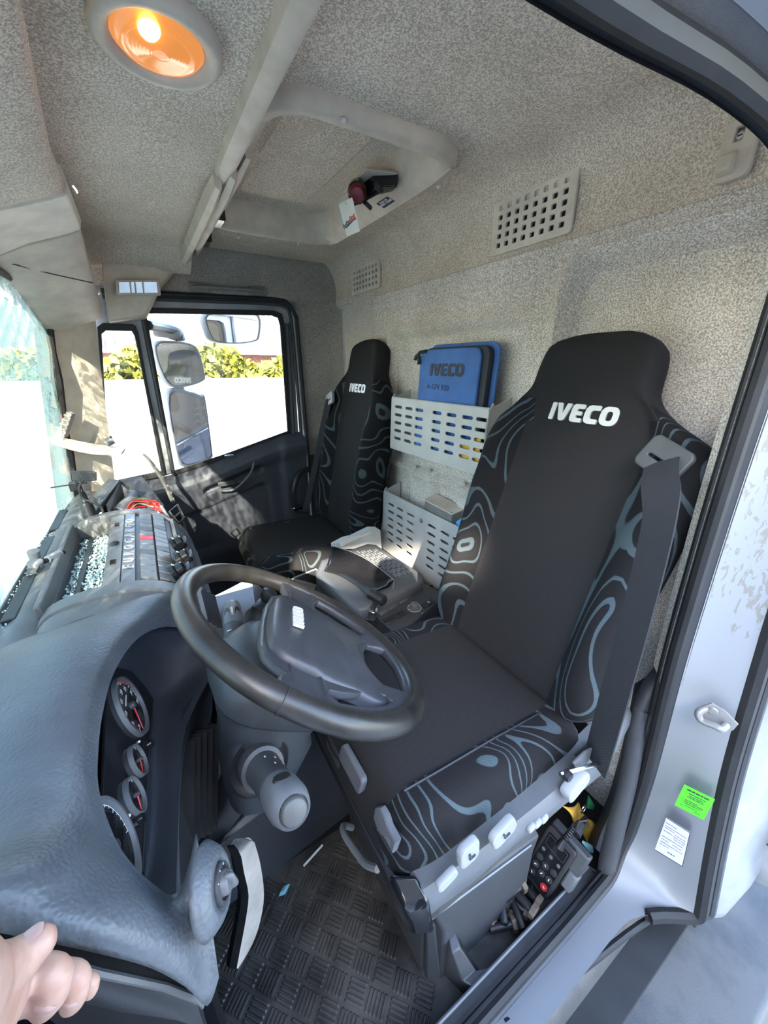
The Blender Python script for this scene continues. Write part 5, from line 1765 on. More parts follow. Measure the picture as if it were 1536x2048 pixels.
mk('bare_duct', tube([P(236, 1030, 'y', 1.58), P(262, 1005, 'y', 1.70), P(275, 985, 'y', 1.80)], .028, 10), 'trim_dark', da, smooth=True)
mk('far_shelf_top', hexa([P(205, 1030, 'y', 1.49), P(262, 1020, 'y', 1.49), P(300, 1030, 'y', 1.47), P(260, 1046, 'y', 1.47)], [p - Z_ * .02 for p in (P(205, 1030, 'y', 1.49), P(262, 1020, 'y', 1.49), P(300, 1030, 'y', 1.47), P(260, 1046, 'y', 1.47))]), 'dashplain', da, bev=.003)
mk('round_socket', lathe([(.040, 0), (.040, .014), (.034, .018), (.031, .006), (0, .006)], P(292, 1033, 'y', 1.47), (.2, -.1, 1), 24), 'chrome', da, smooth=True)

wr = thing('wiring_loom', 'red and green loose wires around a red plug at the broken dashboard end', 'wires', (-.03, 1.53, .7))
rnd = random.Random(11)
mk('red_plug', hexa([P(300, 1006, 'y', 1.56), P(318, 1002, 'y', 1.56), P(342, 1040, 'y', 1.50), P(325, 1050, 'y', 1.50)], [p + Vector((-.01, .02, -.035)) for p in (P(300, 1006, 'y', 1.56), P(318, 1002, 'y', 1.56), P(342, 1040, 'y', 1.50), P(325, 1050, 'y', 1.50))]), 'red', wr, bev=.003)
for i in range(9):
    a = P(256 + rnd.uniform(-4, 10), 1018 + rnd.uniform(-4, 6), 'y', 1.58); b = P(305 + rnd.uniform(-8, 12), 1006 + rnd.uniform(-6, 16), 'y', 1.54)
    m_ = a.lerp(b, .5) + Vector((rnd.uniform(-.01, .01), rnd.uniform(-.01, .01), .012 + rnd.uniform(0, .018)))
    mk('wire', tube(smoothpts([a, a.lerp(m_, .5) + Z_ * .006, m_, b], 4), .0022, 6), ['red', 'red', 'green', 'redprint', 'gate', 'red', 'green', 'black', 'red'][i], wr, smooth=True)
br = thing('metal_bracket', 'black open bracket with a bright rim sticking out of the dashboard end', 'bracket', (.04, 1.49, .7))
q = [P(338, 1024, 'y', 1.49), P(355, 1010, 'y', 1.49), P(368, 1036, 'y', 1.46), P(357, 1047, 'y', 1.46)]
mk('bracket_frame', tube(q, .0045, 6, closed=True), 'bolt', br)
mk('bracket_rim', tube([p + Vector((.002, -.004, .004)) for p in (q[0], q[1], q[2], q[3])], .0018, 6, closed=True), 'chrome', br)
mk('bracket_bar', tube([q[0].lerp(q[3], .5), q[1].lerp(q[2], .5)], .003, 6), 'bolt', br)
mk('bracket_arm', tube([q[3], P(345, 1052, 'y', 1.44), P(352, 1068, 'y', 1.40), P(362, 1062, 'y', 1.40)], .005, 6), 'bolt', br)
mk('bracket_strip', tube([P(322, 1012, 'y', 1.55), P(345, 1048, 'y', 1.46), P(352, 1060, 'y', 1.42)], .005, 6), 'lightgrey', br)
# loose perforated hose / trim tail in front of the quarter window
hs = thing('trim_tail', 'grey spotted trim tail curling up from the dashboard end before the side window', 'trim', tuple(P(345, 1000, 'y', 1.84)))
tp = smoothpts([P(286, 908, 'y', 1.86), P(300, 922, 'y', 1.86), P(318, 948, 'y', 1.86), P(332, 972, 'y', 1.84), P(340, 990, 'y', 1.82), P(346, 1004, 'y', 1.80)], 4)
mk('tail_strip', tube(tp, [.010 + .010 * min(1, i / 8) for i in range(len(tp))], 8, flat=.45), 'trim_dark', hs, smooth=True)
for i in range(6, len(tp) - 1, 3):
    mk('tail_stud', lathe([(0, .004), (.005, .003), (.006, 0)], tp[i] + Vector((.004, -.010, .002)), (.3, -1, .2), 8), 'lightgrey', hs, smooth=True)
# broken pillar trims: curved strip with a louvre and a motor
bt = thing('broken_trim_strip', 'curved grey trim strip broken off across the front pillar', 'trim', tuple(P(170, 895, 'y', 1.90)))
a = [P(100, 872, 'y', 1.90), P(140, 884, 'y', 1.88), P(190, 893, 'y', 1.87), P(247, 900, 'y', 1.86)]
b = [P(104, 888, 'y', 1.90), P(142, 900, 'y', 1.88), P(190, 909, 'y', 1.87), P(240, 910, 'y', 1.86)]
a, b = smoothpts(a, 4), smoothpts(b, 4)
mk('strip_face', loft([[p, q, q + Vector((.01, .02, .0)), p + Vector((.01, .02, .004))] for p, q in zip(a, b)]), 'trim', bt, smooth=True, angle=50)
mo = P(219, 883, 'y', 1.87)
mk('strip_motor', tube([mo + Vector((-.012, 0, -.006)), mo + Vector((.012, 0, .006))], .016, 10), 'midgrey', bt, smooth=True)
mk('motor_clip', tube([mo + Vector((.0, -.005, .0)), P(222, 872, 'y', 1.87)], .005, 6), 'bolt', bt, smooth=True)
lv = thing('louvre_grille', 'small ribbed grey louvre standing on the broken pillar trim strip', 'grille', tuple(P(122, 870, 'y', 1.90)))
q = [P(111, 869, 'y', 1.90), P(128, 875, 'y', 1.88), P(143, 828, 'y', 1.90), P(132, 823, 'y', 1.92)]
mk('louvre_frame', loft([[p for p in q], [p + Vector((.012, .015, 0)) for p in q]]), 'trim_dark', lv, bev=.002)
for i in range(5):
    t = .10 + i * .19
    c0, c1 = q[0].lerp(q[3], t), q[1].lerp(q[2], t)
    mk('louvre_slat', tube([c0 + Vector((0, -.004, 0)), c1 + Vector((0, -.004, .002))], .004, 6, flat=.6), 'trim', lv, smooth=True)
mk('pillar_wire', tube(smoothpts([P(112, 770, 'y', 1.93), P(120, 800, 'y', 1.92), P(128, 880, 'y', 1.92), P(130, 920, 'y', 1.92), P(138, 950, 'y', 1.92)], 4), .003, 6), 'redprint', bt, smooth=True)
# phone holder on the dash top
ph = thing('device_holder', 'black device holder on a stubby post on the dashboard top', 'holder', tuple(P(185, 1040, 'y', 1.50)))
pa, pb = P(184, 1042, 'y', 1.49), P(164, 985, 'y', 1.52)
axp = (pb - pa).normalized()
mk('holder_post', tube([pa - axp * .01, pa + axp * .01, pa.lerp(pb, .62), pa.lerp(pb, .66), pb], [.020, .020, .018, .012, .009], 14), 'black', ph, smooth=True)
mk('holder_neck', tube([pb, P(158, 972, 'y', 1.53)], .007, 8), 'black', ph, smooth=True)
mk('holder_plate', tube([P(103, 975, 'y', 1.56), P(130, 971, 'y', 1.54), P(172, 966, 'y', 1.50)], .006, 6, flat=.4), 'black', ph, smooth=True)
mk('holder_foot', box(*sum([[c - .014, c + .014] for c in P(150, 972, 'y', 1.53)], [])), 'black', ph, bev=.003)
q = [P(154, 943, 'y', 1.51), P(194, 943, 'y', 1.49), P(195, 962, 'y', 1.49), P(158, 964, 'y', 1.51)]
mk('holder_clamp', loft([q, [p + Vector((-.02, .025, 0)) for p in q]]), 'black', ph, bev=.003)
mk('holder_cable', tube(smoothpts([P(166, 962, 'y', 1.51), P(158, 976, 'y', 1.50), P(168, 998, 'y', 1.50), P(190, 1006, 'y', 1.49), P(204, 1018, 'y', 1.49), P(207, 1035, 'y', 1.48)], 5), .004, 8), 'black', ph, smooth=True)
mk('holder_knob', lathe([(0, .01), (.012, .008), (.013, 0)], P(186, 1000, 'y', 1.50), (.2, -1, .1), 14), 'charcoal', ph, smooth=True)
# wiper linkage at the windscreen base
wl_ = thing('wiper_linkage', 'grey joint and black rod lying at the base of the cracked windscreen', 'rod', tuple(P(70, 1125, 'z', .73)))
mk('rod', tube([P(70, 1130, 'z', .735), P(100, 1118, 'z', .735), P(128, 1104, 'z', .735)], [.008, .006, .006], 8), 'black', wl_, smooth=True)
mk('rod_sleeve', tube([P(95, 1119, 'z', .737), P(120, 1106, 'z', .737)], .010, 8), 'lightgrey', wl_, smooth=True)
mk('joint', lathe([(.016, 0), (.016, .012), (.008, .014), (0, .014)], P(72, 1132, 'z', .73), (.1, -.2, 1), 16), 'gate', wl_, smooth=True)
mk('joint_upper', lathe([(.012, 0), (.013, .02), (.006, .022), (0, .022)], P(70, 1115, 'z', .735), (.1, -.2, 1), 16), 'gate', wl_, smooth=True)
mk('link_plate', hexa([P(52, 1145, 'z', .73), P(62, 1125, 'z', .735), P(80, 1130, 'z', .735), P(72, 1142, 'z', .73)], [p - Z_ * .006 for p in (P(52, 1145, 'z', .73), P(62, 1125, 'z', .735), P(80, 1130, 'z', .735), P(72, 1142, 'z', .73))]), 'midgrey', wl_)

# ---- glass crumbs: nobody could count them
def crumbs(name, lab, fn, n, s0, s1, seed):
    r = random.Random(seed); m_ = M()
    for i in range(n):
        c = Vector(fn(r)); s = r.uniform(s0, s1)
        a = Vector((r.uniform(-1, 1), r.uniform(-1, 1), r.uniform(-.6, .6))).normalized(); b = a.orthogonal().normalized(); d = a.cross(b)
        c = c + Z_ * s * .5
        m_.add(([c + a * s, c - a * s * .8, c + b * s * .8, c - b * s, c + d * s * .7, c - d * s * .7], [(0, 2, 4), (2, 1, 4), (1, 3, 4), (3, 0, 4), (2, 0, 5), (1, 2, 5), (3, 1, 5), (0, 3, 5)]))
    o = mk(name, m_.get(), 'shard'); tag(o, lab, 'glass crumbs', None, 'stuff')


crumbs('glass_crumbs', 'turquoise glass crumbs heaped in the open dashboard tray', lambda r: (lambda y: (-.240 + .088 * r.random() ** .8, y, .690 + .010 * r.random() ** 2))(.94 + .47 * r.random()), 1900, .0015, .0050, 2)
crumbs('glass_crumbs', 'fine glass crumbs along the front edge of the dashboard top', lambda r: (-.338 + .03 * r.random(), .82 + 1.05 * r.random(), .712), 350, .001, .003, 3)
crumbs('glass_crumbs', 'tiny glass crumbs scattered over the passenger seat cushion', lambda r: (.36 + .34 * r.random(), 1.44 + .16 * r.random() ** 2, .452), 220, .0008, .0024, 5)
# ================================================================== steering wheel, column, stalks
SWC = Vector((.166, .522, .777)); tl = radians(35)
SN = Vector((sin(tl), 0, cos(tl))); SY0 = Vector((-cos(tl), 0, sin(tl)))
ra = radians(-20.6)
SX = Y_ * cos(ra) + SY0 * sin(ra); SY = -Y_ * sin(ra) + SY0 * cos(ra)
wm = frame(SWC, SX, SY, SN)
sw_ = thing('steering_wheel', 'worn black four-spoke steering wheel in front of the driver seat', 'steering wheel', tuple(SWC))
RW, rw = .205, .0165
ring = [wm @ Vector((RW * cos(2 * pi * i / 96), RW * sin(2 * pi * i / 96), 0)) for i in range(96)]
rad = [rw * (1.06 if 190 < (i * 3.75) < 350 else 1.0) for i in range(96)]
mk('rim', tube(ring, rad, 16, closed=True, up=tuple(SN)), 'rimskin', sw_, smooth=True, angle=180)
for a in (12, 168):
    c = wm @ Vector((RW * cos(radians(a)), RW * sin(radians(a)), 0)); t = wm.to_3x3() @ Vector((-sin(radians(a)), cos(radians(a)), 0))
    mk('rim_seam', lathe([(rw * 1.05, -.0008), (rw * 1.08, 0), (rw * 1.05, .0008)], c, t, 20), 'black', sw_, smooth=True)


def ang(a, r): return (r * cos(radians(a)), r * sin(radians(a)))


# spoke plate: outline in wheel coordinates, dished towards the hub
outl_ = [ang(a, RW - .004) for a in range(-195, 16, 6)] + [(.165, .048), (.140, .034), (.128, .052), (.110, .066), (.07, .073), (0, .075), (-.07, .073), (-.110, .066), (-.128, .052), (-.140, .034), (-.165, .048)]
bot = [ang(a, .186) for a in range(-116, -63, 8)] + [(.070, -.132), (.045, -.118), (0, -.114), (-.045, -.118), (-.070, -.132)]


def slot(s):
    p = [ang(a, .181) for a in (-10, -20, -30, -40, -49)] + [ang(-53, .162)] + [ang(a, .138) for a in (-48, -38, -29, -20, -10)] + [ang(-6, .159)]
    return [(x * s, y) for x, y in p]


pv, pf = plate(outl_, [bot, slot(1), slot(-1)], .014, .004)
def dish(p):
    r = sqrt(p[0] ** 2 + p[1] ** 2)
    return Vector((p[0], p[1], p[2] * (1.0 if r < .17 else 1.2) - .016 * (1 - sstep(.08, .19, r))))
bmx = bmesh.new()
me = bpy.data.meshes.new('t'); me.from_pydata([tuple(p) for p in pv], [], pf); bmx.from_mesh(me)
bmesh.ops.triangulate(bmx, faces=[f for f in bmx.faces if len(f.verts) > 4])
bmesh.ops.subdivide_edges(bmx, edges=[e for e in bmx.edges if e.calc_length() > .03], cuts=2, use_grid_fill=True)
bmx.verts.ensure_lookup_table(); bmx.verts.index_update()
pv = [v.co.copy() for v in bmx.verts]; pf = [tuple(v.index for v in f.verts) for f in bmx.faces]; bmx.free(); bpy.data.meshes.remove(me)
mk('spokes', tf(([dish(p) for p in pv], pf), wm), 'hub', sw_, smooth=True, angle=50)
# airbag pad
PADO = [(-.095, .060), (-.06, .068), (0, .071), (.06, .068), (.095, .060), (.112, .030), (.118, -.02), (.116, -.07), (.120, -.110), (.110, -.136), (.085, -.140), (.066, -.122), (.045, -.106), (0, -.100), (-.045, -.106), (-.066, -.122), (-.085, -.140), (-.110, -.136), (-.120, -.110), (-.116, -.07), (-.118, -.02), (-.112, .030)]
po = [Vector((x, y, 0)) for x, y in PADO]
po = smoothpts(po, 3, True)


def pz(x, y):
    z = .024 * (1 - (x / .15) ** 2) * (1 - ((y + .02) / .14) ** 2 * .7)
    # crease of the lower panel
    cy = -.030 - .34 * (x * x) / .10 * .1
    z -= .010 * sstep(-.028, -.060, y + .1 * abs(x)) if False else 0
    if y < -.045 + .55 * max(0, abs(x) - .03): z -= .006 * sstep(0, .03, (-.045 + .55 * max(0, abs(x) - .03)) - y)
    return z


pc_ = Vector((0, -.025, 0)); rows = []
for k in (1.0, .985, .95, .85, .7, .5, .3, .12):
    r = []
    for p in po:
        q = pc_ + (p - pc_) * k
        z = pz(q.x, q.y) + .004 - (.012 if k == 1.0 else (.003 if k == .985 else 0))
        r.append(wm @ Vector((q.x, q.y, z - .006)))
    rows.append(r)
rows.insert(0, [wm @ Vector((p.x, p.y, -.020)) for p in po])
mk('airbag_pad', loft(rows), 'hub', sw_, smooth=True, angle=60)
bz = pz(0, .030) + .0006
lm = wm @ Matrix.Translation((.0, .030, bz)) @ Matrix.Rotation(radians(-6), 4, 'X')
lgw = mk('badge_lettering', logo(lm, .074, .0022), 'silver', sw_)
# column: upper shroud, lower shroud, pivot boot
cl_ = thing('steering_column', 'grey plastic steering column with two stalks under the wheel', 'steering column', tuple(SWC - SN * .2))


def colring(h, w, d, off=0.0, n=20, pw=.6):
    r = []
    for i in range(n):
        a = 2 * pi * i / n
        ca, sa = cos(a), sin(a)
        x = (abs(ca) ** pw) * (1 if ca > 0 else -1) * w; y = (abs(sa) ** pw) * (1 if sa > 0 else -1) * d
        r.append(SWC - SN * h + Y_ * x + SY0 * (y + off))
    return r


mk('upper_shroud', loft([colring(.022, .074, .070, .0), colring(.036, .086, .086, .006), colring(.07, .092, .098, .014), colring(.105, .094, .102, .018), colring(.112, .088, .096, .018)]), 'column', cl_, smooth=True, angle=60)
def hring(c, w, d, n=20, pw=.6):
    return [Vector(c) + Y_ * (abs(cos(a)) ** pw * (1 if cos(a) > 0 else -1) * w) + Vector((-.92, 0, .39)) * (abs(sin(a)) ** pw * (1 if sin(a) > 0 else -1) * d) for a in [2 * pi * i / n for i in range(n)]]


mk('lower_shroud', loft([colring(.108, .084, .088, .014), colring(.14, .082, .080, .012), hring((.078, .522, .63), .080, .074), hring((.062, .522, .585), .074, .066), hring((.05, .522, .54), .064, .056), hring((.044, .522, .50), .052, .046)]), 'column', cl_, smooth=True, angle=60)
mk('column_cover', loft([hring((.040, .55, .53), .036, .030), hring((.015, .575, .44), .036, .030), hring((-.02, .60, .36), .030, .026), hring((-.05, .61, .30), .02, .02)]), 'charcoal', cl_, smooth=True)
# left stalk (towards the door)
s0, s1 = P(520, 1530, 'y', .430), P(588, 1622, 'y', .300)
ax = (s1 - s0).normalized(); Ls = (s1 - s0).length
boot = [(.0, -.030), (.034, -.026), (.040, -.012), (.040, .0), (.034, .003), (.031, .0), (.029, .012), (.030, .016)]
mk('stalk_socket', lathe([(.046, -.03), (.046, -.010), (.041, .0), (.036, -.006), (.0, -.008)], s0, ax, 28), 'black', cl_, smooth=True, angle=60)
k1 = mk('left_stalk', lathe([(0, -.02), (.030, -.02), (.030, .018), (.0245, .020), (.0235, .028), (.0225, Ls * .58), (.0230, Ls * .60)], s0, ax, 28), 'charcoal', cl_, smooth=True, angle=60)
mk('stalk_tip', lathe([(.0232, Ls * .60), (.0245, Ls * .70), (.0245, Ls * .88), (.0215, Ls * .97), (.0175, Ls * 1.0), (.0165, Ls * .99), (.0162, Ls * .975)], s0, ax, 28), 'midgrey', k1, smooth=True, angle=60)
mk('stalk_button', lathe([(.0155, Ls * .97), (.0150, Ls * 1.025), (.0125, Ls * 1.035), (0, Ls * 1.036)], s0, ax, 24), 'outlet', k1, smooth=True, angle=60)
stm = frame(s0, ax.cross(Vector((0, 0, 1))).normalized(), ax.cross(ax.cross(Vector((0, 0, 1)))).normalized(), ax)
for a in (70, 165, 262):
    d = (stm.to_3x3() @ Vector((cos(radians(a)), sin(radians(a)), 0)))
    mk('grip_dimple', tf(lathe([(0, .0008), (.010, .0008), (.0115, -.002)], (0, 0, 0), (0, 0, 1), 16), frame(s0 + ax * Ls * .76 + d * .0238, ax, d.cross(ax), d)), 'black', k1, smooth=True)
for a, h, w in ((215, .42, .007), (232, .30, .006), (248, .45, .005), (262, .25, .006)):
    d = (stm.to_3x3() @ Vector((cos(radians(a)), sin(radians(a)), 0)))
    mk('stalk_symbol', tf(plate(stadium(0, 0, w, .0016), [], .0004), frame(s0 + ax * Ls * h + d * .0236, ax, d.cross(ax), d)), 'whiteprint', k1)
# right stalk (towards the passenger)
s0, s1 = P(474, 1345, 'y', .60), P(463, 1207, 'y', .745)
ax = (s1 - s0).normalized(); Ls = (s1 - s0).length
k2 = mk('right_stalk', lathe([(0, -.03), (.0205, -.03), (.0205, Ls * .62), (.0195, Ls * .63)], s0, ax, 24), 'charcoal', cl_, smooth=True, angle=60)
mk('stalk_tip', lathe([(.0198, Ls * .63), (.0195, Ls * .75), (.017, Ls * .93), (.0145, Ls * .985), (.012, Ls * 1.0), (0, Ls * .995)], s0, ax, 24), 'midgrey', k2, smooth=True, angle=60)
vd = (EYE - s0).normalized(); vd = (vd - ax * vd.dot(ax)).normalized()
side_ = ax.cross(vd)
for sg in (.62, -.62):
    d = (vd + side_ * sg).normalized()
    mk('grip_dimple', tf(plate(circ(0, 0, .013, 16, .006), [], .001), frame(s0 + ax * Ls * .78 + d * .0182, ax, d.cross(ax), d)), 'black', k2)
mk('stalk_lettering', tf(text('ON/OFF', .0058, .0001), frame(s0 + ax * Ls * .78 + vd * .0193, ax, vd.cross(ax), vd)), 'whiteprint', k2)
d = (vd + side_ * -.4).normalized()
mk('stalk_mark', tf(box(-.0008, .0008, -.004, .004, 0, .0006), frame(s0 + ax * Ls * .50 + d * .0205, ax, d.cross(ax), d)), 'whiteprint', k2)
mk('wiper_symbol', tf(plate(circ(0, 0, .0048, 14), [circ(0, 0, .0034, 14)], .0006), frame(s0 + ax * Ls * .28 + d * .0205, ax, d.cross(ax), d)), 'whiteprint', k2)
mk('wiper_symbol', tf(plate(circ(0, 0, .0018, 10), [], .0006), frame(s0 + ax * Ls * .28 + d * .0205, ax, d.cross(ax), d)), 'whiteprint', k2)
# bellows beside the column
bw = thing('column_bellows', 'ribbed black bellows beside the steering column', 'bellows', tuple(P(390, 1560, 'y', .58)))
rows = []
for i in range(11):
    t = i / 10
    a = P(368 + 62 * t, 1485 - 40 * t, 'y', .60 + .02 * t); b = P(366 + 60 * t, 1690 - 30 * t, 'y', .50 + .06 * t)
    k = Vector((.012, -.010, .004)) * (1 if i % 2 else -1)
    rows.append([a + k, a.lerp(b, .5) + k, b + k])
mk('bellows_folds', loft(rows, False, False), 'rubber', bw)
# bare metal pedal lever hanging by the dashboard end
pd = thing('foot_pedal', 'bare worn metal pedal arm hanging beside the dashboard corner', 'pedal', tuple(P(490, 1700, 'y', .50)))
A_ = [P(482, 1684, 'y', .520), P(505, 1682, 'y', .515), P(512, 1695, 'y', .512), P(522, 1735, 'y', .505), P(528, 1790, 'y', .497), P(521, 1840, 'y', .488), P(505, 1888, 'y', .478), P(476, 1938, 'y', .465)]
B_ = [P(475, 1697, 'y', .500), P(480, 1708, 'y', .497), P(483, 1716, 'y', .495), P(488, 1745, 'y', .490), P(497, 1790, 'y', .484), P(491, 1840, 'y', .476), P(482, 1888, 'y', .468), P(473, 1936, 'y', .460)]
a, b = smoothpts(A_, 3), smoothpts(B_, 3)
mk('pedal_pad', loft([[p, q, q + Vector((-.010, .014, -.004)), p + Vector((-.010, .014, -.004))] for p, q in zip(a, b)]), 'steel', pd, smooth=True, angle=40)
mk('pedal_edge', loft([[q + Vector((.0, -.001, 0)), q + Vector((-.012, .006, 0)), q + Vector((-.016, .018, -.004)), q + Vector((-.004, .012, -.004))] for q in b]), 'bolt', pd, smooth=True)
mk('pedal_pivot', tube([P(455, 1705, 'y', .545), P(492, 1700, 'y', .515)], .018, 16), 'steel', pd, smooth=True)
mk('pedal_arm', hexa([P(440, 1690, 'y', .56), P(452, 1668, 'y', .57), P(548, 1568, 'y', .62), P(560, 1600, 'y', .60)], [p + Vector((-.02, .03, -.04)) for p in (P(440, 1690, 'y', .56), P(452, 1668, 'y', .57), P(548, 1568, 'y', .62), P(560, 1600, 'y', .60))]), 'charcoal', pd, bev=.004)
# ================================================================== engine tunnel console between the seats
cs = thing('centre_console', 'black console between the seats with switches and a lidded bin', 'console', (.6, 1.05, .3))
ZP = .425
ptop = [P(737, 1222, 'z', ZP), P(845, 1165, 'z', ZP + .01), P(892, 1190, 'z', ZP + .01), P(796, 1270, 'z', ZP)]
mk('switch_panel', loft([[p - Z_ * .22 + Vector((0, 0, 0)) for p in ptop], [p - Z_ * .02 for p in ptop], ptop]), 'charcoal', cs, bev=.004)
mk('console_body', loft([[Vector((.20, .80, -.02)), Vector((.82, .78, -.02)), Vector((.86, 1.36, -.02)), Vector((.30, 1.36, -.02))], [Vector((.26, .88, .30)), Vector((.80, .86, .34)), Vector((.86, 1.34, .36)), Vector((.32, 1.34, .30))]]), 'black', cs, bev=.02)
sidep = [P(800, 1272, 'z', ZP - .004), P(893, 1193, 'z', ZP + .004), P(897, 1235, 'z', ZP - .05), P(805, 1310, 'z', ZP - .06)]
mk('console_side', loft([[p + Vector((-.01, .03, -.02)) for p in sidep], sidep]), 'black', cs, bev=.006)


def onz(u, v, h=0.0): return P(u, v, 'z', ZP + .004 + h)


ex = (ptop[1] - ptop[0]).normalized(); ey = (ptop[0] - ptop[3]); ey = (ey - ex * ey.dot(ex)).normalized(); ez = ex.cross(ey)
if ez.z < 0: ez = -ez


def rect_on(name, uvs, h, mat, bev=.0015, par=None):
    q = [onz(u, v) for u, v in uvs]
    return mk(name, loft([[p - Z_ * .002 for p in q], [p + Z_ * h for p in q]]), mat, par or cs, bev=bev, seg=1)


for uv in ([(770, 1211), (786, 1202), (797, 1210), (780, 1220)], [(789, 1200), (806, 1191), (817, 1200), (800, 1208)], [(808, 1190), (824, 1181), (836, 1189), (820, 1198)], [(752, 1224), (767, 1213), (778, 1221), (762, 1231)], [(724, 1231), (737, 1222), (747, 1232), (735, 1241)]):
    rect_on('blank_switch', uv, .002, 'midgrey')
ring_ = onz(829, 1217)
kn = mk('rotary_knob', lathe([(.020, 0), (.020, .006), (.014, .008), (.0135, .020), (.011, .022), (0, .022)], ring_, ez, 24), 'midgrey', cs, smooth=True, angle=60)
mk('knob_mark', tf(plate(circ(0, 0, .024, 24), [circ(0, 0, .0225, 24)], .0006), frame(ring_ + Z_ * .003, ex, ey, ez)), 'whiteprint', cs)
rk = rect_on('rocker_switch', [(840, 1211), (862, 1199), (871, 1206), (850, 1219)], .006, 'black')
dq = onz(857, 1204, .007)
mk('switch_light', lathe([(0, .001), (.004, .001), (.005, 0)], dq, ez, 10), 'teal', rk)
gr = rect_on('speaker_grille', [(762, 1240), (807, 1219), (815, 1228), (770, 1249)], .001, 'black')
for i in range(9):
    a = onz(764 + i * 5, 1241 - i * 2.35, .002); b = onz(770 + i * 5, 1248 - i * 2.35, .002)
    mk('grille_slat', tube([a, b], .0016, 5), 'charcoal', gr)
mk('panel_hole', lathe([(0, .0008), (.006, .0008), (.007, 0)], onz(863, 1172, .006), ez, 12), 'blackgloss', cs)
for u, v in ((808, 1187), (852, 1195), (725, 1230), (845, 1226)):
    mk('panel_mark', tf(plate(stadium(0, 0, .007, .0016), [], .0006), frame(onz(u, v, .002), ex, ey, ez)), 'whiteprint', cs)
# small gear joystick
js = thing('shift_joystick', 'short black T-handled joystick on the console switch panel', 'joystick', tuple(onz(742, 1236)))
ja, jb = onz(742, 1234), P(751, 1200, 'z', .505)
mk('joystick_boot', lathe([(.018, 0), (.014, .010), (.012, .03), (.013, .034)], ja, jb - ja, 16), 'charcoal', js, smooth=True)
mk('joystick_ring', lathe([(.0135, .030), (.016, .033), (.016, .037), (.012, .040)], ja, jb - ja, 18), 'chrome', js, smooth=True)
ha, hb = P(740, 1187, 'z', .520), P(767, 1202, 'z', .512)
mk('joystick_head', tube([ha.lerp(hb, -.10), ha, ha.lerp(hb, .35), ha.lerp(hb, .7), hb, hb.lerp(ha, -.12)], [.010, .017, .0165, .0175, .019, .011], 16), 'black', js, smooth=True)
mk('joystick_neck', tube([ja.lerp(jb, .5), jb], .008, 10), 'charcoal', js, smooth=True)
# lidded bin
ZL = .470
lidp = [P(630, 1148, 'z', ZL), P(698, 1090, 'z', ZL), P(752, 1092, 'z', ZL), P(852, 1158, 'z', ZL), P(718, 1222, 'z', ZL)]
lidp = [P(632, 1150, 'z', ZL), P(640, 1122, 'z', ZL), P(735, 1088, 'z', ZL), P(752, 1090, 'z', ZL), P(846, 1150, 'z', ZL), P(846, 1164, 'z', ZL), P(728, 1220, 'z', ZL), P(712, 1220, 'z', ZL)]
cc = sum(lidp, Vector()) / len(lidp)
mk('bin_lid', loft([[cc + (p - cc) * .97 - Z_ * .045 for p in lidp], [p - Z_ * .030 for p in lidp], [p - Z_ * .004 for p in lidp], [cc + (p - cc) * .97 + Z_ * .004 for p in lidp], [cc + (p - cc) * .90 + Z_ * .006 for p in lidp]]), 'midgrey', cs, smooth=True, angle=50)
lid_o = bpy.data.objects[[o.name for o in cs.children if o.name.startswith('bin_lid')][0]]
# raised anti-slip ribs on the lid
la, lb, lc_, ld = P(709, 1102, 'z', ZL + .006), P(752, 1098, 'z', ZL + .006), P(833, 1148, 'z', ZL + .006), P(800, 1160, 'z', ZL + .006)
nr = 0
for i in range(7):
    for j in range(8):
        s, t = (i + .5) / 7, (j + .5 + .25 * (i % 2)) / 8.6
        p = la.lerp(lb, s).lerp(ld.lerp(lc_, s), t)
        d = (ld - la).normalized() if True else X_
        mk('lid_rib', tube([p - d * .010, p - d * .008 + Z_ * .0015, p + d * .008 + Z_ * .0015, p + d * .010], .0026, 5), 'gate', lid_o)
mk('bin_box', loft([[cc + (p - cc) * .93 - Z_ * .20 for p in lidp], [cc + (p - cc) * .95 - Z_ * .04 for p in lidp]]), 'charcoal', cs)
# open tray in front of the lid
tr = [P(545, 1178, 'z', .42), P(632, 1140, 'z', .45), P(700, 1222, 'z', .43), P(640, 1220, 'z', .42)]
mk('tray_wall', loft([[P(632, 1138, 'z', .455), P(655, 1160, 'z', .445), P(660, 1185, 'z', .43), P(678, 1203, 'z', .43), P(705, 1215, 'z', .43)], [p - Z_ * .10 for p in (P(632, 1138, 'z', .455), P(655, 1160, 'z', .445), P(660, 1185, 'z', .43), P(678, 1203, 'z', .43), P(705, 1215, 'z', .43))]], False, False), 'midgrey', cs, solid=.005)
mk('tray_rim', tube([P(560, 1172, 'z', .44), P(590, 1155, 'z', .448), P(632, 1138, 'z', .456), P(655, 1160, 'z', .446), P(660, 1185, 'z', .432), P(676, 1203, 'z', .432)], .0035, 6), 'gate', cs, smooth=True)
mk('tray_front', loft([[P(556, 1174, 'z', .44), P(590, 1155, 'z', .448), P(632, 1138, 'z', .455)], [P(560, 1190, 'z', .33), P(596, 1180, 'z', .33), P(640, 1170, 'z', .34)]], False, False), 'charcoal', cs, solid=.005)
mk('tray_floor', loft([[P(530, 1230, 'z', .32), P(560, 1185, 'z', .33), P(640, 1165, 'z', .335), P(720, 1230, 'z', .33), P(640, 1270, 'z', .32)], [p - Z_ * .02 for p in (P(530, 1230, 'z', .32), P(560, 1185, 'z', .33), P(640, 1165, 'z', .335), P(720, 1230, 'z', .33), P(640, 1270, 'z', .32))]]), 'charcoal', cs)
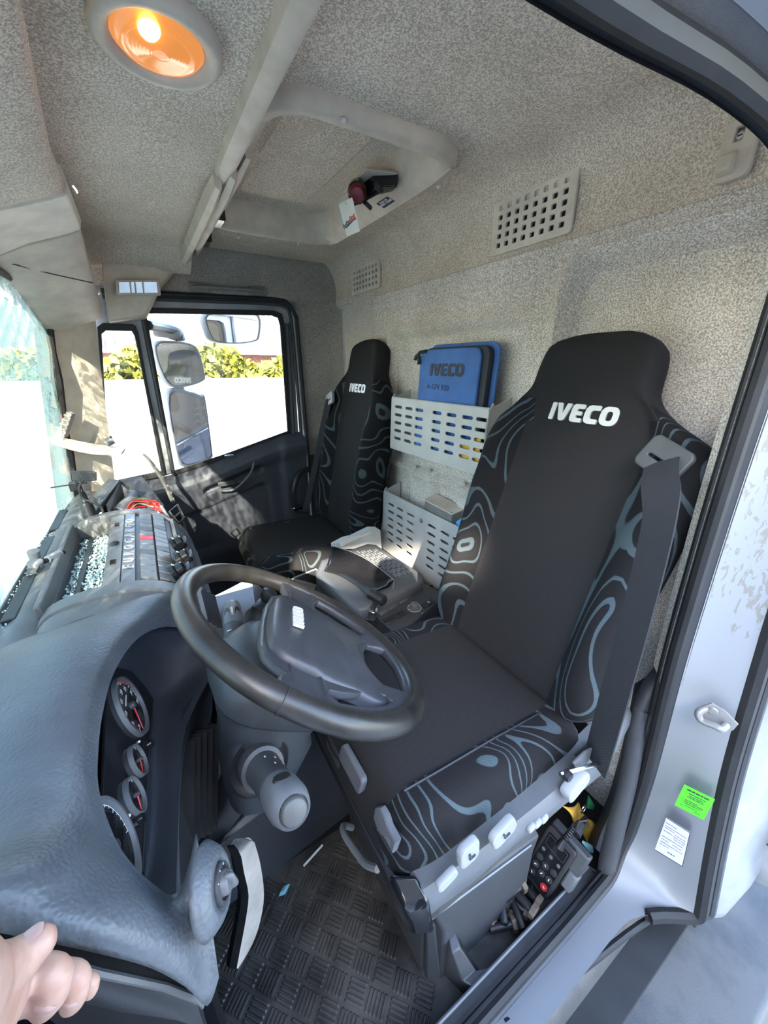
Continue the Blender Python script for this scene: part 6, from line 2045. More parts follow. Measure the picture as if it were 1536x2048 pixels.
# loose black trim piece lying on the lid
tp_ = thing('loose_trim', 'curved black trim piece lying loose across the console lid', 'trim', tuple(P(720, 1150, 'z', ZL + .01)))
A1 = [P(664, 1093, 'z', ZL + .055), P(700, 1103, 'z', ZL + .06), P(740, 1123, 'z', ZL + .062), P(788, 1160, 'z', ZL + .050)]
A2 = [P(655, 1128, 'z', ZL + .020), P(694, 1133, 'z', ZL + .018), P(732, 1150, 'z', ZL + .016), P(778, 1174, 'z', ZL + .012)]
A3 = [P(648, 1142, 'z', ZL + .020), P(676, 1150, 'z', ZL + .018), P(705, 1166, 'z', ZL + .016), P(734, 1189, 'z', ZL + .014)]
mk('trim_shell', loft([smoothpts(A1, 4), smoothpts(A2, 4), smoothpts(A3, 4)], False, False), 'blackgloss', tp_, smooth=True, solid=.003, angle=180)
mk('trim_edge', tube(smoothpts(A1, 4) + [P(786, 1178, 'z', ZL + .014)], .0016, 6), 'gate', tp_, smooth=True)
# white box behind the lid by the passenger seat
wb = thing('white_carton', 'torn white carton between the passenger seat and the console lid', 'carton', tuple(P(720, 1080, 'z', .47)))
q = [P(678, 1086, 'y', 1.36), P(700, 1074, 'y', 1.37), P(716, 1070, 'y', 1.38), P(750, 1053, 'y', 1.38), P(761, 1060, 'y', 1.37), P(764, 1098, 'y', 1.36), P(700, 1098, 'y', 1.36), P(680, 1098, 'y', 1.36)]
mk('carton_panel', loft([q, [p + Vector((-.03, .02, 0)) for p in q]]), 'card', wb, bev=.002)
mk('carton_flap', loft([[P(678, 1086, 'y', 1.355), P(702, 1074, 'y', 1.36), P(742, 1062, 'y', 1.37)], [P(682, 1094, 'y', 1.345), P(705, 1082, 'y', 1.35), P(744, 1066, 'y', 1.36)]], False, False), 'paper', wb, solid=.002)
# gear lever with its gaiter, half hidden by the wheel
gl = thing('gear_lever', 'black gear lever with a soft gaiter behind the steering wheel', 'gear lever', tuple(P(515, 1265, 'y', .95)))
mk('gaiter', tube(smoothpts([P(498, 1280, 'y', .93), P(505, 1258, 'y', .95), P(512, 1240, 'y', .96), P(522, 1222, 'y', .97), P(528, 1212, 'y', .975)], 3), [.050, .047, .045, .041, .036, .031, .027, .025, .026, .030, .028, .024, .022], 14), 'rubber', gl, smooth=True)
mk('lever_collar', lathe([(.026, -.006), (.028, 0), (.026, .008), (.018, .012)], P(532, 1208, 'y', .98), (.05, -.05, 1), 18), 'black', gl, smooth=True)
mk('lever_knob', tube([P(534, 1204, 'y', .98), P(536, 1196, 'y', .985), P(541, 1186, 'y', .99), P(548, 1180, 'y', .99)], [.016, .024, .026, .014], 14), 'black', gl, smooth=True)
mk('gaiter_plate', loft([[P(490, 1225, 'y', 1.06), P(530, 1190, 'y', 1.10), P(560, 1200, 'y', 1.06), P(545, 1290, 'y', .94), P(486, 1290, 'y', .94)], [p - Z_ * .02 for p in (P(490, 1225, 'y', 1.06), P(530, 1190, 'y', 1.10), P(560, 1200, 'y', 1.06), P(545, 1290, 'y', .94), P(486, 1290, 'y', .94))]]), 'midgrey', gl)
pp = thing('folded_paper', 'folded white paper tucked behind the steering wheel beside the gear lever', 'paper', tuple(P(545, 1240, 'y', .92)))
mk('paper_sheet', loft([[P(523, 1254, 'y', .92), P(545, 1228, 'y', .94), P(580, 1212, 'y', .96)], [P(530, 1275, 'y', .92), P(552, 1260, 'y', .92), P(585, 1240, 'y', .94)]], False, False), 'card', pp, solid=.002)
mk('paper_fold', loft([[P(523, 1254, 'y', .915), P(532, 1252, 'y', .91)], [P(530, 1275, 'y', .915), P(552, 1260, 'y', .91)]], False, False), 'paper', pp, solid=.001)

# ================================================================== wall baskets
def basket(lab, y0, y1, z0, z1, x, tilt, cols, rows, sw, sh, skip=()):
    t = thing('wall_basket', lab, 'basket', (XR, (y0 + y1) / 2, z0), 'slotted storage baskets on the rear wall')
    W_, H_ = y1 - y0, z1 - z0
    holes = []
    for cx in cols:
        for r in range(rows):
            cy = -H_ / 2 + H_ * (.23 + .61 * r / (rows - 1))
            holes.append(stadium(cx, cy, sw, sh, 0, 3))
    fx = frame(Vector((x, (y0 + y1) / 2, (z0 + z1) / 2)), -Y_, (Z_ + X_ * tilt).normalized(), Vector((-1, 0, tilt)).normalized())
    mk('front_panel', tf(plate(rrect(-W_ / 2, W_ / 2, -H_ / 2, H_ / 2, .008), holes, .006, .0015), fx), 'basket', t, smooth=True)
    c = [fx @ Vector((sx * W_ / 2, sy * H_ / 2, -.002)) for sx, sy in ((-1, -1), (-1, 1), (1, 1), (1, -1))]
    for a, b in ((c[0], c[1]), (c[3], c[2])):
        ra_, rb_ = Vector((XR - .006, a.y, a.z + .0)), Vector((XR - .006, b.y, b.z + .03))
        mk('end_panel', loft([[a, b, rb_, ra_]] + [[q + Y_ * .004 for q in (a, b, rb_, ra_)]]), 'basket', t)
    mk('bottom_panel', loft([[c[0], c[3], Vector((XR - .006, y0, z0 + .01)), Vector((XR - .006, y1, z0 + .01))], [q + Z_ * .004 for q in (c[0], c[3], Vector((XR - .006, y0, z0 + .01)), Vector((XR - .006, y1, z0 + .01)))]]), 'basket', t)
    mk('top_rim', tube([c[1] + Vector((.012, .0, .014)), c[1], c[2], c[2] + Vector((.012, 0, .014))], .0042, 8), 'basket', t, smooth=True)
    return t, fx


bk1, f1 = basket('upper grey slotted wall basket holding the blue pouch', .82, 1.345, .885, 1.085, .850, .03, [-.2115, -.1395, -.0735, .0275, .1025, .1775, .2385], 5, .052, .0135)
bk2, f2 = basket('lower grey slotted wall basket behind the console lid', .85, 1.412, .395, .678, .852, .02, [-.216, -.144, -.067, .075, .152, .219], 6, .052, .0135)
scr = mk('panel_screw', lathe([(0, .003), (.007, .0025), (.009, 0)], P(842, 1041, 'x', .848), -X_, 14), 'gate', bk2, smooth=True)
# blue document pouch
bp = thing('document_pouch', 'blue zipped document pouch standing in the upper wall basket', 'pouch', (.90, 1.02, .90))
q = [P(845, 707, 'x', .872), P(968, 702, 'x', .866), P(962, 900, 'x', .866), P(856, 880, 'x', .872)]
pw_, phh = .290, .335
pxm = frame(Vector((.876, 1.045, 1.086)), (Vector((.06, -1, 0))).normalized(), (Z_ + X_ * .06).normalized(), Vector((-1, -.06, .06)).normalized())
mk('front_cover', tf(plate(rrect(-.140, .132, -.165, .165, .025), [], .012, .005), pxm), 'blue', bp, smooth=True)
mk('zip_gusset', tf(plate(rrect(-.138, .150, -.163, .167, .025), [], .026, .004), pxm @ Matrix.Translation((.006, .004, -.018))), 'darkink', bp, smooth=True)
mk('back_cover', tf(plate(rrect(-.136, .168, -.162, .178, .028), [], .010, .004), pxm @ Matrix.Translation((.004, .006, -.034))), 'blue', bp, smooth=True)
mk('pouch_lettering', logo(pxm @ Matrix.Translation((-.004, .104, .007)), .160, .0006), 'darkink', bp)
mk('pen_lettering', tf(text('A-GN 920', .026, .0003), pxm @ Matrix.Translation((-.040, .048, .0068)) @ Matrix.Rotation(radians(-2), 4, 'Z')), 'pen', bp)
zp = pxm @ Vector((-.140, .140, .004))
mk('zip_pull', tube([zp + Vector((0, -.03, .024)), zp + Vector((-.004, 0, .022)), zp + Vector((-.01, .018, .008)), zp + Vector((-.012, .022, -.004))], .006, 8), 'black', bp, smooth=True)
mk('zip_tag', tube([zp + Vector((-.008, .004, .012)), zp + Vector((-.012, -.002, -.018))], .006, 8), 'black', bp, smooth=True)
# yellow papers in the basket and things in the lower one
yp = mk('yellow_papers', hexa([Vector((.858, .850, .898)), Vector((.858, .965, .898)), Vector((.858, .935, .968)), Vector((.858, .850, 1.00))], [Vector((.862, .850, .898)), Vector((.862, .965, .898)), Vector((.862, .935, .968)), Vector((.862, .850, 1.00))]), 'yellow', bev=.002)
tag(yp, 'yellow papers showing through the slots of the upper wall basket', 'papers')
bx = thing('grey_box', 'grey carton standing in the lower wall basket beside the blue glove', 'box', (.90, 1.02, .45))
mk('box_body', box(.870, .925, .97, 1.13, .42, .712), 'trim_dark', bx, bev=.003)
mk('box_top', hexa([Vector((.868, .965, .705)), Vector((.868, 1.13, .712)), Vector((.93, 1.14, .725)), Vector((.93, .965, .715))], [Vector((.868, .965, .710)), Vector((.868, 1.13, .717)), Vector((.93, 1.14, .730)), Vector((.93, .965, .720))]), 'trim', bx, bev=.001)
gv = thing('blue_glove', 'light blue glove poking out of the lower wall basket', 'glove', tuple(P(930, 1045, 'x', .88)))
for a, b, r in (((912, 1050), (950, 1030), .010), ((915, 1054), (955, 1042), .012), ((925, 1056), (958, 1052), .012)):
    mk('glove_finger', tube(smoothpts([P(*a, 'x', .885), P((a[0] + b[0]) / 2, (a[1] + b[1]) / 2 - 2, 'x', .885), P(*b, 'x', .89)], 3), [.003] + [r] * 5 + [r * .7], 8), 'lightblue', gv, smooth=True)
mk('glove_palm', hexa([P(918, 1060, 'x', .88), P(960, 1060, 'x', .88), P(955, 1035, 'x', .88), P(930, 1042, 'x', .88)], [p + X_ * .02 for p in (P(918, 1060, 'x', .88), P(960, 1060, 'x', .88), P(955, 1035, 'x', .88), P(930, 1042, 'x', .88))]), 'lightblue', gv, bev=.004)
# ================================================================== sill, storage well and what lies in it
sl_ = thing('sill_trim', 'black plastic sill cover with an open storage well beside the driver seat', 'sill trim', (.5, .21, 0))
R1 = [P(830, 2060, 'z', .055), P(905, 2010, 'z', .055), P(985, 1975, 'z', .055), P(1090, 1870, 'z', .055), P(1205, 1764, 'z', .055)]
R1 = [Vector((x, .234, .055)) for x in (.20, .32, .45, .58, .724)]
R2 = [Vector((p.x + .012, .196 if p.x < .6 else .193, .060)) for p in R1]
rows = [[p - Z_ * .10 for p in R1], [p - Z_ * .004 for p in R1], [p + Vector((.001, -.004, 0)) for p in R1], [p + Vector((.001, -.015, -.002)) for p in R1], [p + Vector((.001, -.019, .002)) for p in R1], [p + Vector((0, .0, .002)) for p in R2], [p + Vector((.002, -.004, -.006)) for p in R2]]
mk('sill_cover', loft(rows, False, False), 'charcoal', sl_, smooth=True, angle=60)
mk('sill_edge_strip', tube([p + Vector((.0, -.002, .0)) for p in R1], .0035, 6), 'midgrey', sl_, smooth=True)
mk('sill_end', hexa([R1[-1], R2[-1], R2[-1] - Z_ * .08, R1[-1] - Z_ * .08], [p + X_ * .004 for p in (R1[-1], R2[-1], R2[-1] - Z_ * .08, R1[-1] - Z_ * .08)]), 'charcoal', sl_)
mk('front_sill', loft([[(x, .255, .01), (x, .246, .045), (x, .234, .055), (x, .196, .060), (x, .19, .05)] for x in (-.28, .0, .20)], False, False), 'charcoal', sl_, smooth=True)
# divider with a notch at the front of the well
dv = [P(905, 1868, 'z', .10), P(930, 1815, 'z', .115), P(948, 1822, 'z', .115)]
mk('well_divider', loft([[Vector((.325, .290, -.02)), Vector((.325, .290, .135)), Vector((.318, .270, .130)), Vector((.335, .252, .05)), Vector((.345, .234, .054)), Vector((.345, .234, -.02))], [Vector((.350, .290, -.02)), Vector((.345, .290, .135)), Vector((.338, .268, .130)), Vector((.37, .248, .05)), Vector((.40, .234, .054)), Vector((.40, .234, -.02))]]), 'charcoal', sl_, bev=.003)
mk('well_floor', box(.33, .72, .22, .292, -.024, -.016), 'charcoal', sl_)

# remote control with a coiled cable
rc = thing('hand_remote', 'black handheld remote with round keys standing in the sill well', 'remote control', (.62, .28, .05))
tl_, tr_, br_, bl_ = Vector((.655, .312, .158)), Vector((.657, .250, .152)), Vector((.598, .246, .030)), Vector((.594, .308, .036))
rx = ((tr_ - tl_) + (br_ - bl_)).normalized(); ry = ((tl_ - bl_) + (tr_ - br_)); ry = (ry - rx * ry.dot(rx)).normalized(); rz = rx.cross(ry)
if rz.dot(EYE - tl_) < 0: rz = -rz
rcx = (tl_ + tr_ + br_ + bl_) / 4
rm = frame(rcx, rx, ry, rz)
rw_, rh_ = .066, .140
mk('remote_body', tf(plate(rrect(-rw_ / 2, rw_ / 2, -rh_ / 2, rh_ / 2, .006), [], .024, .004), rm @ Matrix.Translation((0, 0, -.012))), 'black', rc, smooth=True)
mk('remote_face', tf(plate(rrect(-rw_ / 2 + .005, rw_ / 2 - .005, -rh_ / 2 + .006, rh_ / 2 - .010, .003), [], .001), rm @ Matrix.Translation((0, 0, .0008))), 'blackgloss', rc)
mk('face_line', tf(plate(rrect(-.024, .024, .030, .056, .002), [rrect(-.0232, .0232, .0308, .0552, .002)], .0006), rm @ Matrix.Translation((0, 0, .0016))), 'charcoal', rc)
for i, (x, y) in enumerate([(-.020, .016), (0, .016), (.020, .016), (-.018, -.006), (0, -.010), (.019, -.006), (-.018, -.028), (.001, -.032), (.019, -.028), (-.016, -.050), (.018, -.052)]):
    if i < 3:
        mk('indicator_light', tf(lathe([(0, .0012), (.0035, .001), (.0045, 0)], (x, y, .0012), (0, 0, 1), 12), rm), 'midgrey', rc, smooth=True)
    else:
        k = mk('remote_key', tf(lathe([(.0082, .0008), (.0080, .002), (.0068, .0022), (.0065, .0014), (0, .0016)], (x, y, .0008), (0, 0, 1), 18), rm), 'red' if i == 10 else 'black', rc, smooth=True, angle=60)
        if i not in (3, 5):
            mk('key_symbol', tf(plate(stadium(0, 0, .006, .002, .6 * i), [], .0004), rm @ Matrix.Translation((x, y, .0028))), 'whiteprint', k)
        if i == 10: tag(k, 'red stop key')
cb = rm @ Vector((.004, rh_ / 2 - .006, .004))
mk('cable_boot', tube([cb - ry * .01, cb + ry * .012], [.010, .006], 10), 'black', rc, smooth=True)
coil = []
ce = P(1150, 1615, 'y', .30)
for i in range(70):
    t = i / 69; c = (cb + ry * .012).lerp(cb + ry * .05 + Vector((.0, -.004, .012)), t)
    coil.append(c + (rx * cos(t * 44) + rz * sin(t * 44)) * .0045)
coil += [cb + ry * .055 + Vector((.008, -.006, .018)), cb + ry * .05 + Vector((.026, -.014, .022)), cb + ry * .04 + Vector((.04, -.02, .01))]
mk('coiled_cable', tube(coil, .0022, 6), 'black', rc, smooth=True)
# cradle behind the remote
mk('remote_cradle', tf(loft([[(-.036, .02, -.03), (.06, .02, -.03), (.06, .085, -.03), (-.036, .085, -.03)], [(-.034, .024, -.010), (.058, .024, -.010), (.058, .080, -.010), (-.034, .080, -.010)]]), rm), 'charcoal', rc, bev=.004)
mk('cradle_arm', tf(loft([[(.036, -.02, -.03), (.062, -.02, -.03), (.062, .03, -.03), (.036, .03, -.03)], [(.038, -.016, -.004), (.060, -.016, -.004), (.060, .026, -.004), (.038, .026, -.004)]]), rm), 'midgrey', rc, bev=.004)
# yellow rags, ring, plug behind
rg = thing('yellow_rag', 'crumpled yellow rag behind the handheld remote', 'rag', (.72, .30, .1))


def rag(u, w):
    a = P(1125, 1612, 'y', .31).lerp(P(1188, 1700, 'y', .27), u); b = P(1155, 1606, 'y', .31).lerp(P(1200, 1670, 'y', .27), u)
    p = a.lerp(b, w); return p + Vector((.0, -.008 * sin(u * 9 + w * 3), .008 * sin(u * 14) * cos(w * 6)))


mk('rag_cloth', grid(rag, 16, 8), 'yellow', rg, smooth=True, solid=.004)
kr = mk('key_ring', tube([P(1167, 1618, 'y', .285) + Vector((cos(a) * .011, 0, sin(a) * .011)) for a in [2 * pi * i / 20 for i in range(20)]], .0016, 6, closed=True), 'chrome', smooth=True)
tag(kr, 'bright metal ring above the yellow rag', 'ring')
pl_ = thing('cable_plug', 'black cable plug lying on the yellow rag', 'plug', tuple(P(1155, 1660, 'y', .27)))
mk('plug_body', tube([P(1150, 1668, 'y', .27), P(1162, 1648, 'y', .275)], [.013, .011], 10), 'charcoal', pl_, smooth=True)
mk('plug_neck', tube([P(1162, 1648, 'y', .275), P(1172, 1634, 'y', .28)], [.008, .005], 8), 'black', pl_, smooth=True)
gw = mk('green_scrap', hexa([P(1176, 1618, 'y', .29), P(1180, 1596, 'y', .29), P(1190, 1612, 'y', .29), P(1186, 1620, 'y', .29)], [p + Vector((.004, .008, 0)) for p in (P(1176, 1618, 'y', .29), P(1180, 1596, 'y', .29), P(1190, 1612, 'y', .29), P(1186, 1620, 'y', .29))]), 'green', bev=.001)
tag(gw, 'small green plastic scrap behind the bright metal ring', 'scrap')
tw_ = mk('teal_packet', hexa([P(1165, 1680, 'y', .255), P(1185, 1690, 'y', .25), P(1188, 1702, 'y', .25), P(1180, 1700, 'y', .255)], [p - Z_ * .01 for p in (P(1165, 1680, 'y', .255), P(1185, 1690, 'y', .25), P(1188, 1702, 'y', .25), P(1180, 1700, 'y', .255))]), 'teal', bev=.001)
tag(tw_, 'corner of a teal packet under the yellow rag', 'packet')


# bolts heaped in the well: (shank end px, head px, height, label)
BL = [((985, 1780), (1010, 1782), .03, 'black bolt at the back left of the heap, head towards the remote'), ((1010, 1778), (1038, 1756), .05, 'black bolt with a rusty head standing tallest against the remote'),
      ((978, 1795), (983, 1843), .0, 'black bolt at the left end of the heap, rusty head towards the front'), ((1008, 1840), (1002, 1790), .02, 'black bolt with its rusty head towards the back, left of centre'),
      ((1022, 1786), (1040, 1772), .05, 'short looking black bolt on top in the middle of the heap'), ((1030, 1782), (1062, 1818), .045, 'black bolt sloping to the right across the top of the heap'),
      ((990, 1855), (1022, 1848), .005, 'black bolt lying crosswise at the front of the heap'), ((1040, 1840), (1026, 1800), .02, 'long black bolt in the middle of the heap pointing to the front'),
      ((1045, 1770), (1072, 1800), .03, 'black bolt half under the remote'), ((1015, 1795), (1048, 1818), .02, 'black bolt in the shadow at the right of the heap'),
      ((1060, 1790), (1055, 1822), .01, 'black bolt furthest right with its head down'), ((1000, 1800), (1020, 1825), -.004, 'black bolt at the bottom of the heap')]
for (a, b, h, lab) in BL:
    pa, pb = P(*a, 'z', h + .006), P(*b, 'z', h + .006)
    d = (pb - pa).normalized(); L = max(.052, min(.078, (pb - pa).length * 1.05))
    pa = pb - d * L
    t = thing('bolt', lab, 'bolt', tuple(pa), 'black bolts heaped in the sill well')
    mk('shank', lathe([(0, 0), (.0078, 0), (.0092, .002), (.0092, L)], pa, d, 14), 'bolt', t, smooth=True, angle=50)
    mk('bolt_head', lathe([(0, L), (.0150, L), (.0160, L + .001), (.0160, L + .0105), (.0145, L + .012), (0, L + .012)], pa, d, 6), 'brown', t)

# assist handle along the pillar
ah = thing('grab_handle', 'long dark grey grab handle along the driver door pillar', 'grab handle', (.8, .22, .3))
hpnts = smoothpts([P(1352, 1335, 'y', .235), P(1330, 1345, 'y', .236), P(1305, 1375, 'y', .238), P(1283, 1420, 'y', .238), P(1270, 1480, 'y', .232), P(1255, 1560, 'y', .224), P(1236, 1640, 'y', .214), P(1216, 1720, 'y', .205), P(1210, 1745, 'y', .203)], 5)
mk('handle_bar', tube(hpnts, [.015] * 4 + [.0185] * (len(hpnts) - 8) + [.017] * 4, 14), 'charcoal', ah, smooth=True)
mk('handle_mount', tube([P(1352, 1335, 'y', .235), P(1366, 1320, 'y', .235)], .017, 10), 'black', ah, smooth=True)
# curved handle at the passenger pillar
ah2 = thing('grab_handle', 'black curved grab handle beside the passenger seat back', 'grab handle', tuple(P(590, 980, 'y', 2.0)))
mk('handle_bar', tube(smoothpts([P(618, 938, 'y', 1.99), P(600, 946, 'y', 1.97), P(590, 968, 'y', 1.95), P(588, 995, 'y', 1.95), P(594, 1022, 'y', 1.97)], 5), .016, 10), 'black', ah2, smooth=True)
mk('handle_foot', box(.60, .66, 1.95, 1.99, .455, .475), 'chrome', ah2, bev=.004)
# striker on the jamb
sk = thing('door_striker', 'steel door striker loop screwed to the white jamb', 'striker', tuple(P(1430, 1435, 'x', .775)))
jn = Vector((-.85, -.45, .1)).normalized()
sa, sb, sc2 = P(1424, 1423, 'x', .772), P(1405, 1425, 'x', .768), P(1440, 1458, 'x', .776)
jx = (P(1455, 1450, 'x', .772) - P(1415, 1410, 'x', .772)).normalized(); jx = (jx - jn * jx.dot(jn)).normalized(); jy = jn.cross(jx)
mk('striker_plate', tf(plate([(-.024, -.012), (-.020, .014), (.0, .018), (.026, .014), (.030, 0), (.024, -.016), (.0, -.018)], [], .004, .001), frame(P(1432, 1432, 'x', .772), jx, jy, jn)), 'zinc', sk, smooth=True)
mk('striker_loop', tube(smoothpts([P(1416, 1416, 'x', .770), P(1398, 1424, 'x', .755), P(1402, 1440, 'x', .752), P(1430, 1452, 'x', .755), P(1442, 1458, 'x', .757), P(1452, 1450, 'x', .772)], 4), .0062, 10), 'zinc', sk, smooth=True)
mk('striker_screw', lathe([(0, .005), (.006, .0045), (.0085, .002), (.009, -.001)], P(1425, 1421, 'x', .770), jn, 16), 'zinc', sk, smooth=True)
# stickers on the jamb


def jamb_label(name, lab, cs, mat, lines, ink, border=None, extra=None):
    t = thing(name, lab, 'label', tuple(cs[0]))
    def at(a, b, h=.0006):
        p = cs[0].lerp(cs[1], a).lerp(cs[3].lerp(cs[2], a), b)
        n = (cs[1] - cs[0]).cross(cs[3] - cs[0]).normalized()
        if n.dot(EYE - cs[0]) < 0: n = -n
        return p + n * h, n
    def quad(a0, b0, a1, b1, h):
        return [at(a0, b0, h)[0], at(a1, b0, h)[0], at(a1, b1, h)[0], at(a0, b1, h)[0]]
    mk('label_sheet', (quad(0, 0, 1, 1, .0008), [(0, 1, 2, 3)]), mat, t, solid=.0004)
    if border:
        m_ = M()
        for a0, b0, a1, b1 in ((0, 0, 1, .018), (0, .982, 1, 1), (.975, 0, 1, 1)):
            m_.add((quad(a0, b0, a1, b1, .0014), [(0, 1, 2, 3)]))
        mk('label_border', m_.get(), border, t)
    _, n = at(.5, .5)
    ex = (cs[1] - cs[0]).normalized(); ey = (n.cross(ex)).normalized()
    if ey.dot(cs[0] - cs[3]) < 0: ey = -ey
    m_ = M(); r = random.Random(len(lines))
    for a0, a1, b, hh in lines:
        a = a0
        while a < a1:
            w = min(r.uniform(.06, .20), a1 - a)
            m_.add((quad(a, b, a + w, b + hh, .0013), [(0, 1, 2, 3)])); a += w + .018
    mk('fine_print', m_.get(), ink, t)['kind'] = 'stuff'
    return t


g4 = [P(1363, 1553, 'x', .783), P(1423, 1582, 'x', .795), P(1401, 1623, 'x', .799), P(1344, 1594, 'x', .787)]
jn_ = Vector((-.012, -.010, 0))
g4 = [p + jn_ for p in g4]
jamb_label('inspection_label', 'bright green inspection sticker on the white door jamb', g4, 'greenstick',
           [(.14, .86, .10, .055), (.24, .80, .24, .030), (.28, .76, .32, .030), (.24, .78, .39, .030), (.22, .66, .54, .026), (.20, .84, .61, .028), (.24, .80, .68, .028), (.30, .70, .78, .020), (.14, .24, .82, .02), (.62, .84, .86, .02)], 'darkink')
w4 = [P(1329, 1620, 'x', .795), P(1376, 1650, 'x', .80), P(1361, 1718, 'x', .805), P(1306, 1685, 'x', .80)]
w4 = [p + jn_ * .9 for p in w4]
jamb_label('type_label', 'pale lilac type label with fine print on the lower door jamb', w4, 'lilac',
           [(.05, .5, .12, .016), (.06, .9, .20, .014), (.06, .45, .25, .014), (.5, .9, .30, .014), (.06, .4, .34, .014), (.45, .92, .36, .014), (.5, .9, .42, .014), (.08, .5, .50, .016), (.5, .88, .50, .014), (.08, .35, .58, .014), (.5, .85, .58, .014), (.08, .6, .66, .016), (.62, .9, .66, .014), (.08, .42, .73, .014), (.42, .68, .84, .026)], 'pen', 'darkink')
# ================================================================== the photographer: left hand in view, body standing in the doorway behind the lens


def limb(pts, rads, n=14):
    """tapered rounded tube through the points"""
    k = 5; ps = smoothpts(pts, k); rs = []
    for i in range(len(rads) - 1):
        for q in range(k): t = q / k; t = t * t * (3 - 2 * t); rs.append(rads[i] + (rads[i + 1] - rads[i]) * t)
    rs.append(rads[-1])
    d0 = (ps[0] - ps[1]).normalized(); d1 = (ps[-1] - ps[-2]).normalized()
    P0 = [ps[0] + d0 * rs[0] * s for s in (.95, .75, .4)]; R0 = [rs[0] * s for s in (.25, .66, .92)]
    P1 = [ps[-1] + d1 * rs[-1] * s for s in (.4, .75, .95)]; R1_ = [rs[-1] * s for s in (.92, .66, .25)]
    return tube(P0 + ps + P1, R0 + rs + R1_, n)


def fuse(name, parts, mat, parent, voxel, smooth=8):
    """join overlapping closed shapes into one continuous skin"""
    m_ = M()
    for p in parts: m_.add(p)
    o = mk('tmp', m_.get(), mat, None, smooth=True)
    r = o.modifiers.new('r', 'REMESH'); r.mode = 'VOXEL'; r.voxel_size = voxel
    s = o.modifiers.new('s', 'SMOOTH'); s.iterations = smooth; s.factor = .5
    bpy.context.view_layer.update()
    me = bpy.data.meshes.new_from_object(o.evaluated_get(bpy.context.evaluated_depsgraph_get()))
    bpy.data.objects.remove(o)
    me.name = name
    for p in me.polygons: p.use_smooth = True
    q = bpy.data.objects.new(name, me); COL.objects.link(q); adopt(q, parent)
    return q


def HP(u, v, y): return P(u, v, 'y', y)


wr_ = HP(-210, 2110, .165)
elb = Vector((-.30, -.02, .80))
sho = Vector((-.20, -.36, 1.06))
pr_ = thing('person', 'bare left hand of a person with loosely curled fingers by the dashboard corner', 'person', (0, -.36, -.6))
thumb = [HP(-120, 2040, .180), HP(-20, 1965, .196), HP(42, 1918, .204), HP(77, 1888, .207)]
index = [HP(-60, 2020, .215), HP(26, 1978, .219), HP(46, 1990, .218), HP(44, 2006, .219)]
midf = [HP(-40, 2010, .225), HP(40, 1958, .224), HP(106, 1948, .214), HP(106, 1982, .212), HP(92, 2006, .215)]
ring = [HP(-30, 2010, .238), HP(70, 1962, .236), HP(146, 1952, .226), HP(151, 1980, .224), HP(146, 1999, .226)]
litt = [HP(-20, 2010, .250), HP(90, 1966, .248), HP(172, 1962, .240), HP(182, 1972, .238), HP(180, 1983, .238)]
hand = fuse('hand', [limb([elb.lerp(wr_, .25), elb.lerp(wr_, .6), wr_, HP(-110, 2050, .195)], [.040, .034, .029, .026]),
                     limb([wr_, HP(-95, 2045, .200), HP(-45, 2015, .212), HP(0, 1990, .220)], [.026, .030, .026, .016]),
                     limb([HP(-90, 2070, .215), HP(-30, 2020, .238), HP(30, 1985, .244)], [.024, .021, .013]),
                     limb(thumb, [.0190, .0160, .0118, .0092]), limb(index, [.015, .0098, .0086, .0078]), limb(midf, [.016, .0108, .0098, .0098, .0090]),
                     limb(ring, [.015, .0104, .0086, .0090, .0084]), limb(litt, [.013, .0084, .0060, .0058, .0052])], 'skin', pr_, .0020, 5)
MT['nail'] = plain('fingernail', (.56, .34, .29), .3, var=.05)


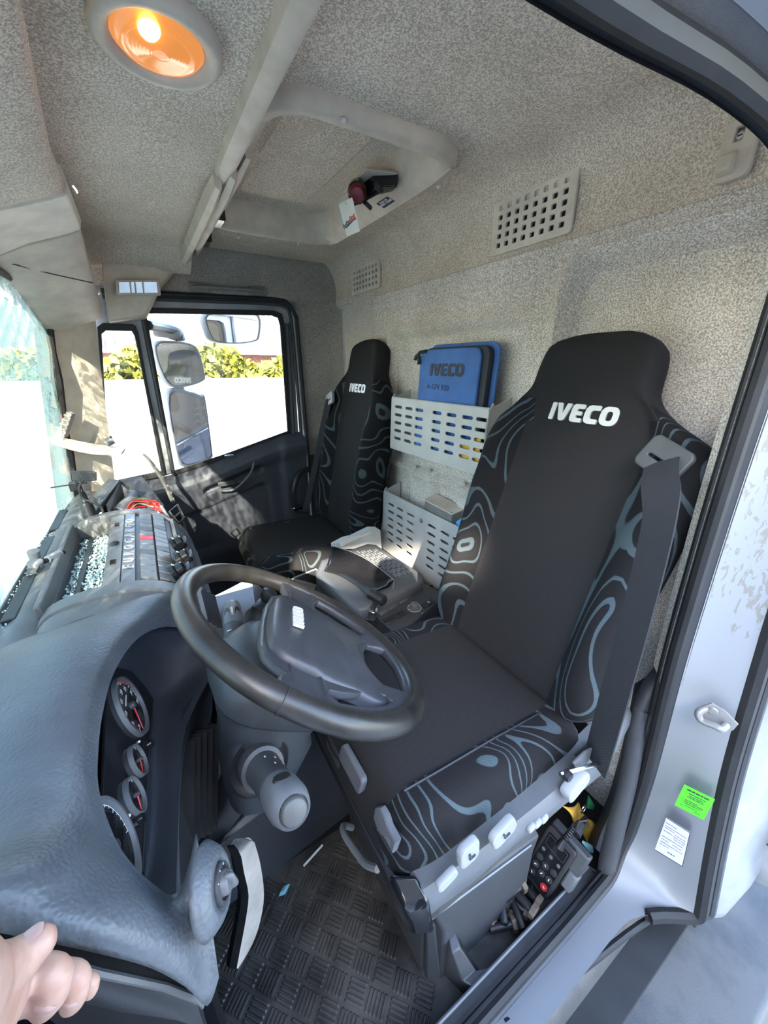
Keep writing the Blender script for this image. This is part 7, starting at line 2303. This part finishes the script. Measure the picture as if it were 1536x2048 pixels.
def nail(a, b, r, w, hint, pos=.70):
    """nail plate on the outer side of the last finger bone"""
    d = (b - a).normalized(); v = Vector(hint); v = (v - d * v.dot(d)).normalized(); s = d.cross(v)
    c = a.lerp(b, pos)
    def f(u, t):
        x = 2 * u - 1; y = 2 * t - 1
        k = sqrt(max(0, 1 - abs(y) ** 3.2)) * .85 + .15
        an = x * k * .75
        return c + d * y * w * .75 + s * sin(an) * r + v * (r * cos(an) + .0002 - .0012 * abs(y) ** 3)
    mk('fingernail', grid(f, 8, 10), 'nail', pr_, smooth=True)


nail(thumb[2], thumb[3], .0100, .0105, (-.63, .12, .83), .60)
nail(midf[3], midf[4], .0094, .0074, tuple(-FWD - UPV * .2 + RGT * .15), -.05)
nail(ring[3], ring[4], .0086, .0060, tuple(-FWD - UPV * .1 + RGT * .2), -.05)
# clothed body: sleeves, torso, legs on the entry step side, right arm holding the phone up
MT['jacket'] = plain('dark_work_jacket', (.035, .04, .055), .9, var=.2)
fuse('jacket', [limb([sho, sho.lerp(elb, .5), elb, elb.lerp(wr_, .45)], [.075, .062, .052, .046]),
                limb([Vector((.20, -.38, 1.06)), Vector((.26, -.34, .82)), Vector((.14, -.16, 1.02))], [.075, .060, .044]),
                limb([Vector((0, -.40, 1.08)), Vector((0, -.41, .9)), Vector((0, -.42, .68)), Vector((0, -.43, .45))], [.13, .165, .155, .16]),
                limb([Vector((-.20, -.38, 1.05)), Vector((.20, -.39, 1.05))], [.085, .085])], 'jacket', pr_, .015, 4)
fuse('trousers', [limb([Vector((sx * .09, -.43, .45)), Vector((sx * .11, -.42, .0)), Vector((sx * .12, -.44, -.45)), Vector((sx * .12, -.44, -.98))], [.105, .085, .065, .055]) for sx in (-1, 1)]
     + [limb([Vector((sx * .12, -.46, -1.05)), Vector((sx * .13, -.32, -1.06))], [.045, .04]) for sx in (-1, 1)], 'darkink', pr_, .015, 4)
fuse('head', [limb([Vector((0, -.39, 1.10)), Vector((0, -.37, 1.22))], [.055, .055]),
              tf(lathe([(0, -.115), (.05, -.105), (.075, -.06), (.085, .01), (.080, .06), (.055, .10), (0, .115)], (0, 0, 0), (0, 0, 1), 20), Matrix.Translation((0, -.345, 1.32)) @ Matrix.Diagonal((.92, 1.1, 1, 1))),
              limb([Vector((0, -.255, 1.315)), Vector((0, -.235, 1.295))], [.012, .013])], 'skin', pr_, .008, 4)
